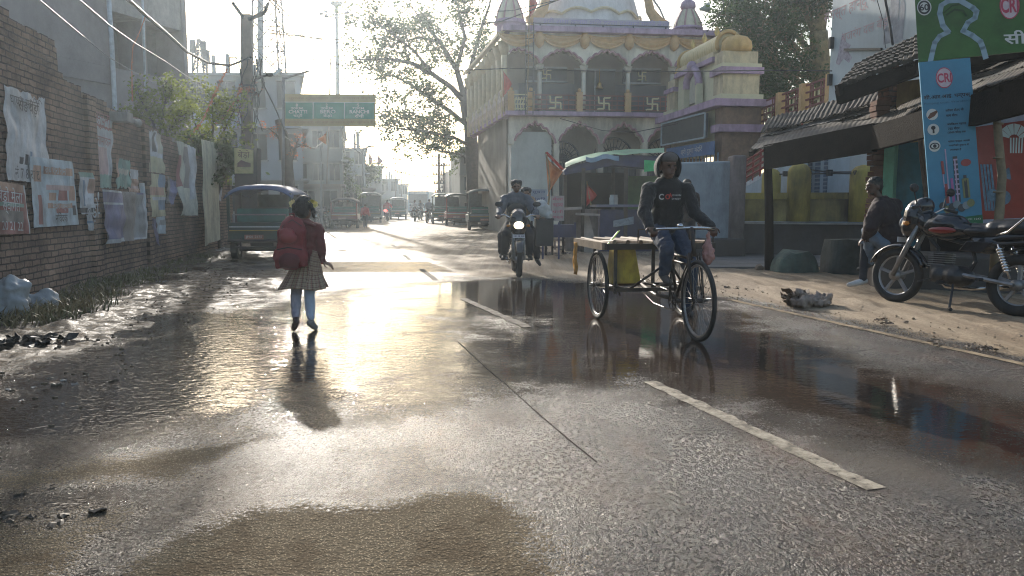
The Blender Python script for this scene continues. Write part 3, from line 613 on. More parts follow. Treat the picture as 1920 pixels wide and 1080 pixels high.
# ---------------------------------------------------------------- the temple
Z = Vector((0, 0, 1))
tw = mat('temple_cream', (.76,.71,.59), .8, var=.12, vs=1.5, dirt=.65); tp = mat('temple_pink', (.42,.25,.26), .7, var=.12); tv = mat('temple_lilac', (.43,.30,.43), .7, var=.15, dirt=.5)
to = mat('temple_ochre', (.56,.36,.17), .7, var=.15); ty = mat('temple_yellow', (.62,.53,.35), .7, var=.12, dirt=.15); tb = mat('peeling_blue_white', (.50,.52,.48), .85, var=.12, vs=1.2, dirt=.5)
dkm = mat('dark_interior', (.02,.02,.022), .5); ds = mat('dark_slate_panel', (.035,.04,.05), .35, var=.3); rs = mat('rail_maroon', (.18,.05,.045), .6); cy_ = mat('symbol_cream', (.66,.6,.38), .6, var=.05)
T0 = P(955, 218, 31); T0.z = 0; TD = Vector((1, .12, 0)).normalized(); TB = Vector((-.173, 1, 0)).normalized(); TN = Vector((TD.y, -TD.x, 0))
def TP(px, py, off=0): return on_plane(px, py, T0+TN*off, TD)
def tx(px, py=200): return (TP(px, py)-T0).dot(TD)
def tz(py, px=1100): return TP(px, py).z
temple = thing('temple', 'two storey cream and lilac Hindu temple with scalloped arches and swastika balcony', 'temple', T0, 0)
def loc(x, z, off=0): return T0+TD*x+TN*off+Z*z
def foil(x, xc, hw, zs, zp, n=7):            # multifoil arch: height of the opening at x
    u = (x-xc)/hw
    if abs(u) >= 1: return None
    base = (1-abs(u)**1.7)**.75
    k = abs(math.sin(u*math.pi*n/2+ (math.pi/2 if n % 2 else 0)))
    return zs+(zp-zs)*(base*.86+.14*k*(1-abs(u)*.3)+(.0 if abs(u) > .08 else .06*(1-abs(u)/.08)))
def arcade(x0, x1, zs, zp, ztop, xcs, hw, m, name, off0=0, thick=.35, trim=True, trimm=None):
    n = int((x1-x0)/.035); mb = MB(); tr = {}; cur = []
    lines = []
    for i in range(n+1):
        x = x0+(x1-x0)*i/n; h = None
        for k, xc in enumerate(xcs):
            q = foil(x, xc, hw, zs, zp)
            if q is not None: h = q; tr.setdefault(k, []).append((x, q))
        lines.append((x, h if h is not None else zs))
    rows = [[loc(x, h, off0) for x, h in lines], [loc(x, ztop, off0) for x, h in lines]]
    mb.grid(rows); mb.grid([[loc(x, h, off0-thick) for x, h in lines], [loc(x, h, off0) for x, h in lines]]); mb.grid([[loc(x, ztop, off0-thick) for x, h in lines], [loc(x, h, off0-thick) for x, h in lines]])
    mb.build(name, m, temple)
    if trim:
        for k in tr:
            mb = MB(); mb.tube([loc(x, h+.03, off0+.02) for x, h in tr[k]], .05, 5); mb.build('arch_trim', trimm or tp, temple)
x0, x1 = 0, tx(1345)
zf, zr = tz(219), tz(62); zg = tz(272)
# block behind
mb = MB(); p = loc(0,0,-1.2); q = loc(x1,0,-1.2); mb.prism([p, q, q+TB*9, p+TB*9], (0,0,zr)); mb.build('wall', mat('temple_recess_shade', (.30,.27,.22), .85, var=.15, vs=1, dirt=.4), temple)  # inner wall colour darkened, painting in the shade behind the arches
# ground floor: peeling wall with arcade
mb = MB(); mb.prism([loc(.08,0,-.1), loc(tx(1035),0,-.1), loc(tx(1035),0,-1.19), loc(.08,0,-1.19)], (0,0,zg+.5)); mb.build('lower_wall', tb, temple)
rd = random.Random(4)
arcade(0, x1, zg, tz(232), zf-.02, [tx(v, 232) for v in (1003,1086,1169,1252,1335)], (tx(1169)-tx(1086))/2*.93, tw, 'lower_arcade')
for v in (1044,1127,1210,1293):
    mb = MB(); a = tx(v, 250); mb.prism([loc(a-.11,0,-.02), loc(a+.11,0,-.02), loc(a+.11,0,-.33), loc(a-.11,0,-.33)], (0,0,zg+.05)); mb.build('column', tw, temple)
# wrought iron fan grilles in the arches
for v in (1060, 1158, 1255):
    a = tx(v, 250); mb = MB(); zb = tz(300); r_ = .85 if v > 1100 else .7
    mb.prism([loc(a-.95,0,-.6), loc(a+.95,0,-.6), loc(a+.95,0,-.64), loc(a-.95,0,-.64)], (0,0,zb-.1)); 
    pts = [loc(a+math.cos(t)*r_, zb+math.sin(t)*r_*1.1, -.6) for t in [math.pi*i/14 for i in range(15)]]
    mb.tube(pts, .04, 5)
    for i in range(15): mb.tube([loc(a, zb, -.6), pts[i]], .022, 4)
    for k in (.35,.6): mb.tube([loc(a+math.cos(t)*r_*k, zb+math.sin(t)*r_*k*1.1, -.6) for t in [math.pi*i/10 for i in range(11)]], .025, 4)
    for i in range(-6, 7): mb.tube([loc(a+i*.14, 0, -.57), loc(a+i*.14, zb, -.57)], .02, 4)
    mb.bar(loc(a-.95, zb, -.57), loc(a+.95, zb, -.57), .06, .06)
    mb.build('iron_grille', mat('iron_dark', (.045,.05,.055), .6), temple)
# balcony slab, lilac ledge
mb = MB(); e0 = loc(-.15, zf, .35); e1 = loc(x1+.1, zf, .35)
mb.prism([e0, e1, loc(x1+.1, zf, -1.2), loc(-.15, zf, -1.2)], (0,0,.16)); mb.prism([loc(-.15,zf,-1.25), loc(-.15,zf,.35), loc(-.15,zf,.35)+TB*9.6-TD*.3, loc(-.15,zf,-1)+TB*9.6], (0,0,.16)); mb.build('balcony_slab', tv, temple)
# railing with swastikas (Hindu temple ornament)
def swastika(mb, c, u, s, th=.05, d=.04, n=TN):
    def b(a, e): mb.bar(c+u*a[0]+Z*a[1], c+u*e[0]+Z*e[1], th, d, up=n)
    b((-s,0),(s,0)); b((0,-s),(0,s)); b((0,s),(s,s)); b((s,0),(s,-s)); b((0,-s),(-s,-s)); b((-s,0),(-s,s))
    for a in ((s,s),(s,-s),(-s,-s),(-s,s)): 
        dd = {(s,s):(s*1.25,s*1.12),(s,-s):(s*1.12,-s*1.25),(-s,-s):(-s*1.25,-s*1.12),(-s,s):(-s*1.12,s*1.25)}[a]; b(a, dd)
zt = tz(176); posts = [tx(v, 200) for v in (957,994,1084,1174,1264,1340)]
for a in posts:
    mb = MB(); mb.bar(loc(a, zf+.16, .22), loc(a, zt+.03, .22), .24, .2, up=TN); mb.sphere(loc(a, zt+.1, .22), .08, 8); mb.build('rail_post', to, temple)
for i in range(len(posts)-1):
    a, b = posts[i]+.12, posts[i+1]-.12; mb = MB()
    for k in range(4): z_ = zf+.25+(zt-zf-.35)*k/3; mb.bar(loc(a, z_, .22), loc(b, z_, .22), .045, .045)
    if i: 
        for k in (.18, .3, .7, .82): mb.bar(loc(a+(b-a)*k, zf+.2, .22), loc(a+(b-a)*k, zt-.1, .22), .03, .03)
        mb.build('railing', rs, temple); mb = MB(); swastika(mb, loc((a+b)/2, (zf+zt)/2+.05, .29), TD, .21, .055); mb.build('swastika', cy_, temple)
    else:
        for k in range(5): mb.tube([loc(a+(b-a)*(k+.5)/5, zf+.2+.0, .22), loc(a+(b-a)*(k+.2)/5, zf+.5, .22), loc(a+(b-a)*(k+.8)/5, zf+.7, .22)], .03, 5)
        mb.build('railing', cy_, temple)
# side balcony: columns and ornamental balusters running back
for k in range(9):
    p = loc(-.12, 0, .1)+TB*(k*1.15+.6)-TD*.04*k; mb = MB(); mb.tube([p+Z*zf, p+Z*(zr-.2)], .12, 8); mb.tube([p+Z*(zt-.1), p+Z*(zt+.1)], .17, 8); mb.tube([p+Z*(zr-.9), p+Z*(zr-.6), p+Z*(zr-.3)], [.1,.2,.28], 8); mb.build('side_column', ty, temple, smooth=True)
mb = MB()
for k in range(28):
    p = loc(-.12, zf+.16, .12)+TB*(k*.34+.2)-TD*.012*k; mb.tube([p, p+Z*.2+TB*.1, p+Z*.45-TB*.1, p+Z*.75, p+Z*.9], [.05,.09,.1,.06,.05], 6)
mb.tube([loc(-.12, zf+1.1, .12), loc(-.25, zf+1.1, .12)+TB*9.5], .06, 6); mb.build('side_balustrade', mat('baluster_white', (.6,.5,.42), .7), temple)
mb = MB(); mb.prism([loc(-.5,zr-.25,.2), loc(-.05,zr+.02,.2), loc(-.05,zr+.02,.2)+TB*9.5-TD*.3, loc(-.5,zr-.25,.2)+TB*9.5-TD*.3], (0,0,.12)); mb.build('side_eave', ty, temple)
# recessed upper wall and openings
zaz, zap = tz(123), tz(96)
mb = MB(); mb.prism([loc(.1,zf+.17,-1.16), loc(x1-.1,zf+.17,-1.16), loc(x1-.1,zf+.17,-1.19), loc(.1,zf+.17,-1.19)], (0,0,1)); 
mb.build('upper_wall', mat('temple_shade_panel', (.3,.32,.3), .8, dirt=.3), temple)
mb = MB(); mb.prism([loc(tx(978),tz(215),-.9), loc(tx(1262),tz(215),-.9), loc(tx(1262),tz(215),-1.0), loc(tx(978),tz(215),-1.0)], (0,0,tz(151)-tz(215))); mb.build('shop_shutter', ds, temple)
for (a, b, c, d) in ((992,121,1070,148),(1084,123,1163,214),(1177,120,1250,148)):
    mb = MB(); xa, xb, za, zb = tx(a), tx(b+ (c-b) if 0 else c), tz(b), tz(d)
    mb.prism([loc(xa,zb,-.86), loc(xb,zb,-.86), loc(xb,zb,-.89), loc(xa,zb,-.89)], (0,0,za-zb)); wo = mb.build('window', dkm, temple)
    mb = MB(); mb.bar(loc(xa,zb,-.82), loc(xb,zb,-.82), .07, .06); mb.bar(loc(xa,za,-.82), loc(xb,za,-.82), .06, .06); mb.bar(loc((xa+xb)/2,zb,-.82), loc((xa+xb)/2,za,-.82), .04, .04, up=TN)
    mb.build('window_frame', mat('frame_pale', (.35,.36,.36), .6), wo)
    if d < 200: mb = MB(); swastika(mb, loc((xa+xb)/2, (za+zb)/2, -.8), TD, .15, .035); mb.build('swastika', cy_, temple)
    else: mb = MB(); mb.lathe([(.16,0),(.1,.08),(.08,.2),(.02,.27)], 10, loc(xa+(xb-xa)*.6, tz(160), -.75)); mb.tube([loc(xa+(xb-xa)*.6, tz(160)+.25, -.75), loc(xa+(xb-xa)*.6, za, -.75)], .01, 4); mb.build('bell', mat('brass', (.6,.4,.15), .35, 1), temple)
arcade(0, x1, zaz, zap, zr-.02, [tx(v, 96) for v in (972,1054,1137,1220,1302)], (tx(1137)-tx(1054))/2*.93, tw, 'upper_arcade', off0=.1)
for v in (1013,1096,1179,1262):
    a = tx(v, 150); mb = MB(); mb.tube([loc(a, zf+.16, -.15), loc(a, zaz+.1, -.15)], .085, 10); mb.tube([loc(a, zaz-.25, -.15), loc(a, zaz+.02, -.15)], [.09,.18], 10); mb.build('column', tw, temple, smooth=True)
# plaster drapery swags
kn = [tx(v, 72) for v in (930,1010,1095,1178,1262,1345)]
for i in range(len(kn)-1):
    a, b = kn[i], kn[i+1]; rows = []
    for j in range(6):
        dz = .12+.36*j/5; rows.append([loc(a+(b-a)*k/16, tz(63)-.03-dz*(1-(2*k/16-1)**2)**.8*(1)-.02*j, .14+.05*(j % 2)+.03) for k in range(17)])
    mb = MB(); mb.grid(rows); mb.grid([r[::-1] for r in rows]); mb.build('drapery_swag', to, temple, smooth=False)
for a in kn[1:-1]:
    mb = MB(); mb.lathe([(.04,-.62),(.17,-.5),(.22,-.25),(.12,-.05),(.2,0)], 10, loc(a, tz(63), .16)); mb.build('drapery_knot', to, temple, smooth=True)
mb = MB(); mb.bar(loc(-.3, tz(60), .15), loc(x1, tz(60), .15), .6, .2); mb.build('roof_ledge', tv, temple)
# roof sign panel with lettering and rail
mb = MB(); mb.prism([loc(tx(1003,50),tz(57),-.3), loc(tx(1260,50),tz(57),-.3), loc(tx(1260,50),tz(57),-.4), loc(tx(1003,50),tz(57),-.4)], (0,0,tz(32)-tz(57))); mb.build('roof_panel', mat('lilac_grey', (.45,.42,.48), .8, var=.08), temple)
mb = MB(); mb.text('श्री राधा कृष्ण शिव दुर्गा हनुमान मंदिर बेड़ो', loc((tx(1020,40)+tx(1258,40))/2, tz(40), -.26), TD, Z, w=tx(1258,40)-tx(1022,40), h=.34); mb.build('lettering', mat('sign_lilac', (.36,.3,.5), .6), temple)
mb = MB()
mb.tube([loc(tx(1000,46), tz(45), -.1), loc(tx(1262,46), tz(45), -.1)], .025, 5)
for v in (1014,1080,1132,1189,1250): mb.tube([loc(tx(v,50), tz(58), -.1), loc(tx(v,50), tz(44), -.1)], .03, 5)
mb.build('roof_rail', mat('iron_dark', (.045,.05,.055), .6), temple)
def shikhara(px0, px1, pyb, pyt, py0, name):
    xc = (tx(px0,40)+tx(px1,40))/2; r = (tx(px1,40)-tx(px0,40))/2; z0, zb, zt_ = tz(pyb), tz(py0), tz(pyt); c = loc(xc, 0, -r*.9)
    mb = MB(); mb.lathe([(r*.92,z0-.1),(r*.92,z0+.25),(r*1.08,z0+.3),(r*1.08,zb-.05),(r*1.0,zb)], 16, c); o = mb.build(name, tv, temple)
    mb = MB(); H = zt_-zb; prof_ = [(r*.95,zb),(r*.9,zb+H*.2),(r*.78,zb+H*.45),(r*.62,zb+H*.7),(r*.42,zb+H)]
    mb.lathe(prof_, 48, c, wob=lambda t, z: 1+.07*abs(math.cos(4*t))-.03); mb.build('tower_body', mat('shikhara_cream', (.55,.5,.38), .75, var=.1, dirt=.15), o)
    mb = MB()
    for k in range(8):
        t = 2*math.pi*(k+.5)/8; mb.tube([c+Vector((math.cos(t)*a*1.01, math.sin(t)*a*1.01, z)) for a, z in prof_], .04, 5)
    mb.build('tower_rib', tp, o)
    mb = MB(); mb.lathe([(r*.42,zt_),(r*.55,zt_+.12),(r*.5,zt_+.3),(r*.25,zt_+.4),(r*.3,zt_+.6),(.03,zt_+.95)], 16, c); mb.build('finial', tv, o, smooth=True)
shikhara(931, 987, 59, -6, 37, 'corner_tower'); shikhara(1271, 1324, 60, 7, 41, 'corner_tower')
c = loc((tx(1035,20)+tx(1225,20))/2, 0, -3.2); r = (tx(1225,20)-tx(1035,20))/2*1.15; zb = tz(38)
mb = MB(); mb.lathe([(r*1.05,zr),(r*1.05,zb),(r,zb+.1),(r*.97,zb+.8),(r*.86,zb+1.7),(r*.66,zb+2.6),(r*.4,zb+3.3),(.2,zb+3.8),(.1,zb+4.6)], 40, c); mb.build('dome', mat('dome_white', (.66,.64,.64), .8, var=.08, dirt=.25), temple, smooth=True)
mb = MB(); mb.tube([c+Vector((math.cos(t)*r*1.0, math.sin(t)*r*1.0, zb+.55+.18*abs(math.sin(t*6)))) for t in [2*math.pi*i/72 for i in range(72)]], .06, 5, closed=True)
mb.build('dome_band', ty, temple)
for s_, v in ((-1,1022),(1,1238)):
    mb = MB(); q = loc(tx(v,20), tz(30), -1.0); mb.tube([q+TD*s_*.5-Z*.1, q+TD*s_*.2+Z*.1, q-TD*s_*.1+Z*.5, q-TD*s_*.25+Z*1.1, q-TD*s_*.5+Z*1.7], [.28,.26,.2,.16,.1], 8); mb.build('carved_bracket', to, temple, smooth=True)
mb = MB(); q = loc(tx(1245,10), tz(25), -.9); mb.tube([q, q+TD*.3+Z*.1, q+TD*.1+Z*.5, q-TD*.3+Z*1.0], .04, 6); mb.build('drain_spout', mat('frame_pale', (.35,.36,.36), .6), temple)
# items fixed near the temple but standing alone
def flag(label, base, top, a, h, c, seed=1, name='flag', grp=None, dirv=Vector((1,0,0)), pole=True):
    t = thing(name, label, 'flag', base, 0, grp)
    if pole: mb = MB(); mb.tube([base, top], .02, 6); mb.build('pole', mat('bamboo', (.3,.22,.12), .7, var=.3), t)
    rows = []
    for i in range(11):
        v = i/10; rows.append([top-Z*(h*v)+dirv*(a*(1-abs(v*2-1)**1.3)*k/8)+Vector((0, mnoise.noise(Vector((k*.35, v*3, seed)))*.2*k/8, -k/8*abs(a)*.3)) for k in range(9)])
    mb = MB(); mb.grid(rows); mb.build('cloth', mat('flag_%s' % name+str(seed), c, .75, var=.2), t, smooth=True); return t
flag('red flag hanging on a pole by the temple roof ladder', loc(tx(985), zf, .5), loc(tx(990,0), tz(-12), .5), .3, 1.0, (.45,.07,.05), 3, grp='flags on the temple')
flag('small red flag on the side balcony at the temple corner', loc(tx(944), zf, .5), loc(tx(940,140), tz(135), .5), .35, 1.0, (.5,.08,.05), 4, grp='flags on the temple')
mb = MB(); a, b = tx(983), tx(997)
for k in range(13): z_ = tz(218)+(tz(52)-tz(218))*k/12; mb.tube([loc(a,z_,.5), loc(b,z_,.5)], .015, 5)
mb.tube([loc(a-.02,zf,.5), loc(a,tz(50),.5)], .022, 5); mb.tube([loc(b-.02,zf,.5), loc(b,tz(50),.5)], .022, 5)
tag(mb.build('ladder', mat('iron_dark', (.045,.05,.055), .6)), 'thin iron ladder rising from the temple balcony to the roof', 'ladder')
for v, l in ((1318, 'grey horn loudspeaker on the right corner tower of the temple'),):
    q = loc(tx(v,5), tz(6), -.4); mb = MB(); mb.lathe([(.05,0),(.08,.12),(.22,.4)], 14, q, rot=Matrix.Rotation(R(80),3,'Y') ); tag(mb.build('loudspeaker', mat('horn_grey', (.25,.3,.27), .5)), l, 'loudspeaker')
# ---------------------------------------------------------------- yellow gateway
gy = mat('gate_yellow', (.62,.52,.34), .75, var=.12, dirt=.5); gc = mat('gate_cream', (.58,.55,.38), .75, var=.1); go_ = mat('gate_ochre', (.56,.36,.13), .7, var=.12, dirt=.15)
G0 = P(1357, 200, 24.5); G0.z = 0; GD = Vector((-.15, 1, 0)).normalized(); GS = Vector((1, .05, 0)).normalized(); GNn = Vector((-GD.y, GD.x, 0))
def GPt(px, py): return on_plane(px, py, G0, GD)
def gs(px, py=220): return (GPt(px, py)-G0).dot(GD)
def gz(py, px): return GPt(px, py).z
gl = lambda s, z, o=0: G0+GD*s+GNn*o+Z*z
gate = thing('gateway', 'yellow and lilac temple gateway with golden barrel roof and arched niche', 'gateway', G0, 0)
zl = gz(200, 1355); L_ = gs(1250)+.1
def gbox(s0, s1, z0, z1, o0, o1, m, name, parent=gate): mb = MB(); mb.prism([gl(s0,z0,o0), gl(s1,z0,o0), gl(s1,z0,o1), gl(s0,z0,o1)], (0,0,z1-z0)); return mb.build(name, m, parent)
gbox(-.2, L_+.2, zl, zl+.22, .35, -1.6, tv, 'ledge'); gbox(.05, L_, gz(262,1355)-.3, zl-.003, 0, -1.2, gc, 'beam')
gbox(0, .6, 0, zl-.01, .02, -1.25, mat('gate_brown_pier', (.22,.14,.1), .8, dirt=.3), 'pier'); gbox(L_-.6, L_-.003, 0, zl-.01, .02, -1.25, MATS['gate_brown_pier'], 'pier')
gbox(-.15, .5, gz(247,1357), gz(233,1357), .2, -1.5, tv, 'ledge')
z2 = zl+.22
gbox(0, .95, z2, z2+.17, .1, -1.3, gc, 'base_moulding'); gbox(.1, .85, z2+.165, z2+.8, .0, -1.2, gy, 'turret')
gbox(0, .95, z2+.8, z2+1.0, .1, -1.3, tv, 'cornice'); gbox(.06, .89, z2+1.0, z2+1.12, .05, -1.25, gc, 'cornice'); gbox(.15, .8, z2+1.12, z2+1.5, 0, -1.15, gy, 'turret')
gbox(L_-1.0, L_, z2, z2+.2, .1, -1.3, gc, 'base_moulding'); gbox(L_-.9, L_-.1, z2+.195, z2+.85, 0, -1.2, gy, 'turret'); gbox(L_-1.0, L_, z2+.85, z2+1.0, .1, -1.3, tv, 'cornice'); gbox(L_-.9, L_-.15, z2+1.0, z2+1.3, 0, -1.1, gy, 'turret')
def cap(s, z, r, h, name='cap_dome'):
    mb = MB(); mb.lathe([(r*.98,z),(r*1.06,z+h*.3),(r*1.0,z+h*.62),(r*.7,z+h*.9),(r*.3,z+h)], 48, gl(s,0,-.58), wob=lambda t, z: 1+.09*abs(math.cos(6*t))); d = mb.build(name, go_, gate, smooth=True)
    mb = MB(); mb.lathe([(.12,z+h),(.05,z+h+.04),(.03,z+h+.1)], 10, gl(s,0,-.58)); mb.build('finial', mat('old_gold', (.5,.35,.12), .4, .6), d, smooth=True)
cap(.47, z2+1.5, .42, .52); cap(L_-.5, z2+1.3, .38, .6)
gbox(.95, L_-1.0, z2, z2+1.3, -.1, -1.1, gc, 'centre_wall'); gbox(.9, L_-.95, z2+1.3, z2+1.45, .05, -1.2, tv, 'cornice'); gbox(.97, L_-1.02, z2+1.45, z2+1.62, -.02, -1.1, gy, 'frieze')
# barrel roof with ribs
mb = MB(); s0, s1 = .95, L_-1.0; nb_ = 17; rows = []; zc_ = z2+1.86
for i in range(nb_*4+1):
    s = s0+(s1-s0)*i/(nb_*4); rr = .36*(1+.10*abs(math.sin(i/4*math.pi))); rows.append([gl(s, zc_+rr*math.sin(t)*1.0, -.5+rr*math.cos(t)) for t in [-.6+ (math.pi+1.2)*k/16 for k in range(17)]])
mb.grid(rows); mb.F.append([len(mb.V)-17+k for k in range(17)]); mb.M.append(0); mb.F.append(list(range(16,-1,-1))); mb.M.append(0)
mb.build('barrel_roof', mat('gate_gold', (.62,.51,.28), .5, .1, var=.12), gate, smooth=True)
for s in (s0-.04, s1+.04): mb = MB(); mb.tube([gl(s, zc_+.40*math.sin(t), -.5+.40*math.cos(t)) for t in [-.5+(math.pi+1.0)*k/18 for k in range(19)]], .065, 7); mb.build('roof_ring', go_, gate, smooth=True)
mb = MB(); mb.tube([gl(s0-.06, zc_+.2*math.sin(t), -.5+.2*math.cos(t)) for t in [2*math.pi*k/14 for k in range(14)]], .05, 6, closed=True); mb.build('end_rosette', go_, gate, smooth=True)
for k in range(3):
    mb = MB(); mb.lathe([(.09,0),(.05,.1),(.1,.2),(.02,.4)], 8, gl(s0+.9+(s1-s0-1.2)*k/2, zc_+.36, -.5)); mb.build('finial', MATS['old_gold'], gate, smooth=True)
# niche with lilac carved arch
sc_ = gs(1301,180)
mb = MB(); arch = [(sc_-.42, z2+.2), (sc_-.42, z2+.75)]+[(sc_-.42*math.cos(t), z2+.75+.42*math.sin(t)) for t in [math.pi*k/10 for k in range(1,10)]]+[(sc_+.42, z2+.75), (sc_+.42, z2+.2)]
mb.prism([gl(s, z, .0) for s, z in arch], GNn*-.09+Vector((0,0,0))); mb.build('niche', mat('niche_shade', (.42,.4,.33), .8), gate)
mb = MB(); ap = [gl(sc_-.55*math.cos(t)*1.0, z2+.72+.56*math.sin(t)+.05*abs(math.sin(6*t)), .06) for t in [math.pi*k/24 for k in range(25)]]
mb.tube(ap, .13, 7); mb.tube([p+GNn*.06 for p in ap[2:-2]], .08, 6); mb.sphere(gl(sc_, z2+1.4, .1), (.18,.18,.2), 10); mb.build('carved_arch', tv, gate, smooth=True)
for s in (-.58,.58): mb = MB(); mb.bar(gl(sc_+s, z2, .05), gl(sc_+s, z2+.75, .05), .22, .22); mb.build('niche_pilaster', gc, gate)
sb = MB(); a, b = gs(1256,250), gs(1340,230); sb.prism([gl(b,gz(258,1340),.3), gl(a,gz(274,1250),.3), gl(a,gz(274,1250),.22), gl(b,gz(258,1340),.22)], (0,0,.78)); 
sgn = thing('signboard', 'long dark signboard in a pale frame under the lilac ledge of the gateway', 'signboard', gl((a+b)/2, 3.7, .3), 0); sb.build('panel', mat('board_charcoal', (.05,.055,.055), .6), sgn)
mb = MB(); zz0, zz1 = gz(258,1340), gz(258,1340)+.78; z00 = gz(274,1250)
for (p, q) in ((gl(b,zz0,.33), gl(a,z00,.33)), (gl(b,zz1,.33), gl(a,z00+.78,.33)), (gl(b,zz0,.33), gl(b,zz1,.33)), (gl(a,z00,.33), gl(a,z00+.78,.33))): mb.bar(p, q, .05, .05)
mb.build('frame', mat('frame_blue_grey', (.35,.42,.46), .5), sgn)
mb = MB(); mb.prism([gl(gs(1352,270),gz(290,1350),.25), gl(gs(1262,270),gz(300,1262),.25), gl(gs(1262,270),gz(300,1262),.2), gl(gs(1352,270),gz(290,1350),.2)], (0,0,.42)); 
s3 = thing('signboard', 'blue painted board and grille below the dark signboard on the gateway', 'signboard', gl(1, 3.2, .3), 0); mb.build('panel', mat('sign_blue', (.08,.16,.33), .5, dirt=.3), s3)
mb = MB(); mb.text('श्री दुर्गा मंदिर', gl(gs(1310,280), gz(283,1310), .27), -GD, Z, w=1.9, h=.26); mb.build('lettering', mat('letter_white', (.6,.6,.58), .6), s3)
mb = MB()
for k in range(12): s = gs(1352,290)+k*.3; mb.tube([gl(s, 2.0, .1), gl(s, 2.85, .1)], .02, 5)
tag(mb.build('iron_fence', mat('blue_iron', (.2,.3,.4), .5)), 'blue iron bars seen above the grey wall under the gateway', 'fence')
# ---------------------------------------------------------------- raised deck railing with swastikas, right of the gate
D0 = P(1422, 245, 25.0); D1 = P(1556, 205, 21.0); dn = (D1-D0).normalized(); dn2 = Vector((dn.y, -dn.x, 0)); 
deck = thing('deck_railing', 'maroon railing with orange posts and cream swastikas, right of the gateway', 'railing', (D0.x, D0.y, 0), 0)
hr = .85; LL = (D1-D0).length
for k in range(4):
    p = D0+dn*(LL*(k/3)) if k else D0; mb = MB(); mb.bar(p-Z*.05, p+Z*(hr+.08), .22, .22); mb.build('rail_post', to, deck)
for k in range(3):
    a = D0+dn*(LL*k/3+.12); b = D0+dn*(LL*(k+1)/3-.12); mb = MB()
    for j in range(5): mb.bar(a+Z*(.05+hr*.95*j/4), b+Z*(.05+hr*.95*j/4), .05, .05)
    for f_ in (.2,.32,.68,.8): mb.bar(a.lerp(b,f_), a.lerp(b,f_)+Z*hr, .035, .035)
    mb.build('railing', rs, deck); mb = MB(); swastika(mb, (a+b)/2+Z*hr*.5-dn2*.06, dn, .25, .07, n=dn2); mb.build('swastika', cy_, deck)
mb = MB(); dv = Vector((1.5, .4, 0)); e0 = D0+dn*-1.2; e1 = D1+dn*1
mb.prism([e0-Z*.12, e1-Z*.12, e1+dv*2-Z*.12, e0+dv*2-Z*.12], (0,0,.12)); mb.prism([e0-Z*1.2+dn2*0, e1-Z*1.2, e1+dv*.1-Z*1.2, e0+dv*.1-Z*1.2], (0,0,1.0)); mb.build('deck_edge', tw, deck)
# stair with red rail
stair = thing('staircase', 'white sided staircase with dark red rails climbing behind the yellow parapet', 'staircase', P(1400, 345, 22)*1, 0)
sa_, sb_ = P(1398, 346, 22.3), P(1502, 288, 19.8)
sd_ = sb_-sa_
mb = MB(); mb.prism([sa_-Z*.06, sb_-Z*.06, sb_+Z*.06, sa_+Z*.06], (.25,.06,0)); mb.build('white_string', mat('white_paint', (.62,.63,.64), .6, dirt=.2), stair)
mb = MB()
for j in (.14,.3,.46,.62): mb.tube([sa_+Z*(j+.05), sb_+Z*(j+.05)], .035, 6)
for k in range(8): p = sa_.lerp(sb_, k/7); mb.tube([p, p+Z*.75], .03, 6)
mb.build('red_rail', mat('rail_red', (.3,.05,.04), .5), stair)
mb = MB(); bw = 0
mb.prism([Vector((sa_.x,sa_.y,0)), Vector((sb_.x,sb_.y,0)), sb_-Z*.07, sa_-Z*.07], (.2,.05,0)); mb.build('side_wall', mat('pale_blue_wall', (.42,.48,.52), .85, var=.08, dirt=.2), stair)
# tall white building with faded paintings
wb0 = P(1553, 200, 20); wb0.z = 0; wd = Vector((.15, -1, 0)).normalized(); wn = Vector((-1, -.15, 0)).normalized()
wpl = lambda px, py, off=0: on_plane(px, py, wb0, wd)+wn*off
whb = thing('white_building', 'tall pale building with faded red writing and palace pictures on its side wall', 'building', wb0, 0)
mb = MB(); e = wb0+wd*8; mb.prism([wb0, e, e+Vector((7,1,0)), wb0+Vector((7,1,0))], (0,0,9.5)); mb.build('wall', mat('pale_blue_render', (.47,.52,.54), .85, var=.08, vs=.8, dirt=.3), whb)
pw = mat('faded_red_paint', (.48,.33,.34), .85, var=.25); pg = mat('faded_grey_paint', (.27,.28,.31), .85, var=.3)
mb = MB(); mb.text('समस्त हिन्दू परिवार', wpl(1608, 8, .006), wd, Z, w=2.9, h=.42); mb.build('wall_lettering', pw, whb); mb = MB(); mb.text('बजरंग दल बेड़ो', wpl(1622, 55, .006), wd, Z, w=1.9, h=.32); mb.build('wall_lettering', pw, whb)
mb = MB()
for px, py, w_, h_ in ((1662,60,.18,.6),(1676,48,.3,.9),(1690,55,.18,.7),(1664,82,.3,.4),(1682,80,.4,.5)):
    p = wpl(px, py, .005); hwv = wd*w_/2; pts = [p-hwv, p+hwv, p+hwv+Z*h_*.6]+[p+hwv*math.cos(t)+Z*(h_*.6+h_*.3*math.sin(t)) for t in (.6,1.2,1.57,1.95,2.5)]+[p-hwv+Z*h_*.6]
    mb.add(pts, [tuple(range(len(pts)))])
mb.build('palace_picture', pg, whb)
mb = MB(); q = [(1567,120),(1572,100),(1576,78),(1580,60),(1584,72),(1588,80),(1596,84),(1590,95),(1598,108),(1592,118),(1582,110),(1574,122)]
mb.add([wpl(a, b, .005) for a, b in q], [tuple(range(len(q)))]); mb.build('figure_picture', mat('faded_mauve', (.36,.33,.38), .85, var=.4, vs=14), whb)
mb = MB(); mb.bar(wpl(1586,93,.03), wpl(1655,92,.03), .05, .05); mb.build('bracket_rod', dkm, whb)
mb = MB(); 
for z_ in (gz(10,1356)*.9, 5.1, 4.2): mb.bar(wb0+wn*.05+wd*.1+Z*z_, wb0+wn*.05+wd*.1+Z*(z_+.28), .1, .1)
mb.build('clamp', dkm, whb)
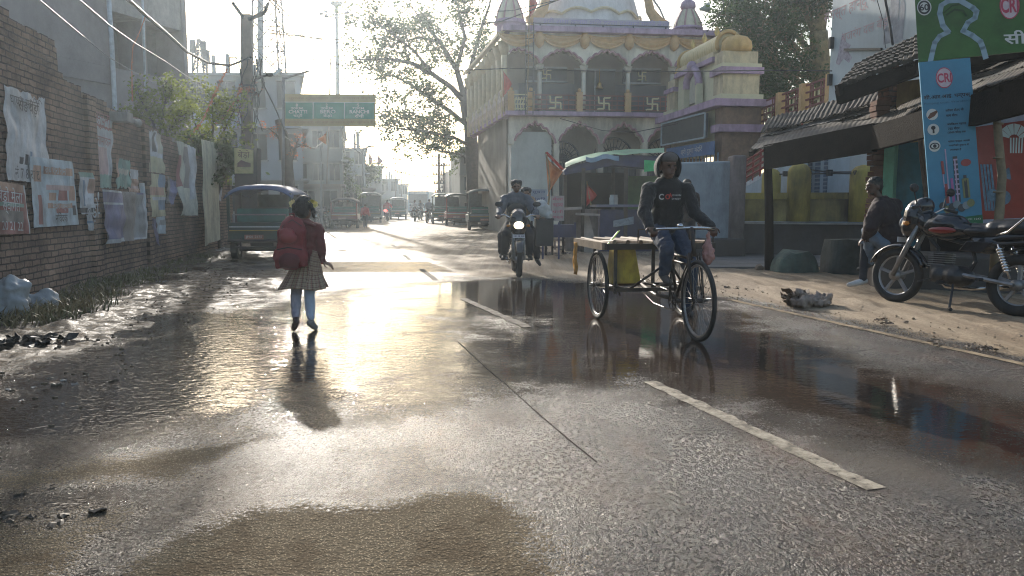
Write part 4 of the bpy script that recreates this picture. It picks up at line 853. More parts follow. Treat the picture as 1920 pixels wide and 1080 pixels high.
# lower pale wall with striped panels behind the parapet
lw0 = P(1402, 350, 22.8); lw1 = P(1720, 350, 17.2); 
lw = thing('stair_wall', 'pale grey blue wall with vertical striped strips behind the yellow parapet', 'wall', (lw0.x,lw0.y,0), 0)
mb = MB(); a = Vector((P(1490,350,20.6).x, 20.6, 0)); b = Vector((lw1.x, lw1.y, 0)); mb.prism([a, b, b+Vector((.3,.3,0)), a+Vector((.3,.3,0))], (0,0,2.85)); mb.build('wall', MATS['pale_blue_wall'], lw)
mb = MB(); u_ = (b-a).normalized(); nn_ = Vector((u_.y,-u_.x,0)); 
if nn_.y > 0: nn_ = -nn_
for k, px in enumerate((1520,1534,1549)):
    for z_ in range(18):
        q = on_plane(px, 320, a, u_)+nn_*.015; q.z = .9+z_*.1; mb.bar(q, q+Z*.075, .16 if k % 2 else .12, .02, up=nn_)
mb.build('stripe_tiles', mat('stripe_navy', (.12,.15,.2), .6), lw)
# yellow parapet on its plinth
plz = P(1500, 421, 17.6).z
pa, pb = P(1396, 421, 18), P(1700, 421, 17.2)
pl = thing('plinth', 'dark stained concrete plinth under the yellow parapet', 'plinth', (pa.x, pa.y, 0), 0)
mb = MB(); a = Vector((pa.x, 18, -.05)); b = Vector((pb.x, 17.2, -.05)); mb.prism([a, b, b+Vector((.3,2.6,0)), a+Vector((.3,2.6,0))], (0,0,plz+.05)); mb.build('block', mat('stained_concrete', (.1,.09,.085), .9, var=.3, vs=2, dirt=.7, bump=.3, bs=9), pl)
mb = MB(); mb.prism([a+Z*(plz+.053)-Vector((0,.05,0)), b+Z*(plz+.053)-Vector((0,.05,0)), b+Z*(plz+.053)+Vector((0,.3,0)), a+Z*(plz+.053)+Vector((0,.3,0))], (0,0,.03)); mb.build('top_edge', mat('dusty_ledge', (.36,.34,.31), .8), pl)
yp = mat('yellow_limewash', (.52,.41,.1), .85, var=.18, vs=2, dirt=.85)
par = thing('yellow_parapet', 'low yellow wall with round topped pillars, stained black along its foot', 'parapet', (pa.x, 18.3, plz), 0)
mb = MB(); z0 = plz+.06; zt2 = P(1500, 364, 18.2).z
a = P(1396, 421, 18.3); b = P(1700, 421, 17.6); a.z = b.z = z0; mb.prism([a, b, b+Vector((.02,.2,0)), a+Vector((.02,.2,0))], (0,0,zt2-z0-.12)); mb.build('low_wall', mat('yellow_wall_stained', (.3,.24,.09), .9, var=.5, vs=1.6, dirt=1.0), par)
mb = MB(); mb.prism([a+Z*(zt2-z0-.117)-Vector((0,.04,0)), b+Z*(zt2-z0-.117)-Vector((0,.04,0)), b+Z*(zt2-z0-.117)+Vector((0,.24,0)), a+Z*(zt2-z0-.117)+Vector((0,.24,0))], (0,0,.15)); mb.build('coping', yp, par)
def ypillar(px, w_, top, Y, z0_=None):
    p = P(px, 400, Y); p.z = z0_ or z0; zt_ = P(px, top, Y).z; r = w_*Y/F/2; mb = MB()
    mb.tube([p, Vector((p.x,p.y,zt_-r*.8)), Vector((p.x,p.y,zt_-r*.45)), Vector((p.x,p.y,zt_-r*.15)), Vector((p.x,p.y,zt_))], [r, r, r*.87, r*.6, r*.1], 20); mb.build('pillar', yp, par, smooth=True)
ypillar(1496, 42, 306, 18.1); ypillar(1615, 46, 309, 17.7); ypillar(1444, 34, 316, 20.2)
mb = MB(); 
mb.tube([P(1462,327,18.3), P(1476,326,18.1)], .02, 6); mb.box(P(1472,326,18.1), (.1,.06,.12)); tag(mb.build('iron_bracket', dkm), 'small black iron bracket left of the middle yellow pillar', 'bracket'); mb = MB()
for dz in (-.05,.05): mb.tube([P(1517,322,18.1)+Z*dz, P(1553,324,18.0)+Z*dz*.3, P(1596,324,17.7)+Z*dz*.4], .018, 6)
q = P(1555,324,18.0); mb.box(q, (.13,.08,.14)); q = P(1604,324,17.6); mb.box(q, (.07,.08,.1))
tag(mb.build('iron_chain_bar', dkm), 'pair of thin black iron rods linking the two yellow pillars', 'barrier')
# grey free standing wall, left of the parapet
ga = thing('grey_wall', 'weathered bluish grey wall ending in a rounded brownish pier, behind the cart rider', 'wall', P(1340, 480, 18)*1, 0)
gw0, gw1 = P(1243, 400, 18.6), P(1372, 400, 17.9); zt3 = P(1330, 302, 18).z
a = Vector((gw0.x, gw0.y, -.05)); b = Vector((gw1.x, gw1.y, -.05)); mb = MB(); mb.prism([a, b, b+Vector((.05,.3,0)), a+Vector((.05,.3,0))], (0,0,zt3+.05)); 
mb.build('wall', mat('grey_blue_limewash', (.30,.34,.37), .85, var=.2, vs=1.4, dirt=1.0, bump=.3, bs=8), ga, bevel=.05)
c_ = P(1384, 400, 17.7); mb = MB(); mb.span((c_.x-.15, c_.y, -.05), (c_.x+.17, c_.y+.5, zt3+.12)); mb.build('pier', mat('brown_grey_pier', (.25,.2,.19), .85, var=.25, vs=2, dirt=.9), ga, bevel=.05)
mb = MB(); a2, b2 = P(1285, 432, 17.2), P(1400, 432, 17.2); mb.prism([Vector((a2.x,17.2,-.05)), Vector((b2.x,17.2,-.05)), Vector((b2.x,17.85,-.05)), Vector((a2.x,17.85,-.05))], (0,0,.5)); mb.build('footing', MATS['stained_concrete'], ga, bevel=.03)
# paved apron in front of the plinth
mb = MB(); q = [G(1300,500), G(1700,505), P(1750,470,15.5), P(1290,470,18)]
pts = [Vector((p.x, p.y, .07)) for p in (G(1330,508), G(1640,505), G(1640,482), G(1300,482))]; mb.prism([p-Z*.12 for p in pts], (0,0,.12)); tag(mb.build('pavement', mat('apron_concrete', (.17,.16,.15), .7, var=.3, vs=3, dirt=.5)), kind='structure')
# stone blocks
def stone(name, label, px0, px1, pyt, pyb, Y, dep, c, seed, topw=1.0, round_=.3):
    a = P(px0, pyb, Y); b = P(px1, pyb, Y); zt_ = P(px0, pyt, Y).z; xc = (a.x+b.x)/2; W_ = b.x-a.x; mb = MB(); n = 10
    t = thing(name, label, 'stone', (xc, Y+dep/2, .03), 0)
    for sgn_ in (0,):
        V_ = []; F_ = []
        rows = []
        for i in range(9):
            v = i/8; rows.append([Vector((xc+(W_/2*(1-(1-topw)*v)*(1-round_*max(0, v-.6)**2*3))*math.copysign(min(1, abs(math.cos(t))**.5), math.cos(t)), Y+dep/2+dep/2*(1-.3*round_*v)*math.copysign(min(1, abs(math.sin(t))**.5), math.sin(t)), .0+(zt_)*v)) for t in [2*math.pi*k/24 for k in range(25)]])
        for r_ in rows:
            for p in r_: p += Vector((mnoise.noise(p*3+Vector((seed,0,0))), mnoise.noise(p*3+Vector((0,seed,0))), mnoise.noise(p*4)))*.05*(1 if p.z > .05 else .3)
        mb.grid(rows); mb.F.append([len(mb.V)-25+k for k in range(24)]); mb.M.append(0)
    mb.build('stone_body', mat('stone_'+str(seed), c, .8, var=.4, vs=5, bump=.4, bs=16, dirt=.5), t, smooth=False); return t
stone('stone_slab', 'low rounded greenish stone slab right of the shed post', 1460, 1546, 472, 518, 13.2, .7, (.07,.11,.09), 1, .72, .8)
stone('stone_block', 'squarish dark stone block left of the seated man', 1562, 1650, 452, 517, 13.0, .8, (.05,.06,.055), 2, .93, .2)
stone('rock', 'small brown rock at the foot of the shed post', 1417, 1434, 499, 511, 13.9, .2, (.17,.12,.08), 3, .6, .8)
# ---------------------------------------------------------------- lean-to shed, billboards and shop on the right
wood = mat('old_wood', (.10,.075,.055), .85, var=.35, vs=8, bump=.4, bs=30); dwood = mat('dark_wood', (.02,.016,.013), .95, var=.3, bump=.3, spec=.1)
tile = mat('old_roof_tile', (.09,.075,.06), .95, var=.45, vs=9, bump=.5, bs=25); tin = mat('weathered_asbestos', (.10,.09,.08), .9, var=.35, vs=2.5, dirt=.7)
shed = thing('lean_to_shed', 'dark timber lean-to roof of corrugated sheets on a wooden post, right side of the road', 'shed', G(1440, 510), 0)
E0 = P(1408, 279, 14.1); E1 = P(1668, 226, 11.9); E2 = P(1925, 133, 8.2)   # eave, far to near
R0 = P(1440, 243, 15.3); R1 = P(1700, 178, 13.4); R2 = P(2050, 60, 10.2)
def corr(mb, A_, B_, C_, D_, n, m_, amp=.014, seed=0, jag=.06):   # eave A-B, top D-C
    rows = []; rd = random.Random(seed); L = (B_-A_).length
    for j in range(m_+1):
        v = j/m_; row = []
        for k in range(n+1):
            u = k/n; p = A_.lerp(B_, u).lerp(D_.lerp(C_, u), v); s = Z*amp*math.sin(u*L/.09*2*math.pi)+Z*mnoise.noise(Vector((u*5, v*2, seed)))*.06
            if j == 0: p = p-(D_-A_).normalized()*abs(mnoise.noise(Vector((u*9, seed, 1))))*jag
            row.append(p+s)
        rows.append(row)
    mb.grid(rows)
for k in range(4):
    a, b = k/4, (k+1.25)/4; up_ = Z*(.012*k)
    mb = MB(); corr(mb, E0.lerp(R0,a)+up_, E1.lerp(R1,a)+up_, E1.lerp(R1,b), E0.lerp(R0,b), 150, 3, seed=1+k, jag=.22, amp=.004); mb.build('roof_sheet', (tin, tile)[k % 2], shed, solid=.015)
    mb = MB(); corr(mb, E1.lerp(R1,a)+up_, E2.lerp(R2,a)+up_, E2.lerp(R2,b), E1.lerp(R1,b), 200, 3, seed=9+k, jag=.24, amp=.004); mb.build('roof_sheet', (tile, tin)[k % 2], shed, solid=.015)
mb = MB(); up0, up1 = E0.lerp(R0, .55)+Z*.1, E1.lerp(R1,.6)+Z*.12; corr(mb, up0, up1, R1+Z*.22, R0+Z*.2, 110, 4, seed=3, jag=.2); mb.build('roof_sheet', MATS['old_roof_tile'], shed, solid=.02)
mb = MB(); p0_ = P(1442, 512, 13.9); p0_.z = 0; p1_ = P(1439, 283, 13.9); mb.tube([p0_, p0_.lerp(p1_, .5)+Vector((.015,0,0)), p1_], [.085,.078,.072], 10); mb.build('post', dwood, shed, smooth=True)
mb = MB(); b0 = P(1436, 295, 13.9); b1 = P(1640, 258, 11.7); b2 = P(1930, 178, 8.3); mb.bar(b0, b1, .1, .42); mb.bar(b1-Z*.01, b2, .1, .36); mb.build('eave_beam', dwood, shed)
mb = MB()
for k in range(9):
    a = E0.lerp(E1, k/8)-Z*.09; b = R0.lerp(R1, k/8)-Z*.09; mb.bar(a, b, .07, .08)
for k in range(1,8):
    a = E1.lerp(E2, k/8)-Z*.09; b = R1.lerp(R2, k/8)-Z*.09; mb.bar(a, b, .07, .08)
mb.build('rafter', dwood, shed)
# upper tiled roof of the shop
shop = thing('tiled_shop', 'old shop with a tiled roof, green pillar and teal door behind the billboards', 'shop', P(1700, 500, 12.3)*1, 0)
U0 = P(1572, 165, 12.6); U1 = P(1722, 108, 11.6); V1 = P(1722, 68, 12.4); V0 = P(1608, 122, 13.2); U2 = P(1960, 60, 9.8); V2 = P(1960, -10, 11)
def tiles(A_, B_, C_, D_, rows_, cols_, seed):
    rd = random.Random(seed); mb = MB()
    for j in range(rows_):
        for k in range(cols_):
            u = (k+.5)/cols_; v0_, v1_ = j/rows_, (j+1.25)/rows_
            p = A_.lerp(B_, u).lerp(D_.lerp(C_, u), v0_)+Z*(.03+rd.uniform(-.012,.015)); q = A_.lerp(B_, u).lerp(D_.lerp(C_, u), min(1, v1_))+Z*rd.uniform(-.01,.015)
            if j == 0: p -= (q-p)*rd.uniform(0,.3)
            w_ = (B_-A_).length/cols_; mb.tube([p, q], [w_*.6, w_*.5], 6)
    mb.build('tile_course', tile, shop)
tiles(U0, U1, V1, V0, 6, 16, 1); tiles(U1, U2, V2, V1, 6, 22, 2)
mb = MB(); mb.bar(U0-Z*.15, U1-Z*.15, .12, .22); mb.bar(U1-Z*.15, U2-Z*.15, .12, .22); mb.bar(P(1570,170,12.5), P(1640,150,12.6), .1, .18); mb.bar(U0-Z*.05, V0-Z*.12, .08, .1); mb.bar(P(1582,190,12.6), P(1602,158,12.7), .04, .04); mb.build('eave_board', dwood, shop)
mb = MB(); q0, q1, q2 = P(1640,330,12.9), P(1735,330,12.2), P(1990,330,10.4)
def vwall(p, q, z0, z1, m, name, par_, th=.2):
    mb = MB(); a = Vector((p.x,p.y,z0)); b = Vector((q.x,q.y,z0)); n_ = Vector((a.y-b.y, b.x-a.x, 0)).normalized()
    if n_.y < 0: n_ = -n_
    mb.prism([a, b, b+n_*th, a+n_*th], (0,0,z1-z0)); return mb.build(name, m, par_)
ywm = mat('flaking_yellow', (.36,.26,.11), .85, var=.3, vs=3, dirt=.6); brk = brick_mat('crumbling_brick', (.14,.06,.04), (.2,.1,.06), (.08,.06,.05))
vwall(P(1675,300,12.6), P(1735,300,12.2), P(1700,292,12.4).z, P(1700,150,12.4).z, ywm, 'yellow_wall', shop)
vwall(P(1668,300,12.45), P(1732,300,12.05), 0, P(1700,268,12.3).z, mat('teal_door_paint', (.03,.16,.2), .6, var=.2, dirt=.4), 'teal_door', shop, .06)
vwall(P(1735,300,12.2), q2, 0, 3.4, dwood, 'shop_wall', shop)
rr = random.Random(8); mb = MB()
for k in range(34):
    z_ = k*.085; c_ = P(1648, 300, 12.5); mb.box((c_.x+rr.uniform(-.03,.03), c_.y, z_), (.2+rr.uniform(0,.07), .22, .075))
mb.build('brick_jamb', mat('raw_brick', (.15,.07,.045), .9, var=.4, vs=6), shop)
vwall(P(1657,300,12.3), P(1677,300,12.2), .3, P(1665,222,12.3).z, mat('mint_green_paint', (.16,.40,.26), .75, var=.15, dirt=.45), 'green_pillar', shop, .25)
vwall(P(1640,300,13.0), P(1660,300,12.8), 1.2, 3.6, brk, 'brick_wall_end', shop)
mb = MB(); a = P(1690,225,12.1); b = P(1722,215,11.9); mb.bar(a, b, .4, .1); mb.build('canopy_board', dwood, shop)
mb = MB(); mb.tube([P(1726,232,11.2), P(1731,300,11.2), P(1746,420,11.2), P(1752,470,11.2)], .05, 8); mb.tube([P(1735,240,11), P(1742,330,11)], .04, 8); mb.build('prop_pole', wood, shop)
# ledge the man sits on
mb = MB(); a = P(1640,470,10.9); b = P(1745,470,10.3); mb.prism([Vector((a.x,a.y,0)), Vector((b.x+2.5,b.y-1.2,0)), Vector((b.x+2.9,b.y+.2,0)), Vector((a.x+.3,a.y+1.1,0))], (0,0,.52)); tag(mb.build('stone_step', MATS['stained_concrete'], bevel=.03), 'dark concrete step in front of the shop where the man sits', 'step')
# ---- billboards
def board(name, label, quad, th=.05, back=None):     # quad world points TL TR BR BL
    c = [Vector(q) for q in quad]; u = (c[1]-c[0]).normalized(); v = (c[0]-c[3]).normalized(); n = u.cross(v).normalized()
    if n.y > 0: n = -n
    t = thing(name, label, 'billboard', c[3], 0)
    def pt(a, b, o=0): return c[0].lerp(c[1], a).lerp(c[3].lerp(c[2], a), b)+n*o
    t['_'] = 1; del t['_']
    return t, pt, u, v, n
def panel(par_, pt, n, a0, b0, a1, b1, o, m, th=.04, name='panel'):
    mb = MB(); mb.prism([pt(a0,b0,o), pt(a1,b0,o), pt(a1,b1,o), pt(a0,b1,o)], n*-th); return mb.build(name, m, par_)
gnm = mat('board_green', (.035,.12,.025), .45, var=.35, vs=3); wht = mat('print_white', (.62,.64,.62), .5, var=.05); red = mat('print_red', (.5,.06,.12), .5); ltb = mat('print_pale_blue', (.30,.42,.50), .5, var=.05); ink = mat('print_ink', (.015,.018,.03), .5); navy = mat('print_navy', (.03,.05,.15), .5)
def ellipse(mb, pt, a, b, ra, rb, o, mi=0, n=28): mb.add([pt(a+ra*math.cos(t), b+rb*math.sin(t), o) for t in [2*math.pi*k/n for k in range(n)]], [tuple(range(n))], mi)
def ribbon(mb, pts, w_, n, mi=0):
    for i in range(len(pts)-1):
        p, q = pts[i], pts[i+1]; d = (q-p).normalized(); s_ = d.cross(n).normalized()*w_/2; mb.add([p-s_-d*w_*.3, p+s_-d*w_*.3, q+s_+d*w_*.3, q-s_+d*w_*.3], [(0,1,2,3)], mi)
q = [P(1712,-60,9.5), P(2080,-90,8.6), P(2090,80,8.6), P(1722,116,9.5)]
bg_, pt, u_, v_, n_ = board('green_billboard', 'green advertising board with a pale blue outline of a head and shoulders, top right', q)
panel(bg_, pt, n_, 0, 0, 1, 1, 0, gnm, .06)
def px2(px, py, o=.008): r = ray(px, py); c0 = pt(0,0); t = (c0-Vector((0,0,CH))).dot(n_)/r.dot(n_); return Vector((0,0,CH))+r*t+n_*o
mb = MB(); head = [(1744,118),(1749,95),(1753,80),(1762,68),(1778,60),(1768,48),(1762,25),(1765,10),(1778,2),(1800,1),(1812,8),(1824,15),(1831,22),(1828,34),(1815,42),(1806,58),(1822,66),(1838,78),(1843,90),(1848,108)]
ribbon(mb, [px2(*p) for p in head], .055, n_); mb.build('figure_outline', ltb, bg_)
mb = MB(); ribbon(mb, [px2(*p, .007) for p in ((1770,24),(1785,11),(1800,8))], .015, n_); ribbon(mb, [px2(*p, .007) for p in ((1775,28),(1790,18),(1806,20),(1812,30))], .02, n_); mb.build('cap_line', mat('print_dark_green', (.012,.05,.012), .5), bg_)
def disc(mb, cx, cy_2, rx, ry, o, mi=0): mb.add([px2(cx+rx*math.cos(t), cy_2+ry*math.sin(t), o) for t in [2*math.pi*k/28 for k in range(28)]], [tuple(range(28))], mi)
mb = MB(); disc(mb, 1733, 14, 13.5, 15, .006, 0); disc(mb, 1733, 14, 11.5, 12.8, .009, 1); disc(mb, 1733, 14, 8.5, 9.5, .012, 0); mb.text('60', px2(1733,14,.015), u_, v_, h=.075, mi=1, bold=.02); mb.build('round_badge', [wht, mat('badge_black', (.03,.03,.035), .5)], bg_)
mb = MB(); disc(mb, 1893, 10, 19, 26, .006, 0); disc(mb, 1893, 10, 17, 24, .009, 1); mb.text('CRI', px2(1893,10,.012), u_, v_, w=.17, h=.17, mi=0, bold=.03); mb.build('oval_logo', [red, mat('logo_pink', (.62,.5,.55), .5)], bg_)
mb = MB(); mb.text('सी.आर.आई.', px2(1882,72,.008), u_, v_, w=1.0, h=.17, center=False, bold=.02); mb.build('lettering', wht, bg_)
q = [P(1723,117,9.4), P(1819,108,9.25), P(1843,416,9.25), P(1747,428,9.4)]
bb, pt, u_, v_, n_ = board('blue_banner', 'tall light blue pump advertising banner leaning slightly, beside the parked motorcycle', q)
panel(bb, pt, n_, 0, 0, 1, 1, 0, mat('board_blue', (.05,.235,.38), .45, var=.1), .04)
panel(bb, pt, n_, 0, .955, 1, 1.03, .004, mat('strip_green', (.02,.14,.06), .5), .003, 'green_strip')
mb = MB(); ellipse(mb, pt, .47, .105, .165, .062, .004, 0); ellipse(mb, pt, .47, .105, .15, .056, .007, 1); mb.text('CRI', pt(.47,.105,.010), u_, v_, w=.15, h=.11, mi=0, bold=.03); mb.build('oval_logo', [red, MATS['logo_pink']], bb)
mb = MB()
for tx_, a, b, w_ in (('सी.आर.आई. पम्पस्', .5, .215, .5),('कॉपर रोटर के', .62, .30, .3),('साथ मोटर', .56, .33, .19),('अधिकतम गहराई', .64, .385, .32),('765 मीटर', .58, .41, .19),('(2500 फीट) तक', .63, .435, .3),('स्पेयर पार्ट्स आपके', .66, .49, .36),('नजदीकी दुकान में', .65, .515, .33),('उपलब्ध हैं', .58, .54, .19)):
    mb.text(tx_, pt(a,b,.004), u_, v_, w=w_*.64 if b > .25 else .5, h=.035 if b > .25 else .07, bold=.018)
mb.build('lettering', ink, bb)
mb = MB(); mb.text('Pumping trust. Worldwide', pt(.5,.252,.004), u_, v_, w=.5, h=.032); mb.build('slogan', mat('print_teal', (.02,.12,.2), .5), bb)
mb = MB(); mb.text('CALL FREE 1800 121 1243', pt(.58,.968,.008), u_, v_, w=.42, h=.022, bold=.01); mb.text('www.cripumps.com', pt(.6,.995,.008), u_, v_, w=.3, h=.016); mb.build('contact_lettering', wht, bb)
for b, kind in ((.315,0),(.405,1),(.505,2)):
    mb = MB(); ellipse(mb, pt, .18, b, .115, .034, .004, 0)
    if kind == 0: mb.add([pt(a_,b_,.008) for a_,b_ in ((.08,b+.018),(.14,b-.008),(.27,b-.022),(.29,b-.012),(.22,b+.012),(.12,b+.024))], [(0,1,2,3,4,5)], 1)
    elif kind == 1: ellipse(mb, pt, .18, b-.01, .045, .012, .008, 2); mb.add([pt(a_,b_,.008) for a_,b_ in ((.165,b-.01),(.195,b-.01),(.2,b+.022),(.16,b+.022))], [(0,1,2,3)], 2)
    else: ellipse(mb, pt, .18, b, .095, .02, .008, 2); ellipse(mb, pt, .18, b, .07, .014, .011, 0); ellipse(mb, pt, .18, b, .035, .011, .014, 2)
    mb.build('round_icon', [wht, mat('icon_brown', (.14,.06,.04), .5), ink], bb)
mb = MB()
for (a, w_, b0_, b1_, mi) in ((.3,.05,.60,.68,0),(.3,.02,.68,.76,1),(.34,.06,.74,.86,0),(.38,.025,.53,.86,1),(.46,.05,.71,.86,3),(.555,.085,.58,.86,2),(.545,.03,.6,.86,1),(.72,.13,.72,.84,4),(.72,.06,.70,.84,2)):
    mb.prism([pt(a-w_/2,b0_,.004), pt(a+w_/2,b0_,.004), pt(a+w_/2+.01,b1_,.004), pt(a-w_/2+.01,b1_,.004)], n_*.004, mi)
for k in range(8):
    mb.prism([pt(.52,.595+k*.03,.01), pt(.6,.595+k*.03,.01), pt(.6,.605+k*.03,.01), pt(.52,.605+k*.03,.01)], n_*.002, 1)
for k in range(7): ellipse(mb, pt, .25+k*.09, .885+.012*((k*5) % 3-1), .075, .024, .01+k*.0015, (2,4,2,5,2,5,4)[k])
ellipse(mb, pt, .76, .625, .1, .022, .006, 0); mb.build('pump_picture', [mat('pr_r', (.3,.06,.06), .5), mat('pr_p', (.45,.36,.5), .5), mat('pr_k', (.05,.06,.07), .5), mat('pr_m', (.35,.12,.3), .5), mat('pr_g', (.2,.22,.1), .5), mat('pr_s', (.2,.25,.28), .5)], bb)
q = [P(1800,226,9.9), P(2060,190,8.9), P(2070,436,8.9), P(1838,442,9.9)]
rb_, pt, u_, v_, n_ = board('red_banner', 'red advertising banner with a white fan shaped emblem, behind the bamboo pole', q)
panel(rb_, pt, n_, 0, 0, 1, 1, 0, mat('board_red', (.33,.055,.035), .5, var=.15), .03)
panel(rb_, pt, n_, 0, 0, 1, .07, .004, mat('band_lilac', (.42,.42,.52), .5), .003, 'top_band'); panel(rb_, pt, n_, 0, .86, 1, 1, .004, MATS['band_lilac'], .003, 'bottom_band')
mb = MB()
def px3(px, py, o=.01): r = ray(px, py); c0 = pt(0,0); t = (c0-Vector((0,0,CH))).dot(n_)/r.dot(n_); return Vector((0,0,CH))+r*t+n_*o
for k, an in enumerate((-62,-38,-14,12,38,64)):
    c_ = Vector((1902, 262)); d_ = Vector((math.sin(R(an)), -math.cos(R(an)))); s_ = Vector((-d_.y, d_.x)); a_, b_ = c_+d_*10, c_+d_*30
    mb.add([px3(*(a_-s_*2)), px3(*(a_+s_*2)), px3(*(b_+s_*6)), px3(*(b_-s_*6))], [(0,1,2,3)])
for k in range(5): mb.add([px3(1894+k*5.5,258), px3(1897+k*5.5,258), px3(1897+k*5,287), px3(1894+k*5,287)], [(0,1,2,3)])
mb.build('fan_emblem', wht, rb_)
mb = MB()
for k in range(4): x_ = 1838+k*6; mb.add([px3(x_,308,.008), px3(x_+4,308,.008), px3(x_+14,395,.008), px3(x_+9,395,.008)], [(0,1,2,3)])
def dsk(cx, cy_2, r_): mb.add([px3(cx+r_*math.cos(t), cy_2+r_*.9*math.sin(t), .012) for t in [2*math.pi*k/20 for k in range(20)]], [tuple(range(20))])
dsk(1880,370,16); dsk(1862,365,12); dsk(1896,325,13); dsk(1912,318,16); mb.build('pump_picture', mat('pump_steel', (.15,.19,.25), .4, var=.4, vs=18), rb_)
mb = MB(); mb.tube([P(1867,195,9.0), P(1872,260,9.0), P(1879,330,9.0), P(1874,400,9.0), P(1868,450,9.0), P(1862,540,9.0)], [.035,.045,.045,.05,.05,.055], 10)
for py in (232,296,360,425): mb.tube([P(1872,py,9.0)+Z*.01, P(1872,py,9.0)-Z*.01], .054, 10)
tag(mb.build('bamboo_pole', mat('old_bamboo', (.2,.16,.1), .7, var=.35, vs=7), smooth=True), 'weathered bamboo pole standing in front of the red banner', 'pole')
# cloth bundle of rubbish on the verge
rb2 = thing('cloth_heap', 'crumpled pale dirty cloth lying on the sandy verge', 'cloth', G(1520, 570, .04), 0)
blob('cloth', [('e', (0,0,.04), (.22,.13,.06)), ('e', (-.12,.02,.07), (.1,.08,.08)), ('e', (.14,0,.07), (.12,.12,.06)), ('c', (-.2,-.08,.04), .05, (.15,-.14,.03), .03, 8)], mat('dirty_cloth', (.27,.21,.17), .9, var=.5, vs=9), rb2, .014, 2, disp=.2, dscale=.07)
rubbish('dry_leaf_clump', 'clump of dark dry leaves beside the crumpled cloth on the verge', G(1490, 568, .04), .16, 34, (.14,.09,.055), 41, hh=.14)
for i, (px, py) in enumerate(((1440,545),(1390,540),(1650,600),(1760,640),(1830,650))):
    rubbish('mud_clod', ('dark broken clod of earth near the shed post','crumbly clod of earth on the verge behind the front wheel of the cart','small scatter of earth below the parked motorcycle wheel','little scatter of dark crumbs on the sandy verge below the motorcycle','scatter of earth crumbs at the right edge of the verge')[i], G(px, py, .03), .25, 16, (.16,.11,.07), 50+i, 'earth clod', .0, .35)
# ---------------------------------------------------------------- stall behind the cart
st = thing('market_stall', 'open wooden stall with green tarpaulin roof and dark blue counter behind the cart', 'stall', P(1140, 460, 20)*1, 0)
bl_ = mat('stall_blue', (.055,.055,.12), .7, var=.25, dirt=.5); grn = mat('tarp_green', (.02,.2,.09), .5, var=.25, vs=3); wb = mat('weathered_plank', (.24,.19,.17), .8, var=.3, dirt=.5)
Ys = 19.5
def S(px, py, dY=0): return P(px, py, Ys+dY)
mb = MB(); mb.prism([S(1056,322), S(1062,315), S(1145,290,.1), S(1240,292,.1), S(1250,297,.1), S(1250,318,.1), S(1150,310), S(1060,328)], (.1,2.6,.1)); mb.build('roof', bl_, st)
rows = []
for i in range(7):
    v = i/6; rows.append([P(1060+(1245-1060)*k/18, 318-14*math.sin(min(1, k/9)*1.57)-14*(k/18)**.5+math.sin(k*.7+i)*.6-3*v, Ys-.05+2.7*v)+Z*(.05+.03*mnoise.noise(Vector((k*.6, i*.7, 1)))+.1*math.sin(v*3.1)) for k in range(19)])
mb = MB(); mb.grid(rows); mb.build('tarpaulin', grn, st, smooth=True)
rows = [[P(1098+(1160-1098)*k/8, 303-4*k/8+3*math.sin(k), Ys-.07)+Z*(.12-.12*i/3)-Vector((0, .03*i, 0)) for k in range(9)] for i in range(4)]
mb = MB(); mb.grid(rows); mb.build('white_plastic_edge', mat('plastic_pale', (.22,.30,.36), .4), st)
mb = MB(); mb.prism([S(1208,300,-.1), S(1236,302,-.1), S(1236,320,-.1), S(1208,322,-.1)], (0,.03,0)); mb.build('tarp_flap', mat('tarp_bright_green', (.04,.5,.16), .5), st)
for x_ in (1092, 1172, 1238):
    mb = MB(); p = S(x_, 470); p.z = 0; q = S(x_+2, 315); mb.bar(p, q, .09, .09); mb.build('post', wood, st)
for x_ in (1060, 1150):
    mb = MB(); p = S(x_, 470, 1.8); p.z = 0; q = S(x_, 315, 1.8); mb.bar(p, q, .09, .09); mb.build('post', wood, st)
mb = MB(); a = S(1125, 393); b = S(1245, 393); mb.prism([Vector((a.x,Ys,0)), Vector((b.x,Ys,0)), Vector((b.x,Ys+1.4,0)), Vector((a.x,Ys+1.4,0))], (0,0,a.z)); mb.build('counter', bl_, st)
mb = MB(); a = S(1118, 388,-.1); b = S(1250, 388,-.1); mb.prism([a, b, b+Vector((0,1.6,0)), a+Vector((0,1.6,0))], (0,0,.06)); mb.build('counter_top', mat('counter_grey', (.2,.2,.26), .6), st)
mb = MB(); mb.prism([S(1150,414,-.06), S(1188,406,-.06), S(1188,420,-.06), S(1150,426,-.06)], (0,.03,0)); mb.build('painted_notice', mat('notice_grey', (.3,.32,.34), .7, var=.4, vs=16), st)
mb = MB(); mb.prism([Vector((S(1061,395).x,Ys+.1,0)), Vector((S(1122,395).x,Ys+.1,0)), Vector((S(1122,395).x,Ys+.14,0)), Vector((S(1061,395).x,Ys+.14,0))], (0,0,S(1090,392).z)); 
for k in range(7): x_ = 1063+k*9; p = S(x_,395,.08); mb.bar(Vector((p.x,p.y,0)), Vector((p.x,p.y,S(1090,391).z)), .012, .03)
mb.build('plank_side', wb, st)
mb = MB(); p = S(1096,400,-.3); q = S(1122,462,-.3); mb.prism([p, p+Vector((.1,0,.0)), Vector((q.x,q.y,.03)), Vector((p.x,q.y,.03))], (0,.04,0)); mb.build('leaning_board', mat('pale_board', (.45,.38,.33), .7, dirt=.3), st)
mb = MB(); mb.bar(S(1054,392,-.2), S(1090,390,-.2), .5, .06); mb.bar(S(1080,401,-.4), S(1124,403,-.4), .3, .05); mb.build('shelf', mat('pale_board', (.45,.38,.33), .7), st)
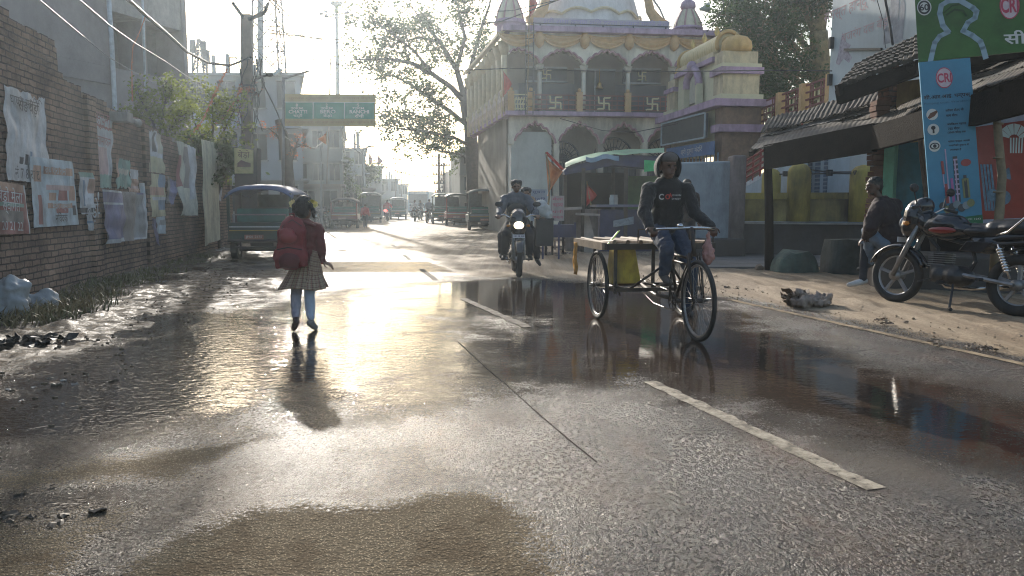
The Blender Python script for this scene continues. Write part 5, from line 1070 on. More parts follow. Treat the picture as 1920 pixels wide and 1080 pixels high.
mb = MB(); a = S(1172,330,1.9); mb.prism([Vector((a.x,a.y,.4)), Vector((S(1245,330,1.9).x,a.y,.4)), Vector((S(1245,330,1.9).x,a.y+.04,.4)), Vector((a.x,a.y+.04,.4))], (0,0,1.6)); mb.build('green_back_panel', mat('panel_green', (.12,.22,.08), .7, dirt=.3), st)
mb = MB(); a = S(1062,330,2.2); mb.prism([Vector((a.x,a.y,.4)), Vector((S(1172,330,2.2).x,a.y,.4)), Vector((S(1172,330,2.2).x,a.y+.04,.4)), Vector((a.x,a.y+.04,.4))], (0,0,1.7)); mb.build('back_panel', dwood, st)
for i, (x_, c_, l_) in enumerate(((1147,(.5,.52,.5),'white steel tumbler on the stall counter, left of its twin'),(1154,(.5,.45,.4),'pale jar on the stall counter, right of the white tumbler'))):
    mb = MB(); p = S(x_, 386, .2); mb.lathe([(.06,0),(.065,.2),(.05,.22),(.05,.28)], 10, p); tag(mb.build('jar', mat('jar_%d' % i, c_, .4)), l_, 'jar')
# big orange flag on a bent pole
fl = thing('flag', 'large orange triangular flag on a leaning pole left of the market stall', 'flag', G(1030, 480), 0, 'flags on the temple')
Yf = 16.5
mb = MB(); mb.tube([P(1022,428,Yf), P(1024,410,Yf), P(1030,370,Yf), P(1030,330,Yf), P(1024,285,Yf)], .022, 6); b = P(1030,440,Yf); b.z = 0; mb.tube([P(1022,428,Yf), P(1026,448,Yf), P(1040,452,Yf)], .018, 6); mb.build('pole', MATS['bamboo'], fl)
rows = []
for i in range(15):
    v = i/14; y_ = 288+79*v; xr = 1026+(31*min(1, v/.38) if v < .38 else 31*(1-v)/.62); xl = 1023+5*v
    rows.append([P(xl+(xr-xl)*k/8, y_+(k/8)*(10 if v < .4 else 0)*(1-v), Yf)+Vector((0, .12*math.sin(k*1.1+v*6)*k/8, 0)) for k in range(9)])
mb = MB(); mb.grid(rows, 0); mb.build('cloth', mat('flag_orange', (.62,.16,.05), .7, c2=(.75,.32,.12), vs=5), fl, smooth=True)
mb = MB(); mb.tube([P(1024,286,Yf), P(1040,302,Yf), P(1056,318,Yf)], .03, 5); mb.build('red_border', mat('flag_red', (.45,.04,.03), .7), fl)
def mini_flag(): pass
flag('small red flag hanging inside the market stall', S(1108,385), S(1100,340), .25, .55, (.5,.06,.04), 9, grp='flags on the temple')
# painted notice boards by the stall
for i, (x0_, x1_, yt, yb, c_, l_, txs) in enumerate(((995,1026,355,414,(.3,.35,.42),'pale blue notice board with rows of writing left of the orange flag',('सूचना','मंदिर','समिति','बेड़ो','रांची')),(1034,1058,367,414,(.45,.38,.36),'pinkish notice board with writing right of the orange flag pole',('मेला','चाय','पानी','नाश्ता')))):
    t = thing('notice_board', l_, 'notice board', P(x0_, 450, 18.5), 0); mb = MB(); mb.prism([P(x0_,yt,18.5), P(x1_,yt,18.5), P(x1_,yb,18.5), P(x0_,yb,18.5)], (0,.04,0)); mb.build('panel', mat('notice_%d' % i, c_, .7, var=.15, dirt=.3), t)
    mb = MB(); n_l = len(txs)
    for k, s in enumerate(txs): mb.text(s, P((x0_+x1_)/2, yt+(yb-yt)*(k+.5)/n_l, 18.48), (1,0,0), Z, w=(x1_-x0_)*18.5/F*.8, h=(yb-yt)/n_l*18.5/F*.5)
    mb.build('lettering', (navy, red)[i], t)
    mb = MB(); p = P(x0_+2, yb, 18.55); q = P(x1_-2, yb, 18.55); mb.bar(Vector((p.x,p.y,0)), P(x0_+2, yt, 18.55), .05, .05); mb.bar(Vector((q.x,q.y,0)), P(x1_-2, yt, 18.55), .05, .05); mb.build('leg', dwood, t)
# dark blue table with clutter
tb_ = thing('stall_table', 'dark blue metal table with thin legs left of the market stall', 'table', P(1050, 470, 18)*1, 0)
mb = MB(); mb.prism([P(1018,422,17.4), P(1078,422,17.4), P(1078,445,17.4), P(1018,445,17.4)], (0,.7,0)); mb.build('cabinet', bl_, tb_)
for x_ in (1018,1048,1078):
    mb = MB(); p = P(x_, 417, 17.35); mb.bar(Vector((p.x,p.y,0)), p, .04, .04); mb.build('leg', bl_, tb_)
for i, (px, py, l) in enumerate(((1000,470,'wooden bench frame near the foot of the orange flag'),(1062,468,'broken wooden crate lying in front of the stall'))):
    mb = MB(); p = G(px, py+4)
    for k in range(6): a = Vector((random.Random(i*9+k).uniform(-.4,.4), random.Random(i+k).uniform(-.3,.3), 0)); mb.bar(p+a+Z*.05*(k % 3), p-a*.8+Z*(.04+.07*(k % 3)), .06, .04)
    for s_ in (-.3,.3): mb.bar(p+Vector((s_,0,0)), p+Vector((s_,.05,.3)), .05, .05)
    mb.bar(p+Vector((-.36,0,.3)), p+Vector((.36,0,.3)), .08, .05)
    tag(mb.build('wooden_bench' if i == 0 else 'broken_crate', wb), l, ('bench','crate')[i])
rubbish('rubbish_pile', 'low line of sticks and litter in front of the dark blue table', G(1060,478), .7, 50, (.2,.16,.13), 61)
rubbish('rubbish_pile', 'litter and stones behind the cart near the grey wall', G(1190,482), .9, 40, (.22,.18,.14), 62)

rd = random.Random(77); mb = MB()
for k in range(850):
    y_ = rd.uniform(4.2, 13.5); x_ = float(redge(y_))+ (abs(rd.gauss(0,.55))+.05 if k % 3 else rd.gauss(1.05,.12)); s = rd.uniform(.005,.014)*(1 if k % 9 else 1.9)
    i0 = len(mb.V); mb.sphere((x_, y_, .035+s*.3 if x_ > redge(y_)+.6 else .012), (s*rd.uniform(.7,1.3), s, s*.7), 5)
tag(mb.build('gravel', mat('gravel_brown', (.27,.205,.135), .9, var=.6, vs=30)), kind='stuff')
rd = random.Random(78); mb = MB()
for k in range(240):
    y_ = rd.uniform(3.5, 14); x_ = float(ledge(y_))-abs(rd.gauss(0,.7))+.3; s = rd.uniform(.006,.018)
    mb.sphere((x_, y_, .03), (s*rd.uniform(.7,1.5), s, s*.7), 5)
tag(mb.build('gravel', mat('gravel_dark', (.1,.075,.05), .8, var=.6, vs=30)), kind='stuff')
# ---------------------------------------------------------------- trees, poles, cables, the direction board
def leafmat(name, c, c2): 
    m = mat(name, c, .55, var=.2, vs=3, c2=c2, spec=.3); b = m.node_tree.nodes['Principled BSDF']; b.inputs['Transmission Weight'].default_value = 0
    t = m.node_tree; tr = t.nodes.new('ShaderNodeBsdfTranslucent'); tr.inputs[0].default_value = (c2[0]*1.6, c2[1]*1.8, c2[2]*1.1, 1); mx = t.nodes.new('ShaderNodeMixShader'); mx.inputs[0].default_value = .35
    t.links.new(b.outputs[0], mx.inputs[1]); t.links.new(tr.outputs[0], mx.inputs[2]); t.links.new(mx.outputs[0], t.nodes['Material Output'].inputs[0]); return m
bark = mat('bark', (.07,.055,.045), .9, var=.35, vs=6, bump=.5, bs=20)
def tree(name, label, limbs, seed, lm, n_sub, sub_len, n_tw, leaf, per, cat='tree', group=None, barkm=None, spread=.28, droop=0):
    rd = random.Random(seed); wd_ = MB(); lf = MB(); base = Vector(limbs[0][0][0]); base.z = 0
    t = thing(name, label, cat, base, 0, group)
    def leaves(p, n, rad):
        for _ in range(n):
            d = Vector((rd.gauss(0,1), rd.gauss(0,1), rd.gauss(0,.8))); q = p+d*rad*.5
            a = Vector((rd.gauss(0,1), rd.gauss(0,1), rd.gauss(0,.6)-droop)).normalized()*leaf*rd.uniform(.6,1.3); b = a.cross(Vector((rd.gauss(0,1), rd.gauss(0,1), rd.gauss(0,1)))).normalized()*leaf*.28
            lf.add([q-a*.5, q+b, q+a*.5, q-b], [(0,1,2,3)])
    def tw(p, d, L, r, lev):
        pts = [p]; dd = d.normalized()
        for i in range(4):
            dd = (dd+Vector((rd.gauss(0,.2), rd.gauss(0,.2), rd.gauss(0,.17)+.04))).normalized(); pts.append(pts[-1]+dd*L/4)
        wd_.tube(pts, [r*(1-.19*i) for i in range(5)], 4 if lev else 5, cap=False)
        if lev == 0:
            for _ in range(n_tw):
                k = rd.randint(1, 4); nd = (dd*.6+Vector((rd.gauss(0,.8), rd.gauss(0,.8), rd.gauss(0,.6)))).normalized(); tw(pts[k], nd, L*rd.uniform(.3,.6), r*.45, 1)
        else:
            leaves(pts[4], per, spread); leaves(pts[2], per//2, spread*.9)
    for li, (pts, r0, r1) in enumerate(limbs):
        m = len(pts)-1; sm = []
        for i in range(m):
            for k in range(3):
                sm.append(Vector(pts[i]).lerp(Vector(pts[i+1]), k/3)+Vector((rd.gauss(0,.02), rd.gauss(0,.02), rd.gauss(0,.02)))*(r0*2 if r0 < .3 else .4))
        sm.append(Vector(pts[-1])); n = len(sm); wd_.tube(sm, [r0+(r1-r0)*i/(n-1) for i in range(n)], 9 if r0 > .12 else 6)
        if li == 0: continue
        for _ in range(int(n_sub*(1 if r0 < .3 else .6))):
            u = rd.uniform(.25, 1)*(n-1); i = min(n-2, int(u)); p = sm[i].lerp(sm[i+1], u-i); d = (sm[min(n-1, i+1)]-sm[i]).normalized()
            nd = (d*.5+Vector((rd.gauss(0,.7), rd.gauss(0,.8), rd.gauss(0,.55)+.12))).normalized(); tw(p, nd, sub_len*rd.uniform(.5,1.2), max(.015, r1*.8), 0)
    wd_.build('trunk', barkm or bark, t, smooth=True); lf.build('crown', lm, t); return t
g1 = leafmat('leaf_grey_green', (.04,.06,.025), (.075,.10,.04)); g2 = leafmat('leaf_dark_green', (.018,.035,.012), (.05,.085,.02)); g3 = leafmat('leaf_yellow_green', (.06,.09,.02), (.19,.2,.04))
Yt = 44; q = lambda x, y, d=0: P(x, y, Yt+d)
tree('tree', 'tall sparse tree arching over the street left of the temple, crown toward the road', [
 ([q(893,440), q(889,360), q(886,300), q(882,240), q(872,190)], 0.480, 0.320),
 ([q(874,195), q(848,165), q(812,140,-1), q(770,118,-2), q(725,110,-2), q(690,112,-3), q(664,112,-3)], 0.177, 0.028),
 ([q(882,240), q(848,212,1), q(808,185,1), q(772,160,2), q(735,140,2), q(700,150,2)], 0.150, 0.021),
 ([q(872,190), q(856,130,1), q(826,80,1), q(796,45,2), q(772,12,2)], 0.190, 0.035),
 ([q(872,190), q(884,120,2), q(900,60,3), q(918,10,3), q(925,-30,3)], 0.163, 0.035),
 ([q(884,275), q(852,258,-1), q(806,248,-1), q(768,243,-2), q(738,240,-2)], 0.102, 0.021),
 ([q(812,140,-1), q(776,95,-1), q(738,66,-2), q(704,40,-2), q(690,22,-2)], 0.095, 0.021),
 ([q(856,130), q(872,70,-2), q(860,20,-3), q(850,-20,-3)], 0.122, 0.028),
 ([q(826,80,1), q(790,70,0), q(750,80,0), q(715,92,0)], 0.082, 0.021),
 ([q(886,300), q(858,288,1), q(828,285,2), q(795,270,2)], 0.082, 0.021),
 ([q(880,235), q(905,185,2), q(925,140,3), q(940,100,4)], 0.109, 0.028),
 ([q(848,212,1), q(818,228,0), q(780,216,0), q(752,205,0)], 0.068, 0.021)], 11, g1, 20, 1.6, 6, .21, 8, group='trees along the street')
Yt = 32
tree('tree', 'dense dark green tree behind the gateway, reaching to the top of the photo', [
 ([q(1548,330), q(1543,230), q(1538,150), q(1534,60)], .5, .36),
 ([q(1538,200), q(1505,165), q(1470,130,-1), q(1430,100,-1), q(1400,80,-1)], .22, .05),
 ([q(1536,150), q(1500,100,1), q(1460,60,1), q(1420,25,1), q(1385,-5,1)], .22, .05),
 ([q(1534,70), q(1510,20), q(1480,-20)], .2, .05), ([q(1534,60), q(1545,0), q(1550,-50)], .3, .05),
 ([q(1540,230), q(1505,215), q(1465,200,1), q(1430,180,1)], .18, .04),
 ([q(1500,165,-1), q(1470,180,-1), q(1440,165,-1), q(1405,150,-1)], .12, .03),
 ([q(1460,60,1), q(1430,70,0), q(1400,40,0), q(1368,28,0)], .12, .03), ([q(1538,150,2), q(1500,140,3), q(1450,150,3), q(1420,120,3)], .16, .04),
 ([q(1520,100,2), q(1490,60,3), q(1500,20,3), q(1470,0,3)], .16, .04)], 12, g2, 30, 1.25, 7, .15, 12, group='trees along the street', spread=.34, barkm=mat('mottled_bark', (.2,.16,.08), .9, var=.5, vs=5, c2=(.33,.25,.12), bump=.5))
Yt = 19
tree('bush', 'yellow green leafy shrub growing above the top of the brick wall', [
 ([q(300,330), q(298,260)], .05, .03), ([q(298,262), q(285,225), q(268,195), q(262,180)], .03, .01), ([q(298,262), q(305,215), q(310,185), q(322,175)], .03, .01), ([q(300,270), q(325,235), q(345,210)], .03, .01), ([q(298,250), q(280,240), q(258,225)], .025,.01)], 13, g3, 11, .42, 5, .1, 8, 'bush', 'bushes above the brick wall', spread=.16)
Yt = 22
tree('bush', 'loose dark leafed shrub between the brick wall and the concrete pole', [
 ([q(395,420), q(392,300)], .06, .04), ([q(392,310), q(380,260), q(362,225), q(355,190)], .035, .01), ([q(392,300), q(400,240), q(398,200), q(410,185)], .035, .01), ([q(392,300), q(415,255), q(430,225), q(440,205)], .03, .01), ([q(390,320), q(372,290), q(350,275)], .03, .01), ([q(392,330), q(420,300), q(435,280)], .03, .01)], 14, g3, 12, .6, 5, .11, 7, 'bush', 'bushes above the brick wall', spread=.17)
Yt = 21
tree('bush', 'drooping fern like shrub hanging behind the end of the brick wall', [
 ([q(412,470), q(408,360)], .05, .03), ([q(408,370), q(400,320), q(385,290), q(370,285)], .03, .01), ([q(408,370), q(420,325), q(432,305), q(445,310)], .03, .01), ([q(408,370), q(412,330), q(415,290)], .03, .01)], 15, g1, 16, .5, 5, .13, 8, 'bush', 'bushes above the brick wall', spread=.16, droop=.8)
Yt = 52
tree('tree', 'small hazy tree over the parked vehicles on the left side of the street', [
 ([q(612,415), q(612,360)], .16, .12), ([q(612,365), q(600,335), q(585,320)], .09, .03), ([q(612,365), q(622,330), q(640,310)], .09, .03), ([q(612,360), q(612,325), q(608,300)], .09, .03), ([q(612,370), q(640,350), q(660,345)], .07, .03)], 16, g1, 16, 1.0, 5, .2, 8, group='trees along the street', spread=.35)
Yt = 70
tree('tree', 'distant green tree against the buildings in the left background', [
 ([q(668,410), q(667,350)], .2, .12), ([q(667,360), q(655,325), q(648,305)], .1, .03), ([q(667,355), q(680,330), q(690,318)], .1, .03), ([q(667,355), q(668,320)], .1, .03)], 17, g1, 18, 1.3, 5, .26, 8, group='trees along the street', spread=.45)
Yt = 27
tree('tree', 'gnarled leaning trunk hung with dry red flowers behind the auto rickshaw', [
 ([q(548,470), q(545,380), q(538,300), q(530,250), q(522,225)], .26, .13), ([q(540,320), q(552,280), q(560,262)], .08, .03), ([q(535,280), q(520,255), q(505,240)], .06, .02)], 18, leafmat('dry_red_flower', (.3,.07,.03), (.45,.14,.06)), 7, .45, 2, .08, 5, group='trees along the street', spread=.14)
# concrete electricity pole
cm = mat('pole_concrete', (.2,.165,.145), .9, var=.22, vs=3, bump=.3, bs=20); im = MATS['iron_dark']
Yp = 24
ep = thing('electricity_pole', 'square concrete electricity pole with iron arms and tangled wires, left of the direction board', 'pole', Vector((P(462,460,Yp).x, Yp, 0)), 0)
a = P(463,470,Yp); a.z = 0; b = P(460,26,Yp); mb = MB(); mb.prism([a+Vector((-.15,0,0)), a+Vector((.15,0,0)), a+Vector((.15,.2,0)), a+Vector((-.15,.2,0))], b-a); mb.build('shaft', cm, ep)
mb = MB(); mb.bar(P(457,34,Yp), P(436,5,Yp), .09, .09); mb.bar(P(466,37,Yp), P(496,24,Yp), .1, .1); mb.tube([P(496,24,Yp), P(503,5,Yp)], .05, 6); mb.build('cross_arm', im, ep)
mb = MB()
for py in (160, 174): c_ = P(463, py, Yp-.06); mb.bar(c_-Vector((.24,0,0)), c_+Vector((.3,0,0)), .04, .05)
mb.tube([P(430,136,Yp), P(430,108,Yp), P(455,109,Yp)], .025, 5); mb.build('clamp', im, ep)
rd = random.Random(6); mb = MB()
for k in range(7):
    x_ = rd.uniform(448, 486); pts = [P(x_+6*math.sin(i*1.3+k)+rd.uniform(-2,2), 105+i*18+rd.uniform(-4,4), Yp-.12) for i in range(9)]; mb.tube(pts, .014, 4)
mb.tube([P(490,110,Yp-.1), P(488,140,Yp-.1), P(494,150,Yp-.1), P(490,170,Yp-.1), P(476,180,Yp-.1)], .03, 5); mb.build('wire_tangle', im, ep)
rd = random.Random(7); mb = MB()
for k in range(90):
    p = P(450+rd.gauss(12,12), 168+rd.gauss(0,6), Yp-.15); s_ = .05; mb.add([p+Vector((rd.uniform(-s_,s_),rd.uniform(-s_,s_),rd.uniform(-s_,s_))) for _ in range(3)], [(0,1,2)])
mb.build('faded_garland', mat('garland_red', (.32,.13,.1), .8), ep); mb = MB()
for k in range(70):
    u = rd.random(); p = P(449-u*4, 165+u*75, Yp-.12)+Vector((rd.uniform(-.06,.06),0,rd.uniform(-.05,.05))); s_ = .06; mb.add([p+Vector((rd.uniform(-s_,s_),rd.uniform(-s_,s_),rd.uniform(-s_,s_))) for _ in range(3)], [(0,1,2)])
mb.build('faded_garland', mat('garland_red', (.32,.13,.1), .8), ep)
def garland(label, pts, Y, seed, w_=.1):
    rd = random.Random(seed); mb = MB(); pp = [P(x, y, Y) for x, y in pts]; mb.tube(pp, .012, 4)
    for i in range(len(pp)-1):
        n = int((pp[i+1]-pp[i]).length/.02)
        for k in range(n):
            p = pp[i].lerp(pp[i+1], k/n); mb.add([p+Vector((rd.uniform(-w_,w_), rd.uniform(-w_,w_)*.6, rd.uniform(-w_,w_)))*.7 for _ in range(3)], [(0,1,2)])
    tag(mb.build('garland', mat('garland_orange', (.5,.2,.12), .8)), label, 'garland', 'faded garlands')
garland('long faded orange garland slanting down from beside the pole to the wall', [(426,130),(405,170),(380,225),(350,265),(335,270)], 21, 1, .09)
garland('second thin orange garland nearer the concrete pole', [(452,165),(440,190),(415,225),(395,240)], 22, 2, .08)
garland('tattered red garland hanging from the black cable on the left', [(272,32),(262,60),(249,88),(247,120),(248,190)], 17, 3, .035)
# small yellow sign on a dark stand by the rickshaw
sb_ = thing('small_signboard', 'small yellow printed signboard on a dark stand behind the auto rickshaw', 'signboard', Vector((P(458,400,20).x,20,0)), 0)
mb = MB(); mb.prism([P(439,277,20), P(474,281,20), P(474,325,20), P(440,325,20)], (0,.05,0)); mb.build('panel', mat('ad_yellow', (.5,.42,.2), .6, dirt=.3), sb_)
mb = MB(); mb.text('बेड़ो', P(457,290,19.98), (1,0,0), Z, w=.3); mb.add([P(x_,y_,19.97) for x_, y_ in ((445,306),(452,300),(460,303),(470,306),(470,313),(445,313))], [(0,1,2,3,4,5)]); mb.build('print', mat('ad_brown', (.14,.06,.05), .6), sb_)
mb = MB(); a = P(480,278,20.1); mb.prism([P(474,279,20.05), P(482,278,20.05), P(482,440,20.05), P(474,440,20.05)], (0,.3,0)); a = P(442,325,20.1); mb.prism([P(440,326,20.1), P(474,326,20.1), P(474,440,20.1), P(440,440,20.1)], (0,.2,0)); mb.build('stand', mat('stand_dark', (.06,.05,.05), .7), sb_)
# direction board
Yb = 26
sg = thing('direction_board', 'green and yellow road direction board reading Chatti, Bero and Ranchi on a thin post', 'road sign', Vector((P(532,450,Yb).x, Yb, 0)), 0)
X = lambda px, py, o=0: P(px, py, Yb)-Vector((0, o, 0))
def rect(x0_, y0_, x1_, y1_, o, th=.04):
    mb = MB(); mb.prism([X(x0_,y0_,o), X(x1_,y0_+1.2,o), X(x1_,y1_+.6,o), X(x0_,y1_,o)], (0,th,0)); return mb
yb_ = mat('sign_yellow', (.42,.33,.13), .5, var=.1, dirt=.2); gb_ = mat('sign_green', (.02,.24,.17), .45, var=.12); ltr = mat('sign_letter', (.62,.66,.62), .5, var=.03); brl = mat('sign_brown_letter', (.3,.17,.06), .6)
rect(534,176,703,236,0,.1).build('board', yb_, sg)
xs = [535,587.5,646.5,702]
for k in range(3):
    rect(xs[k]+.4,192,xs[k+1]-.8,222.5,.02,.015).build('green_panel', gb_, sg)
mb = MB()
for k in (1,2): mb.bar(X(xs[k],192,.03), X(xs[k],223,.03), .03, .02, up=Vector((0,1,0)))
mb.bar(X(534,191.5,.03), X(703,192.7,.03), .02, .02); mb.build('divider', ltr, sg)
for (cx_, a_, b_, c_, d_, wn_) in ((559,'8','20KM.','CHATTI','चट्टी',34),(615,'2','20KM.','BERO','बेड़ो',29),(674,'5','72KM.','RANCHI','राँची',36)):
    mb = MB(); s_ = Yb/F; mb.text(a_, X(cx_-2,197.3,.03), (1,0,0), Z, h=.1, bold=.02); mb.text(b_, X(cx_-1,203.2,.03), (1,0,0), Z, w=24*s_, h=.075, bold=.02); mb.text(c_, X(cx_,209.7,.03), (1,0,0), Z, w=wn_*s_, h=.115, bold=.03); mb.text(d_, X(cx_,217.3,.03), (1,0,0), Z, w=17*s_, h=.13, bold=.02); mb.build('lettering', ltr, sg)
mb = MB(); s_ = Yb/F; mb.text('प्रखंड मुख्यालय नगर पंचायत बेड़ो', X(618,184.5,.03), (1,0,0), Z, w=150*s_, h=.11); mb.text('सौजन्य व्यापारी संघ बेड़ो आपका हार्दिक स्वागत है', X(618,229.5,.03), (1,0,0), Z, w=160*s_, h=.1); mb.build('brown_lettering', brl, sg)
mb = MB(); a = X(531.5,145); b = Vector((X(535,500).x-.05, Yb, 0)); mb.tube([a, b], .05, 8); mb.build('post', mat('galvanised', (.16,.17,.18), .5, .4), sg, smooth=True)
mb = MB(); mb.tube([X(532,149,.05), X(548,143,.05), X(580,134,.05)], .035, 6); mb.build('arm', MATS['galvanised'], sg)
# street lamp head with arm
lp = thing('street_lamp', 'white flat street lamp head on a bent arm beside the concrete pole', 'street lamp', P(476,160,Yp), 0)
mb = MB(); mb.prism([P(509,139,Yp), P(524,127,Yp), P(530,130,Yp), P(515,142,Yp)], (0,.12,0)); mb.build('lamp_head', mat('lamp_white', (.7,.72,.72), .4), lp)
mb = MB(); mb.tube([P(475,160,Yp), P(478,150,Yp), P(490,144,Yp), P(510,139,Yp)], .035, 6); mb.sphere(P(505,140,Yp), (.12,.1,.07), 8); mb.build('arm', im, lp)
# lattice towers
def lattice(label, px0, px1, pyt, pyb, Y, tap=1.0, name='lattice_tower', th=.05):
    a = P((px0+px1)/2, pyb, Y); b = P((px0+px1)/2, pyt, Y); w_ = (px1-px0)/2*Y/F; t = thing(name, label, 'tower', a, 0, 'lattice towers'); H = b.z-a.z; n = max(3, int(H/w_/1.8))
    C4 = lambda z, s: [a+Vector((x_*w_*s, w_+y_*w_*s, z)) for x_, y_ in ((-1,-1),(1,-1),(1,1),(-1,1))]
    mb = MB(); lv = [C4(H*i/n, 1+(tap-1)*i/n) for i in range(n+1)]
    for k in range(4): mb.tube([l[k] for l in lv], th, 5)
    mb.build('leg_frame', im2, t); mb = MB()
    for i in range(n):
        for k in range(4):
            j = (k+1) % 4; mb.tube([lv[i][k], lv[i+1][j]], th*.6, 4); mb.tube([lv[i][j], lv[i+1][k]], th*.6, 4); mb.tube([lv[i+1][k], lv[i+1][j]], th*.6, 4)
    mb.build('bracing', im2, t); return t
im2 = mat('tower_steel', (.13,.14,.16), .6, .3)
t_ = lattice('tall lattice mobile tower rising out of the photo behind the concrete pole', 474, 522, -160, 136, 44, .7); mb = MB(); mb.tube([P(488,136,45), P(489,-160,45)], .17, 8); mb.build('central_pipe', mat('pipe_blue_grey', (.3,.34,.4), .5), t_)
lattice('small lattice mast on the roof of the wide grey building', 363, 381, 72, 134, 42, .25, th=.04)
mb = MB(); 
for x_, y_ in ((382,78),(388,95),(361,75)): mb.tube([P(x_,136,42), P(x_,y_,42)], .06, 6); mb.box(P(x_,y_+12,42), (.25,.2,.7))
mb.bar(P(376,95,42), P(395,96,42), .05, .05); tag(mb.build('antenna_mast', im2), 'cluster of panel antennas beside the small roof mast', 'antenna')
# high mast light
Yh = 62; hm_ = thing('high_mast_light', 'very tall tapered high mast with a ring of floodlights above the direction board', 'street lamp', Vector((P(637,400,Yh).x, Yh, 0)), 0)
a = Vector((P(637,400,Yh).x, Yh, 0)); b = P(631,20,Yh); mb = MB(); mb.tube([a, a.lerp(b,.5), b], [.24,.18,.12], 10); mb.build('mast', mat('mast_grey', (.17,.22,.22), .5, .2), hm_, smooth=True)
mb = MB(); c_ = P(631,28,Yh); mb.tube([c_+Vector((math.cos(t)*.8, math.sin(t)*.8, 0)) for t in [math.pi*k/8 for k in range(16)]], .04, 5, closed=True); mb.build('ring', im, hm_)
for k in range(8):
    t = math.pi*k/4+.2; d = Vector((math.cos(t), math.sin(t), 0)); mb = MB(); mb.tube([c_+d*.15, c_+d*1.1, c_+d*1.25+Z*.18], .035, 5); mb.box(c_+d*1.15+Z*.02, (.3,.3,.14)); mb.build('floodlight', im, hm_)
mb = MB(); mb.lathe([(.15,0),(.15,.3),(.5,.5),(.5,.62)], 10, P(631,20,Yh)); mb.build('mast_head', im, hm_)
# far lattice / poles on the right
def upole(label, px, pyt, Y, arms=3, lean=0, r=.12):
    a = Vector((P(px, 400, Y).x, Y, 0)); b = P(px+lean, pyt, Y); t = thing('utility_pole', label, 'pole', a, 0, 'utility poles down the street'); mb = MB(); mb.tube([a, b], [r, r*.7], 6); mb.build('shaft', cm, t); mb = MB()
    for k in range(arms): c_ = a.lerp(b, .95-.13*k); w_ = .55-.06*k; mb.bar(c_-Vector((w_,0,0)), c_+Vector((w_,0,0)), .07, .07); [mb.tube([c_+Vector((s_,0,0)), c_+Vector((s_,0,.18))], .05, 5) for s_ in (-w_*.9, -w_*.4, w_*.4, w_*.9)]
    mb.build('cross_arm', im, t)
upole('utility pole carrying many crossarms left of the big tree trunk', 823, 288, 58, 5); upole('second utility pole close behind the first one by the tree', 832, 305, 66, 4); upole('thin pole standing among the left roofs in the distance', 742, 293, 85, 1, r=.06); upole('short thin pole further along the left roofs', 753, 320, 95, 1, r=.06)
upole('thin leaning rod above the direction board', 610, 108, 48, 0, 10, r=.05); 
lb_ = thing('street_lamp', 'far street lamp with one arm over the stepped buildings', 'street lamp', Vector((P(680,400,60).x, 60, 0)), 0); mb = MB(); mb.tube([Vector((P(680,400,60).x,60,0)), P(680,280,60), P(695,274,60)], .07, 6); mb.build('post', im, lb_); mb = MB(); mb.box(P(695,274,60), (.5,.2,.1)); mb.build('lamp_head', im, lb_)
mb = MB(); mb.tube([Vector((P(603,420,40).x,40,0)), P(601,250,40)], .06, 6); tag(mb.build('thin_pole', mat('galvanised', (.16,.17,.18))), 'thin pale pole left of the far shops', 'pole')
for i, (x_, y_, w_, l_) in enumerate(((692,286,.35,'faded red pennant on the roof of the pale block, the left one'),(708,288,.45,'darker red triangular pennant on the same roof, the right one'))): flag(l_, P(x_, 311, 74), P(x_, y_, 74), w_, 1.1, (.35,.1,.08), 20+i, grp='flags on the temple')
flag('small orange flag hanging above the street beyond the direction board', P(612,270,30), P(612,246,30), -.3, .42, (.6,.25,.1), 25, grp='flags on the temple')
# cables
def cable(label, pts, r=.012, sag=0, m=None):
    pp = [P(*p) for p in pts]
    if len(pp) == 2:
        a, b = pp; pp = [a.lerp(b, i/16)-Z*sag*4*(i/16)*(1-i/16) for i in range(17)]
    o = MB().tube(pp, r, 5).build('cable', m or mat('cable_black', (.02,.02,.022), .6)); return tag(o, label, 'cable', 'overhead cables')
wc = mat('cable_white', (.27,.26,.25), .6); cb = cable
cb('pale cable lowest across the grey concrete building', [(60,-12,9),(140,55,12),(205,108,14.5),(260,140,17),(300,163,19),(350,175,21),(405,177,24)], .010, m=wc)
cb('pale double cable crossing the middle of the grey building', [(135,-12,10),(205,47,13),(255,82,15.5),(310,115,18),(360,150,21),(400,165,24),(450,170,24)], .012, m=wc)
cb('thick black cable swooping from the top left to the concrete pole', [(228,-12,13),(275,30,15),(310,60,17),(350,97,19),(390,118,21.5),(430,123,23),(470,108,23.9)], .035)
cb('nearly level cable from the pole toward the crown of the tree', [(505,62,24),(560,68,30),(620,74,36),(690,74,42),(750,67,46)], .022); cb('cable falling from the pole to the tree branches', [(505,56,24),(580,70,30),(650,83,36),(740,96,43)], .02)
cb('cable sagging from the lattice tower to the right', [(522,94,30),(600,116,36),(680,127,42),(760,138,50)], .018)
for i, (a, b, l) in enumerate((((505,0,24),(700,190,90),'upper of the long wires running down the street from the concrete pole'),((512,0,24),(718,190,90),'second of the long wires running down the street from the pole'),((505,32,24),(690,192,90),'lower of the long wires running down the street from the pole'))): cb(l, [a, b], .02, .3)
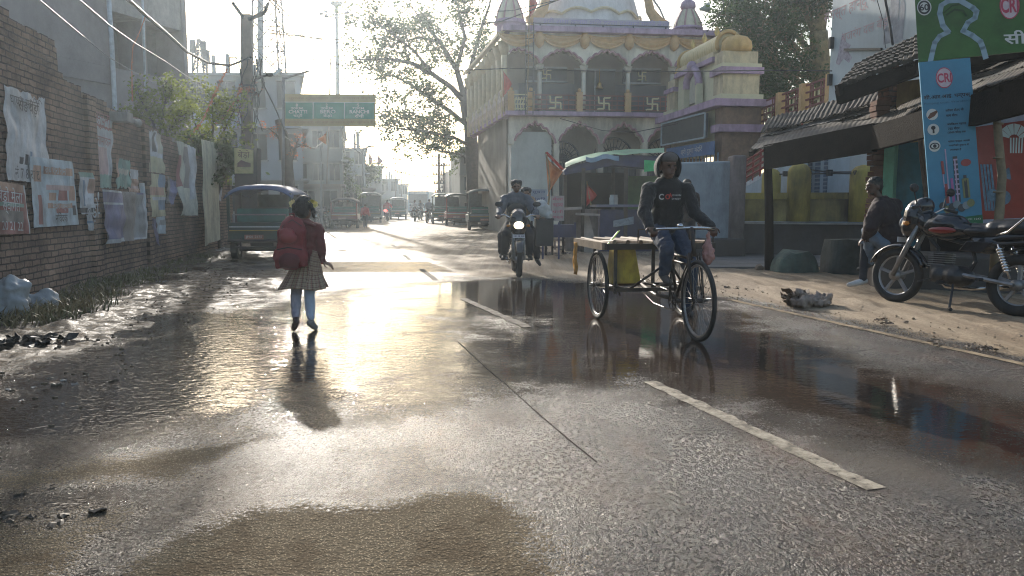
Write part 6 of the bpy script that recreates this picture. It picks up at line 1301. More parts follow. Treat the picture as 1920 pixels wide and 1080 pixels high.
for i, (a, b, l) in enumerate((((700,192,60),(830,190,46),'level wire between the direction board and the big tree'),((700,203,60),(830,206,46),'second level wire just under the first beyond the board'),((700,228,60),(830,218,46),'slightly rising wire right of the direction board'),((640,255,45),(823,296,58),'drooping cable from behind the board to the far utility pole'),((640,262,45),(823,330,58),'lower drooping cable to the far utility pole'),((680,282,60),(823,300,58),'cable from the far street lamp to the utility pole'),((720,328,85),(823,300,58),'rising cable from the left roofs to the utility pole'),((742,300,85),(823,345,58),'faint cable low over the far street'),((742,330,85),(823,352,58),'lowest faint cable over the far street'),((745,345,95),(823,312,58),'thin cable rising to the utility pole from the far left'))): cb(l, [a, b], .022, .7)
cb('wire crossing upward behind the high mast', [(525,83,40),(620,40,44),(690,-5,48)], .016); cb('wire from the black wires toward the tree on the right', [(500,88,35),(520,80,35),(525,84,35)], .012)
cb('wire across the temple front at arch level', [(860,132,26),(960,128,27),(1100,133,26),(1270,134,24),(1450,132,20),(1560,133,19)], .016); cb('wire sloping across the left end of the temple', [(860,50,28),(940,40,29),(1060,-5,29)], .02); cb('second wire sloping over the corner tower of the temple', [(860,24,29),(960,20,29.5),(1045,0,30)], .016)
cb('wire hanging from the balcony to the gateway', [(1050,222,29),(1130,245,28),(1190,248,27),(1270,232,25)], .014); cb('wire rising to a bulb near the dark tree', [(1325,60,27),(1340,40,27),(1357,15,27),(1355,0,27)], .014)
cb('thin wire down the pale building near the tiled roof', [(1643,-5,16.4),(1656,40,16.4),(1660,90,16.4)], .008); cb('thick black cable down the pale building', [(1659,-5,16.2),(1668,45,16.2),(1674,85,16.2)], .025)
cb('cable looping low behind the rickshaw flowers', [(533,255,26),(560,275,30),(590,278,34),(612,262,36)], .016, m=wc); cb('dark cable from the pole clamp down to the red flowers', [(492,155,24),(515,200,25),(538,255,26)], .02)
# ---------------------------------------------------------------- vehicles
blk_ = mat('black_paint', (.012,.012,.014), .25, var=.2, coat=.6, vs=8); chrome = mat('chrome', (.6,.6,.6), .18, 1., var=.1); rub = mat('tyre_rubber', (.018,.018,.018), .75, var=.3, vs=20, dirt=.4); steel = mat('dull_steel', (.22,.22,.22), .45, .6, var=.3, vs=12); seatm = mat('seat_vinyl', (.02,.021,.024), .38, var=.2, bump=.15, bs=60); redp = mat('red_panel', (.22,.02,.015), .3, coat=.5, var=.1); alloy = mat('alloy_grey', (.33,.33,.34), .4, .5, var=.2); plast = mat('dark_plastic', (.02,.02,.022), .5)
def ring(c, R_, axis='y', n=36): return [Vector(c)+Vector((R_*math.cos(t), 0, R_*math.sin(t))) for t in [2*math.pi*k/n for k in range(n)]]
def alloy_wheel(par_, c, R_=.3, tw_=.045, name='wheel'):
    mb = MB(); mb.tube(ring(c, R_-tw_), tw_, 10, closed=True); w_ = mb.build(name, rub, par_, smooth=True, world=False)
    mb = MB(); mb.tube(ring(c, R_-tw_*1.75), .02, 8, closed=True); mb.build('rim', alloy, w_, smooth=True, world=False)
    for k in range(5):
        t = 2*math.pi*k/5+.3; d = Vector((math.cos(t), 0, math.sin(t))); mb = MB(); mb.bar(Vector(c)+d*.04, Vector(c)+d*(R_-tw_*1.8), .028, .035, up=Vector((0,1,0))); mb.build('spoke', alloy, w_, world=False)
    mb = MB(); mb.tube([Vector(c)-Vector((0,.07,0)), Vector(c)+Vector((0,.07,0))], .055, 14); mb.build('hub', steel, w_, smooth=True, world=False)
    return w_
def motorcycle(label, loc_, rz, group, lit=False, lean=0, plate='JH01 BH 7893', tankc=None, near=True):
    t = thing('motorcycle', label, 'motorcycle', loc_, rz, group); t.rotation_euler = (lean, 0, rz); vx = .012 if near else .025
    W = dict(world=False)
    fa, ra = Vector((.63,0,.3)), Vector((-.63,0,.3)); alloy_wheel(t, fa); alloy_wheel(t, ra, .3, .055)
    for s in (-.085, .085):
        mb = MB(); mb.tube([fa+Vector((0,s,0)), fa+Vector((-.13,s,.3)), Vector((.36,s,.92))], [.028,.028,.024], 8); mb.build('fork', steel, t, smooth=True, **W)
    mb = MB(); rows = []
    for i in range(15):
        a = R(22+140*i/14); rows.append([fa+Vector((math.cos(a)*r_, y_, math.sin(a)*r_)) for y_, r_ in ((-.065,.31),(-.05,.335),(0,.345),(.05,.335),(.065,.31))])
    mb.grid(rows); o = mb.build('front_mudguard', blk_, t, smooth=True, solid=.006, **W)
    mb = MB(); hb = [(.30,-.36,1.02),(.33,-.22,1.04),(.36,-.08,.97),(.36,.08,.97),(.33,.22,1.04),(.30,.36,1.02)]; mb.tube(hb, .013, 8); mb.build('handlebar', chrome, t, smooth=True, **W)
    for s in (-1,1):
        mb = MB(); mb.tube([(.31,.25*s,1.035),(.27,.38*s,1.01)], .019, 8); mb.build('grip', plast, t, **W)
        mb = MB(); mb.tube([(.33,.22*s,1.04),(.34,.27*s,1.16),(.33,.3*s,1.2)], .007, 5); mb.sphere((.32,.32*s,1.22), (.02,.075,.045), 10); mb.build('mirror', plast, t, **W)
        mb = MB(); mb.sphere((.47,.17*s,.86), (.035,.03,.025), 8); mb.tube([(.45,.06*s,.86),(.47,.15*s,.86)], .01, 5); mb.sphere((-.8,.14*s,.7), (.035,.03,.025), 8); mb.build('indicator', mat('amber_lens', (.5,.18,.02), .25), t, **W)
    blob('headlight_cowl', [('e',(.46,0,.93),(.14,.15,.2)),('e',(.50,0,.83),(.12,.14,.14)),('e',(.40,0,1.05),(.10,.12,.10)),('e',(.33,0,.88),(.1,.13,.12))], blk_, t, vx, 3)
    mb = MB(); mb.sphere((.60,0,.87), (.032,.088,.068), 14)
    hl = mat('headlight_lit', (.9,.85,.7), .2, emit=(1,.86,.6), es=1.6) if lit else mat('headlight_glass', (.35,.37,.4), .08, coat=1)
    mb.build('headlight', hl, t, smooth=True, **W)
    blob('windscreen', [('e',(.5,0,1.03),(.05,.1,.09)),('e',(.47,0,.97),(.07,.12,.06))], mat('visor_smoke', (.03,.035,.045), .12, coat=.5), t, vx, 2)
    blob('fuel_tank', [('e',(.14,0,.86),(.24,.15,.125)),('e',(-.02,0,.81),(.2,.12,.09)),('e',(.27,0,.83),(.11,.13,.11)),('e',(.1,0,.78),(.2,.135,.08))], blk_, t, vx, 4)
    for s in (-1,1): mb = MB(); mb.sphere((.10,.132*s,.80), (.15,.025,.035), 14); mb.build('tank_stripe', tankc or redp, t, smooth=True, **W)
    blob('seat', [('c',(-.08,0,.81),.075,(-.36,0,.80),.09,8),('c',(-.36,0,.83),.095,(-.72,0,.87),.075,8),('e',(-.2,0,.8),(.2,.125,.05)),('e',(-.55,0,.84),(.22,.115,.06))], seatm, t, vx, 4)
    blob('rear_cowl', [('c',(-.2,0,.71),.075,(-.8,0,.78),.06,8),('e',(-.82,0,.79),(.09,.08,.06)),('e',(-.3,0,.66),(.16,.11,.08))], blk_, t, vx, 3)
    for s in (-1,1): mb = MB(); mb.prism([(-.08,.105*s,.60),(-.16,.11*s,.70),(-.42,.11*s,.70),(-.3,.11*s,.585)], (0,.015*s,0)); mb.build('side_panel', blk_, t, bevel=.006, **W)
    mb = MB(); mb.tube([(.36,0,.93),(.3,0,.72),(.2,0,.62),(.22,0,.32),(-.1,0,.28),(-.2,0,.5),(-.15,0,.66),(.3,0,.76)], .022, 8); mb.tube([(-.2,.1,.66),(-.85,.09,.72)], .016, 6); mb.tube([(-.2,-.1,.66),(-.85,-.09,.72)], .016, 6); mb.build('frame', plast, t, **W)
    for s in (-.1,.1): mb = MB(); mb.tube([(-.63,s,.3),(-.14,s*.9,.36)], .022, 6); mb.build('swingarm', steel, t, **W)
    for s in (-.12,.12):
        mb = MB(); mb.tube([(-.6,s,.36),(-.46,s,.68)], .014, 6)
        for k in range(9): c_ = Vector((-.57,s,.43)).lerp(Vector((-.48,s,.63)), k/8); mb.tube([c_-Vector((.004,0,.008)), c_+Vector((.004,0,.008))], .034, 10)
        mb.build('rear_shock', chrome, t, smooth=True, **W)
    blob('engine', [('b',(.06,0,.36),(.3,.2,.18)),('e',(-.04,0,.34),(.16,.15,.11)),('e',(.13,.08,.34),(.08,.06,.08)),('b',(.14,0,.5),(.14,.14,.16))], mat('engine_metal', (.05,.05,.05), .45, .5, var=.35, vs=18), t, .012 if near else .02, 1)
    mb = MB()
    for k in range(7): mb.box((.15,0,.43+k*.022), (.18,.19,.007))
    mb.build('cooling_fins', steel, t, **W)
    mb = MB(); mb.tube([(.2,-.05,.42),(.27,-.1,.32),(.16,-.14,.22),(-.1,-.15,.22),(-.3,-.16,.25)], .02, 8); mb.tube([(-.26,-.16,.25),(-.4,-.17,.27),(-.86,-.18,.36)], [.025,.045,.04], 12); mb.build('exhaust', chrome if near else steel, t, smooth=True, **W)
    mb = MB(); rows = []
    for i in range(12):
        a = R(55+95*i/11); rows.append([ra+Vector((math.cos(a)*.345, y_, math.sin(a)*.345)) for y_ in (-.07,-.04,0,.04,.07)])
    mb.grid(rows); mb.build('rear_mudguard', plast, t, smooth=True, solid=.006, **W)
    mb = MB()
    for s in (-1,1): mb.tube([(-.42,.1*s,.76),(-.55,.13*s,.80),(-.7,.13*s,.95),(-.86,.12*s,.97),(-.98,.06*s,.97)], .013, 7)
    for k in (0,.04,.08): mb.tube([(-.80-k*2,.125,.965),(-.80-k*2,-.125,.965)], .008, 6)
    mb.tube([(-.98,.06,.97),(-.98,-.06,.97)], .013, 7); mb.build('grab_rail', chrome, t, smooth=True, **W)
    mb = MB(); mb.box((-.9,0,.78), (.05,.13,.07)); mb.build('tail_light', mat('tail_red', (.35,.02,.02), .25, coat=.5), t, bevel=.01, **W)
    n_ = Vector((-1,0,.25)).normalized(); u_ = Vector((0,-1,0)); v_ = Vector((.25,0,1)).normalized(); c_ = Vector((-.80,0,.68))
    mb = MB(); mb.prism([c_-u_*.12+v_*.06, c_+u_*.12+v_*.06, c_+u_*.12-v_*.06, c_-u_*.12-v_*.06], n_*.008); pl_ = mb.build('number_plate', mat('plate_white', (.62,.62,.66), .4, var=.05), t, **W)
    a_, b_ = plate.rsplit(' ', 1); mb = MB(); mb.text(a_, c_+n_*.012+v_*.027, u_, v_, w=.17, h=.035, bold=.02); mb.text(b_, c_+n_*.012-v_*.027, u_, v_, w=.14, h=.035, bold=.02); mb.build('plate_lettering', mat('plate_ink', (.04,.04,.12), .5), pl_, **W)
    mb = MB(); mb.box((.6,0,.69), (.01,.2,.055)); fp = mb.build('front_plate', mat('plate_white', (.62,.62,.66)), t, **W); mb = MB(); mb.text(plate, (.608,0,.69), (0,1,0), (0,0,1), w=.18, h=.03, bold=.02); mb.build('plate_lettering', mat('plate_ink', (.04,.04,.12)), fp, **W)
    if not lit: mb = MB(); mb.tube([(-.05,.09,.27),(-.1,.2,.02)], .012, 6); mb.tube([(-.1,.2,.015),(-.14,.24,.01)], .018, 6); mb.build('side_stand', plast, t, **W)
    mb = MB(); mb.tube([(.0,.28,.27),(.0,-.28,.27)], .011, 6); mb.tube([(0,.2,.27),(0,.28,.27)], .022, 8); mb.tube([(0,-.2,.27),(0,-.28,.27)], .022, 8); mb.tube([(-.35,.13,.33),(-.35,.22,.33)], .018, 6); mb.tube([(-.35,-.13,.33),(-.35,-.22,.33)], .018, 6); mb.tube([(.18,.1,.3),(.26,.2,.26)], .008, 5); mb.build('footrest', plast, t, **W)
    return t
fw, rw = G(1684, 567, .04), G(1896, 592, .04); md = (fw+rw)/2
pm_ = motorcycle('black motorcycle with red trim parked on its stand in front of the banners', (md.x, md.y, .035), math.atan2(fw.y-rw.y, fw.x-rw.x), 'motorcycles', lean=R(4), plate='JH01 BH 7893'); pm_.scale = (1.1, 1.1, 1.1)
mv = G(976, 521); mrz = R(-90+3)
mm_ = motorcycle('black motorcycle with lit headlight riding toward the camera with two people', (mv.x-.06, mv.y+.63, 0), mrz, 'motorcycles', lit=True, plate='JH01 AB 2846')
# cargo tricycle ---------------------------------------------------------
HD = Vector((.174,-.985,0)).normalized(); HS = Vector((-HD.y, HD.x, 0))         # heading, its left side
hub_f = G(1307, 640); hub_f.z = .36; Rw = .362
tri = thing('cargo_tricycle', 'pedal cargo tricycle with a slatted wooden load bed and spoked wheels', 'tricycle', (hub_f.x, hub_f.y, 0), 0)
FP = mat('tricycle_black', (.02,.018,.018), .5, var=.4, vs=15, c2=(.06,.035,.02)); rsteel = mat('rusty_rim', (.28,.26,.24), .4, .7, var=.3, vs=20)
def spoked(c, d, name='wheel'):
    c = Vector(c); d = d.normalized(); s = Vector((-d.y, d.x, 0)); rg = lambda R_, n=48: [c+d*R_*math.cos(t)+Z*R_*math.sin(t) for t in [2*math.pi*k/n for k in range(n)]]
    mb = MB(); mb.tube(rg(Rw-.02), .021, 8, closed=True); w_ = mb.build(name, rub, tri, smooth=True)
    mb = MB(); mb.tube(rg(Rw-.046), .013, 6, closed=True); mb.build('rim', rsteel, w_, smooth=True)
    mb = MB()
    for k in range(32):
        t = 2*math.pi*k/32; sg_ = 1 if k % 2 else -1; e = c+(d*math.cos(t)+Z*math.sin(t))*(Rw-.05); t2 = t+sg_*.9*(1 if k % 4 < 2 else -1); mb.tube([c+s*.035*sg_+(d*math.cos(t2)+Z*math.sin(t2))*.022, e], .0022, 4, cap=False)
    mb.build('spokes', rsteel, w_); mb = MB(); mb.tube([c-s*.05, c-s*.03, c+s*.03, c+s*.05], [.028,.018,.018,.028], 10); mb.tube([c-s*.09, c+s*.09], .008, 6); mb.build('hub', FP, w_, smooth=True)
L_wb = 1.5; axc = hub_f-HD*L_wb; axc.z = .36; hw_ = .48
spoked(hub_f, HD); spoked(axc-HS*hw_, HD); spoked(axc+HS*hw_, HD)
def T(f, s, z): return Vector((hub_f.x, hub_f.y, 0))+HD*f+HS*s+Z*z
mb = MB(); mb.tube([T(0,.05,.36), T(-.06,.055,.6), T(-.11,.05,.78)], .011, 7); mb.tube([T(0,-.05,.36), T(-.06,-.055,.6), T(-.11,-.05,.78)], .011, 7); mb.tube([T(-.1,0,.75), T(-.19,0,1.0)], .02, 8); mb.build('fork', FP, tri, smooth=True)
mb = MB(); mb.tube([T(-.02,.045,.36), T(-.16,.05,.76)], .006, 5); mb.tube([T(-.02,-.045,.36), T(-.16,-.05,.76)], .006, 5)
mb.build('fork_stay', FP, tri)
mb = MB(); hbp = [T(-.42,-.29,.97), T(-.3,-.27,.985), T(-.2,-.16,.995), T(-.19,0,1.0), T(-.2,.16,.995), T(-.3,.27,.985), T(-.42,.29,.97)]; mb.tube(hbp, .0125, 8); mb.build('handlebar', chrome, tri, smooth=True)
for s in (-1,1): mb = MB(); mb.tube([T(-.34,.283*s,.98), T(-.45,.295*s,.965)], .018, 8); mb.build('grip', FP, tri)
mb = MB(); mb.lathe([(.001,.03),(.02,.026),(.03,.01),(.03,0)], 12, T(-.2,-.1,1.01)); mb.build('bell', chrome, tri, smooth=True)
mb = MB(); mb.tube([T(-.13,0,.8), T(-.5,0,.36)], .017, 8); mb.tube([T(-.15,0,.72), T(-.68,0,.74)], .014, 8); mb.tube([T(-.15,0,.66), T(-.68,0,.68)], .012, 8); mb.tube([T(-.5,0,.34), T(-.72,0,.9)], .016, 8)
mb.tube([T(-.5,0,.32), T(-1.0,-.02,.3), T(-1.5,0,.36)], .02, 8); mb.tube([T(-.7,0,.66), T(-1.0,-.3,.36), T(-1.5,-.4,.36)], .013, 7); mb.tube([T(-.7,0,.66), T(-1.0,.3,.36), T(-1.5,.4,.36)], .013, 7); mb.build('frame', FP, tri, smooth=True)
mb = MB(); mb.bar(T(-1.5,-.46,.36), T(-1.5,.46,.36), .03, .03); mb.bar(T(-.98,-.45,.36), T(-.98,.45,.36), .03, .035); mb.bar(T(-.98,-.45,.36), T(-1.5,-.44,.36), .03, .035); mb.bar(T(-.98,.45,.36), T(-1.5,.44,.36), .03, .035)
for s in (-.4,.0,.4): mb.bar(T(-1.14,s,.3), T(-1.14,s,.76), .035, .02); mb.bar(T(-1.9,s,.36), T(-1.9,s,.76), .03, .02); mb.tube([T(-1.14,s,.45), T(-.98,s,.3)], .008, 5)
mb.build('undercarriage', FP, tri)
mb = MB(); mb.sphere(T(-.76,0,.93), (.1,.09,.035), 12); mb.tube([T(-.72,0,.86), T(-.75,0,.92)], .014, 6); mb.build('saddle', seatm, tri, smooth=True)
ch_ = T(-.5,0,.3); mb = MB(); mb.tube([ch_+HD*.09*math.cos(t)+Z*.09*math.sin(t)+HS*-.04 for t in [2*math.pi*k/20 for k in range(20)]], .006, 4, closed=True)
for k in range(5): t = 2*math.pi*k/5; mb.tube([ch_-HS*.04, ch_-HS*.04+HD*.09*math.cos(t)+Z*.09*math.sin(t)], .005, 4)
mb.tube([ch_-HS*.05, ch_+HS*.05], .02, 8); cr = mb.build('crank', FP, tri)
pdl = []
for s, sg_ in ((-1,1),(1,-1)):
    mb = MB(); e = ch_+HS*.08*s+Z*.16*sg_+HD*.04*sg_; mb.tube([ch_+HS*.07*s, e], .01, 6); mb.build('crank_arm', FP, cr); mb = MB(); mb.box(e+HS*.05*s, (.1,.09,.02)); mb.build('pedal', FP, cr); pdl.append(e+HS*.05*s)
mb = MB(); mb.tube([ch_-HS*.04+Z*.09, T(-1.4,-.04,.42)], .005, 4); mb.tube([ch_-HS*.04-Z*.09, T(-1.0,-.04,.22), T(-1.4,-.04,.31)], .006, 4); mb.build('chain', FP, tri)
# bed
zb_ = .79; wbd = mat('bed_wood', (.13,.08,.045), .8, var=.4, vs=9, bump=.3); bf, bb2, bs0, bs1 = -1.02, -2.1, -.56, .60
mb = MB(); mb.bar(T(bf,bs0,zb_), T(bf,bs1,zb_), .04, .06); mb.bar(T(bb2,bs0,zb_), T(bb2,bs1,zb_), .04, .06); mb.bar(T(bf,bs1,zb_), T(bb2,bs1,zb_), .04, .06)
mb.build('bed_frame', FP, tri); mb = MB(); mb.bar(T(bf+.02,bs0,zb_+.005), T(bb2-.02,bs0,zb_+.005), .05, .075); mb.build('edge_plank', mat('pale_plank', (.30,.22,.14), .75, var=.3, vs=10, dirt=.4), tri)
rd = random.Random(2)
for k in range(8):
    s_ = bs0+.1+(bs1-bs0-.2)*k/7; mb = MB(); mb.tube([T(bf+.03,s_,zb_+.035+rd.uniform(0,.015)), T((bf+bb2)/2,s_+rd.uniform(-.03,.03),zb_+.03+rd.uniform(-.02,.02)), T(bb2-.03,s_+rd.uniform(-.03,.03),zb_+.035)], [.022,.027,.022], 7); mb.build('bed_slat', wbd if k % 3 else MATS['pale_plank'], tri)
for k in range(3):
    f_ = bf-.3-.28*k; mb = MB(); mb.bar(T(f_,bs0,zb_-.0), T(f_,bs1,zb_-.0), .05, .03); mb.build('cross_bar', FP, tri)
mb = MB(); 
for f_ in (bf-.02,):
    mb.tube([T(f_,-.2,zb_+.17), T(f_,bs1,zb_+.17)], .007, 5)
    for s in (-.2,.1,.35,bs1): mb.tube([T(f_,s,zb_), T(f_,s,zb_+.17)], .007, 5)
mb.build('bed_rail', FP, tri)
mb = MB(); p = P(1130,468,7.75); q2_ = P(1158,434,7.85); mb.prism([p, p+Vector((.03,0,.005)), q2_+Vector((.025,0,.01)), q2_], (0,.02,0)); tag(mb.build('fluorescent_stick', mat('lime_plastic', (.45,.6,.06), .4)), 'lime yellow stick standing up from the front corner of the cart bed', 'stick')
mb = MB(); yc = mat('yellow_tin', (.55,.36,.03), .5, var=.25, vs=7, c2=(.68,.5,.05), dirt=.7); mb.prism([T(-1.2,-.38,zb_-.03), T(-1.2,-.17,zb_-.03), T(-1.2,-.10,.40), T(-1.2,-.42,.40)], -HD*.22); tag(mb.build('yellow_box', yc, bevel=.01), 'stained yellow tin box slung under the bed of the cart', 'box')
rows = [[T(bb2+.02+k*.03,bs0-.03+.012*math.sin(k*2+i),zb_-.0-.045*i) for k in range(5)] for i in range(9)]
mb = MB(); mb.grid(rows); tag(mb.build('orange_rag', mat('rag_orange', (.5,.25,.05), .85, var=.3), smooth=True, solid=.012), 'orange brown rag hanging from the rear corner of the cart bed', 'cloth')
pb = thing('plastic_bag', 'pinkish plastic bag hanging from the handlebar of the cart', 'bag', T(-.26,.2,.9), 0)
blob('bag_body', [('e',(0,0,-.14),(.055,.05,.11)),('c',(0,0,-.08),.03,(0,0,.06),.01,8)], mat('bag_pink', (.42,.2,.17), .35, var=.25, vs=25), pb, .009, 2, disp=.05, dscale=.05)
# auto rickshaws ------------------------------------------------------------
def auto(label, loc_, rz, group, bodyc, roofc, light=True, name='auto_rickshaw', W_=1.42, H_=1.66, L_=2.5, panel_=None):
    t = thing(name, label, 'auto rickshaw', loc_, rz, group); K = dict(world=False); bm2 = mat('autobody_%d%d%d' % tuple(int(x*500) for x in bodyc), bodyc, .4, var=.2, coat=.3, dirt=.4); rm = mat('autoroof_%d%d%d' % tuple(int(x*500) for x in roofc), roofc, .6, var=.2, bump=.3, bs=6)
    h = W_/2     # local: +x forward, rear at -L/2
    mb = MB(); rows = []
    for i in range(13):
        v = i/12; x_ = -L_/2-.05+(L_*.82)*v; row = []
        for k in range(15):
            u = k/14*2-1; y_ = u*(h+.02); z_ = H_-.02-.2*abs(u)**3.5-.1*max(0,1-v*6)**2-.12*max(0,v-.75)*4*.5+.015*math.sin(v*22)
            row.append((x_, y_, z_))
        rows.append(row)
    mb.grid(rows); mb.build('canvas_roof', rm, t, smooth=True, solid=.02, **K)
    mb = MB(); mb.box((-L_/2+.02,0,.62), (.05,W_-.06,.42)); 
    for s in (-1,1): mb.box((-.35,s*(h-.05),.58), (L_*.66,.05,.34))
    mb.box((-.35,0,.42), (L_*.66,W_-.12,.06)); mb.build('body', bm2, t, bevel=.015, **K)
    for s in (-1,1):
        mb = MB(); mb.bar((-L_/2+.04,s*(h-.05),.8), (-L_/2+.04,s*(h-.05),H_-.2), .06, .06); mb.build('rear_pillar', bm2, t, **K)
        mb = MB(); mb.bar((-.2,s*(h-.04),.7), (-.2,s*(h-.04),H_-.18), .045, .045); mb.build('pillar', plast, t, **K)
        mb = MB(); mb.box((-L_/2+.1,s*(h-.12),.6), (.03,.12,.1)); mb.build('tail_light', MATS.get('tail_red') or mat('tail_red', (.35,.02,.02), .25), t, **K)
        mb = MB(); mb.tube([(-L_/2+.45,s*(h-.07)-.07,.22),(-L_/2+.45,s*(h-.07)+.07,.22)], .22, 20); w_ = mb.build('wheel', rub, t, **K); mb = MB(); mb.tube([(-L_/2+.45,s*(h-.07)-.075,.22),(-L_/2+.45,s*(h-.07)+.075,.22)], .11, 14); mb.build('wheel_rim', steel, w_, **K)
        mb = MB(); mb.box((-L_/2+.45,s*(h-.05),.47), (.55,.14,.05)); mb.build('wheel_arch', plast, t, **K)
    mb = MB(); mb.tube([(L_/2-.1,-.05,.22),(L_/2-.1,.05,.22)], .22, 20); mb.build('wheel', rub, t, **K)
    blob('cab_nose', [('e',(L_/2-.25,0,.62),(.28,h*.75,.3)),('b',(L_/2-.5,0,.62),(.4,W_*.8,.45))], bm2, t, .03, 3)
    mb = MB(); mb.prism([(L_/2-.3,-h*.75,.85),(L_/2-.3,h*.75,.85),(L_/2-.5,h*.72,H_-.2),(L_/2-.5,-h*.72,H_-.2)], (.02,0,0)); mb.build('windscreen', mat('screen_glass', (.12,.14,.15), .08, coat=1), t, **K)
    mb = MB(); mb.sphere((L_/2+.0,0,.66), (.05,.09,.09), 12); mb.build('headlight', mat('headlight_glass', (.35,.37,.4), .08), t, **K)
    mb = MB(); mb.box((-L_/2+.35,0,.98), (.12,W_-.3,.3)); mb.box((-L_/2+.5,0,.75), (.45,W_-.3,.14)); mb.build('rear_seat', mat('seat_green', (.02,.13,.11), .5, dirt=.3), t, bevel=.03, **K)
    mb = MB(); mb.box((.3,0,.98), (.1,W_*.7,.35)); mb.box((.45,0,.75), (.4,W_*.7,.14)); mb.build('front_seat', seatm, t, bevel=.03, **K)
    mb = MB(); x_ = -L_/2-.02; mb.tube([(x_,-h+.15,1.0),(x_,h-.15,1.0)], .018, 6); mb.tube([(x_,-h+.15,1.0),(x_+.05,-h+.15,.8)], .015, 5); mb.tube([(x_,h-.15,1.0),(x_+.05,h-.15,.8)], .015, 5); mb.build('rear_rail', steel, t, **K)
    mb = MB(); mb.box((x_-.04,0,.74), (.015,W_-.16,.03)); mb.build('white_stripe', mat('stripe_pale', (.45,.48,.48), .5), t, **K)
    mb = MB(); mb.box((x_-.04,0,.66), (.015,W_-.16,.022)); mb.build('yellow_stripe', mat('stripe_ochre', (.4,.27,.08), .5), t, **K)
    mb = MB(); mb.tube([(x_-.08,-h+.05,.44),(x_-.08,h-.05,.44)], .03, 8); mb.tube([(x_-.08,-h+.2,.3),(x_-.08,h-.2,.3)], .022, 6)
    for s in (-.4,.4): mb.bar((x_-.02,s,.5), (x_-.08,s,.3), .03, .03)
    mb.build('bumper', plast, t, **K)
    mb = MB(); mb.box((x_-.09,.1,.52), (.015,.4,.1)); pl_ = mb.build('number_plate', mat('plate_reddish', (.3,.13,.1), .6), t, **K); mb = MB(); mb.text('JH01 2175', (x_-.1,.1,.52), (0,-1,0), (0,0,1), w=.34, h=.06); mb.build('plate_lettering', mat('plate_pale', (.5,.48,.42), .6), pl_, **K)
    mb = MB(); mb.box((-L_/2+.4,0,.36), (.5,.5,.2)); mb.tube([(-L_/2+.45,-h+.1,.22),(-L_/2+.45,h-.1,.22)], .035, 8); mb.build('axle', plast, t, **K)
    return t
def at(px, py): p = G(px, py); return (p.x, p.y, 0)
v = G(490, 488)
A1 = auto('dark green auto rickshaw with a blue canvas roof, its back to us on the left', (v.x-.05, v.y+1.1, 0), R(90+4), 'auto rickshaws along the street', (.012,.05,.045), (.03,.07,.17))
ca = mat('seat_back_print', (.1,.3,.25), .6); p = A1
A2 = auto('dark green auto rickshaw with a pale roof edge parked before the temple corner', (G(900,432).x+.1, G(900,432).y+1.3, 0), R(90+8), 'auto rickshaws along the street', (.02,.06,.055), (.05,.07,.07), W_=1.7, H_=2.0, L_=3.0)
A3 = auto('reddish auto rickshaw behind the dark green one near the temple', (G(852,424).x, G(852,424).y+1.2, 0), R(90+10), 'auto rickshaws along the street', (.25,.06,.05), (.08,.1,.09), W_=1.4, H_=1.9)
A4 = auto('small auto rickshaw driving down the middle of the far street', (G(747,411).x, G(747,411).y, 0), R(90+8), 'auto rickshaws along the street', (.04,.09,.08), (.08,.12,.11), H_=1.9)
A5 = auto('green tarpaulin covered auto rickshaw standing on the far right', (G(822,419).x+.3, G(822,419).y, 0), R(90+6), 'auto rickshaws along the street', (.05,.1,.06), (.09,.14,.09), H_=2.0)
A6 = auto('dark auto rickshaw parked left of the far street behind the walking child', (G(700,417).x-.2, G(700,417).y, 0), R(90+8), 'auto rickshaws along the street', (.02,.05,.045), (.04,.07,.06), H_=2.1, W_=1.6)
A7 = auto('red backed auto rickshaw with a white load on the left behind the school girl', (G(650,428).x-.2, G(650,428).y+1, 0), R(90+6), 'auto rickshaws along the street', (.16,.03,.03), (.05,.05,.055), H_=1.6)
# bus far away
bs = thing('bus', 'pale blue bus coming toward us far down the street', 'bus', at(785, 405), 0); K = dict(world=False)
mb = MB(); mb.box((0,3.5,1.55), (2.4,7,2.5)); mb.build('body', mat('bus_blue', (.25,.38,.48), .5), bs, bevel=.12, **K)
mb = MB(); mb.box((0,-.02,1.95), (2.1,.03,1.0)); mb.build('windscreen', MATS['screen_glass'], bs, **K)
for s in (-1,1): mb = MB(); mb.tube([(s*.95-.15,1,.45),(s*.95+.15,1,.45)], .45, 16); mb.build('wheel', rub, bs, **K); mb = MB(); mb.sphere((s*.9,-.03,.85), (.15,.05,.12), 8); mb.build('headlight', MATS['headlight_glass'], bs, **K)
mb = MB(); mb.box((0,-.04,2.62), (1.8,.03,.25)); mb.build('route_panel', mat('stripe_pale', (.45,.48,.48)), bs, **K); mb = MB(); mb.box((0,-.06,.5), (2.3,.1,.2)); mb.build('bumper', plast, bs, **K)
# small far motorcycles (copies, parts included)
def mcopy(label, px, py, rz):
    c = dup(pm_); c.scale = (1, 1, 1); c.location = at(px, py); c.rotation_euler = (0, 0, rz); return tag(c, label, 'motorcycle', 'motorcycles')
far_bikes = [mcopy('motorcycle parked on the left beside the red backed auto rickshaw', 604, 428, R(80)), mcopy('motorcycle with glowing red tail light ridden away by a person in red', 727, 414, R(95)), mcopy('motorcycle ridden by a person in a white top, left of the pair before the bus', 778, 415, R(-85)), mcopy('motorcycle ridden just right of the one before the bus', 788, 413, R(-92)), mcopy('motorcycle standing at the right edge of the far street', 806, 418, R(80))]
mb = MB(); p = Vector(far_bikes[1].location); mb.sphere(p+Vector((0,-.95,.8)), (.14,.05,.09), 8); o = mb.build('lit_tail_light', mat('tail_lit', (.8,.1,.08), .4, emit=(1,.12,.1), es=3), far_bikes[1])
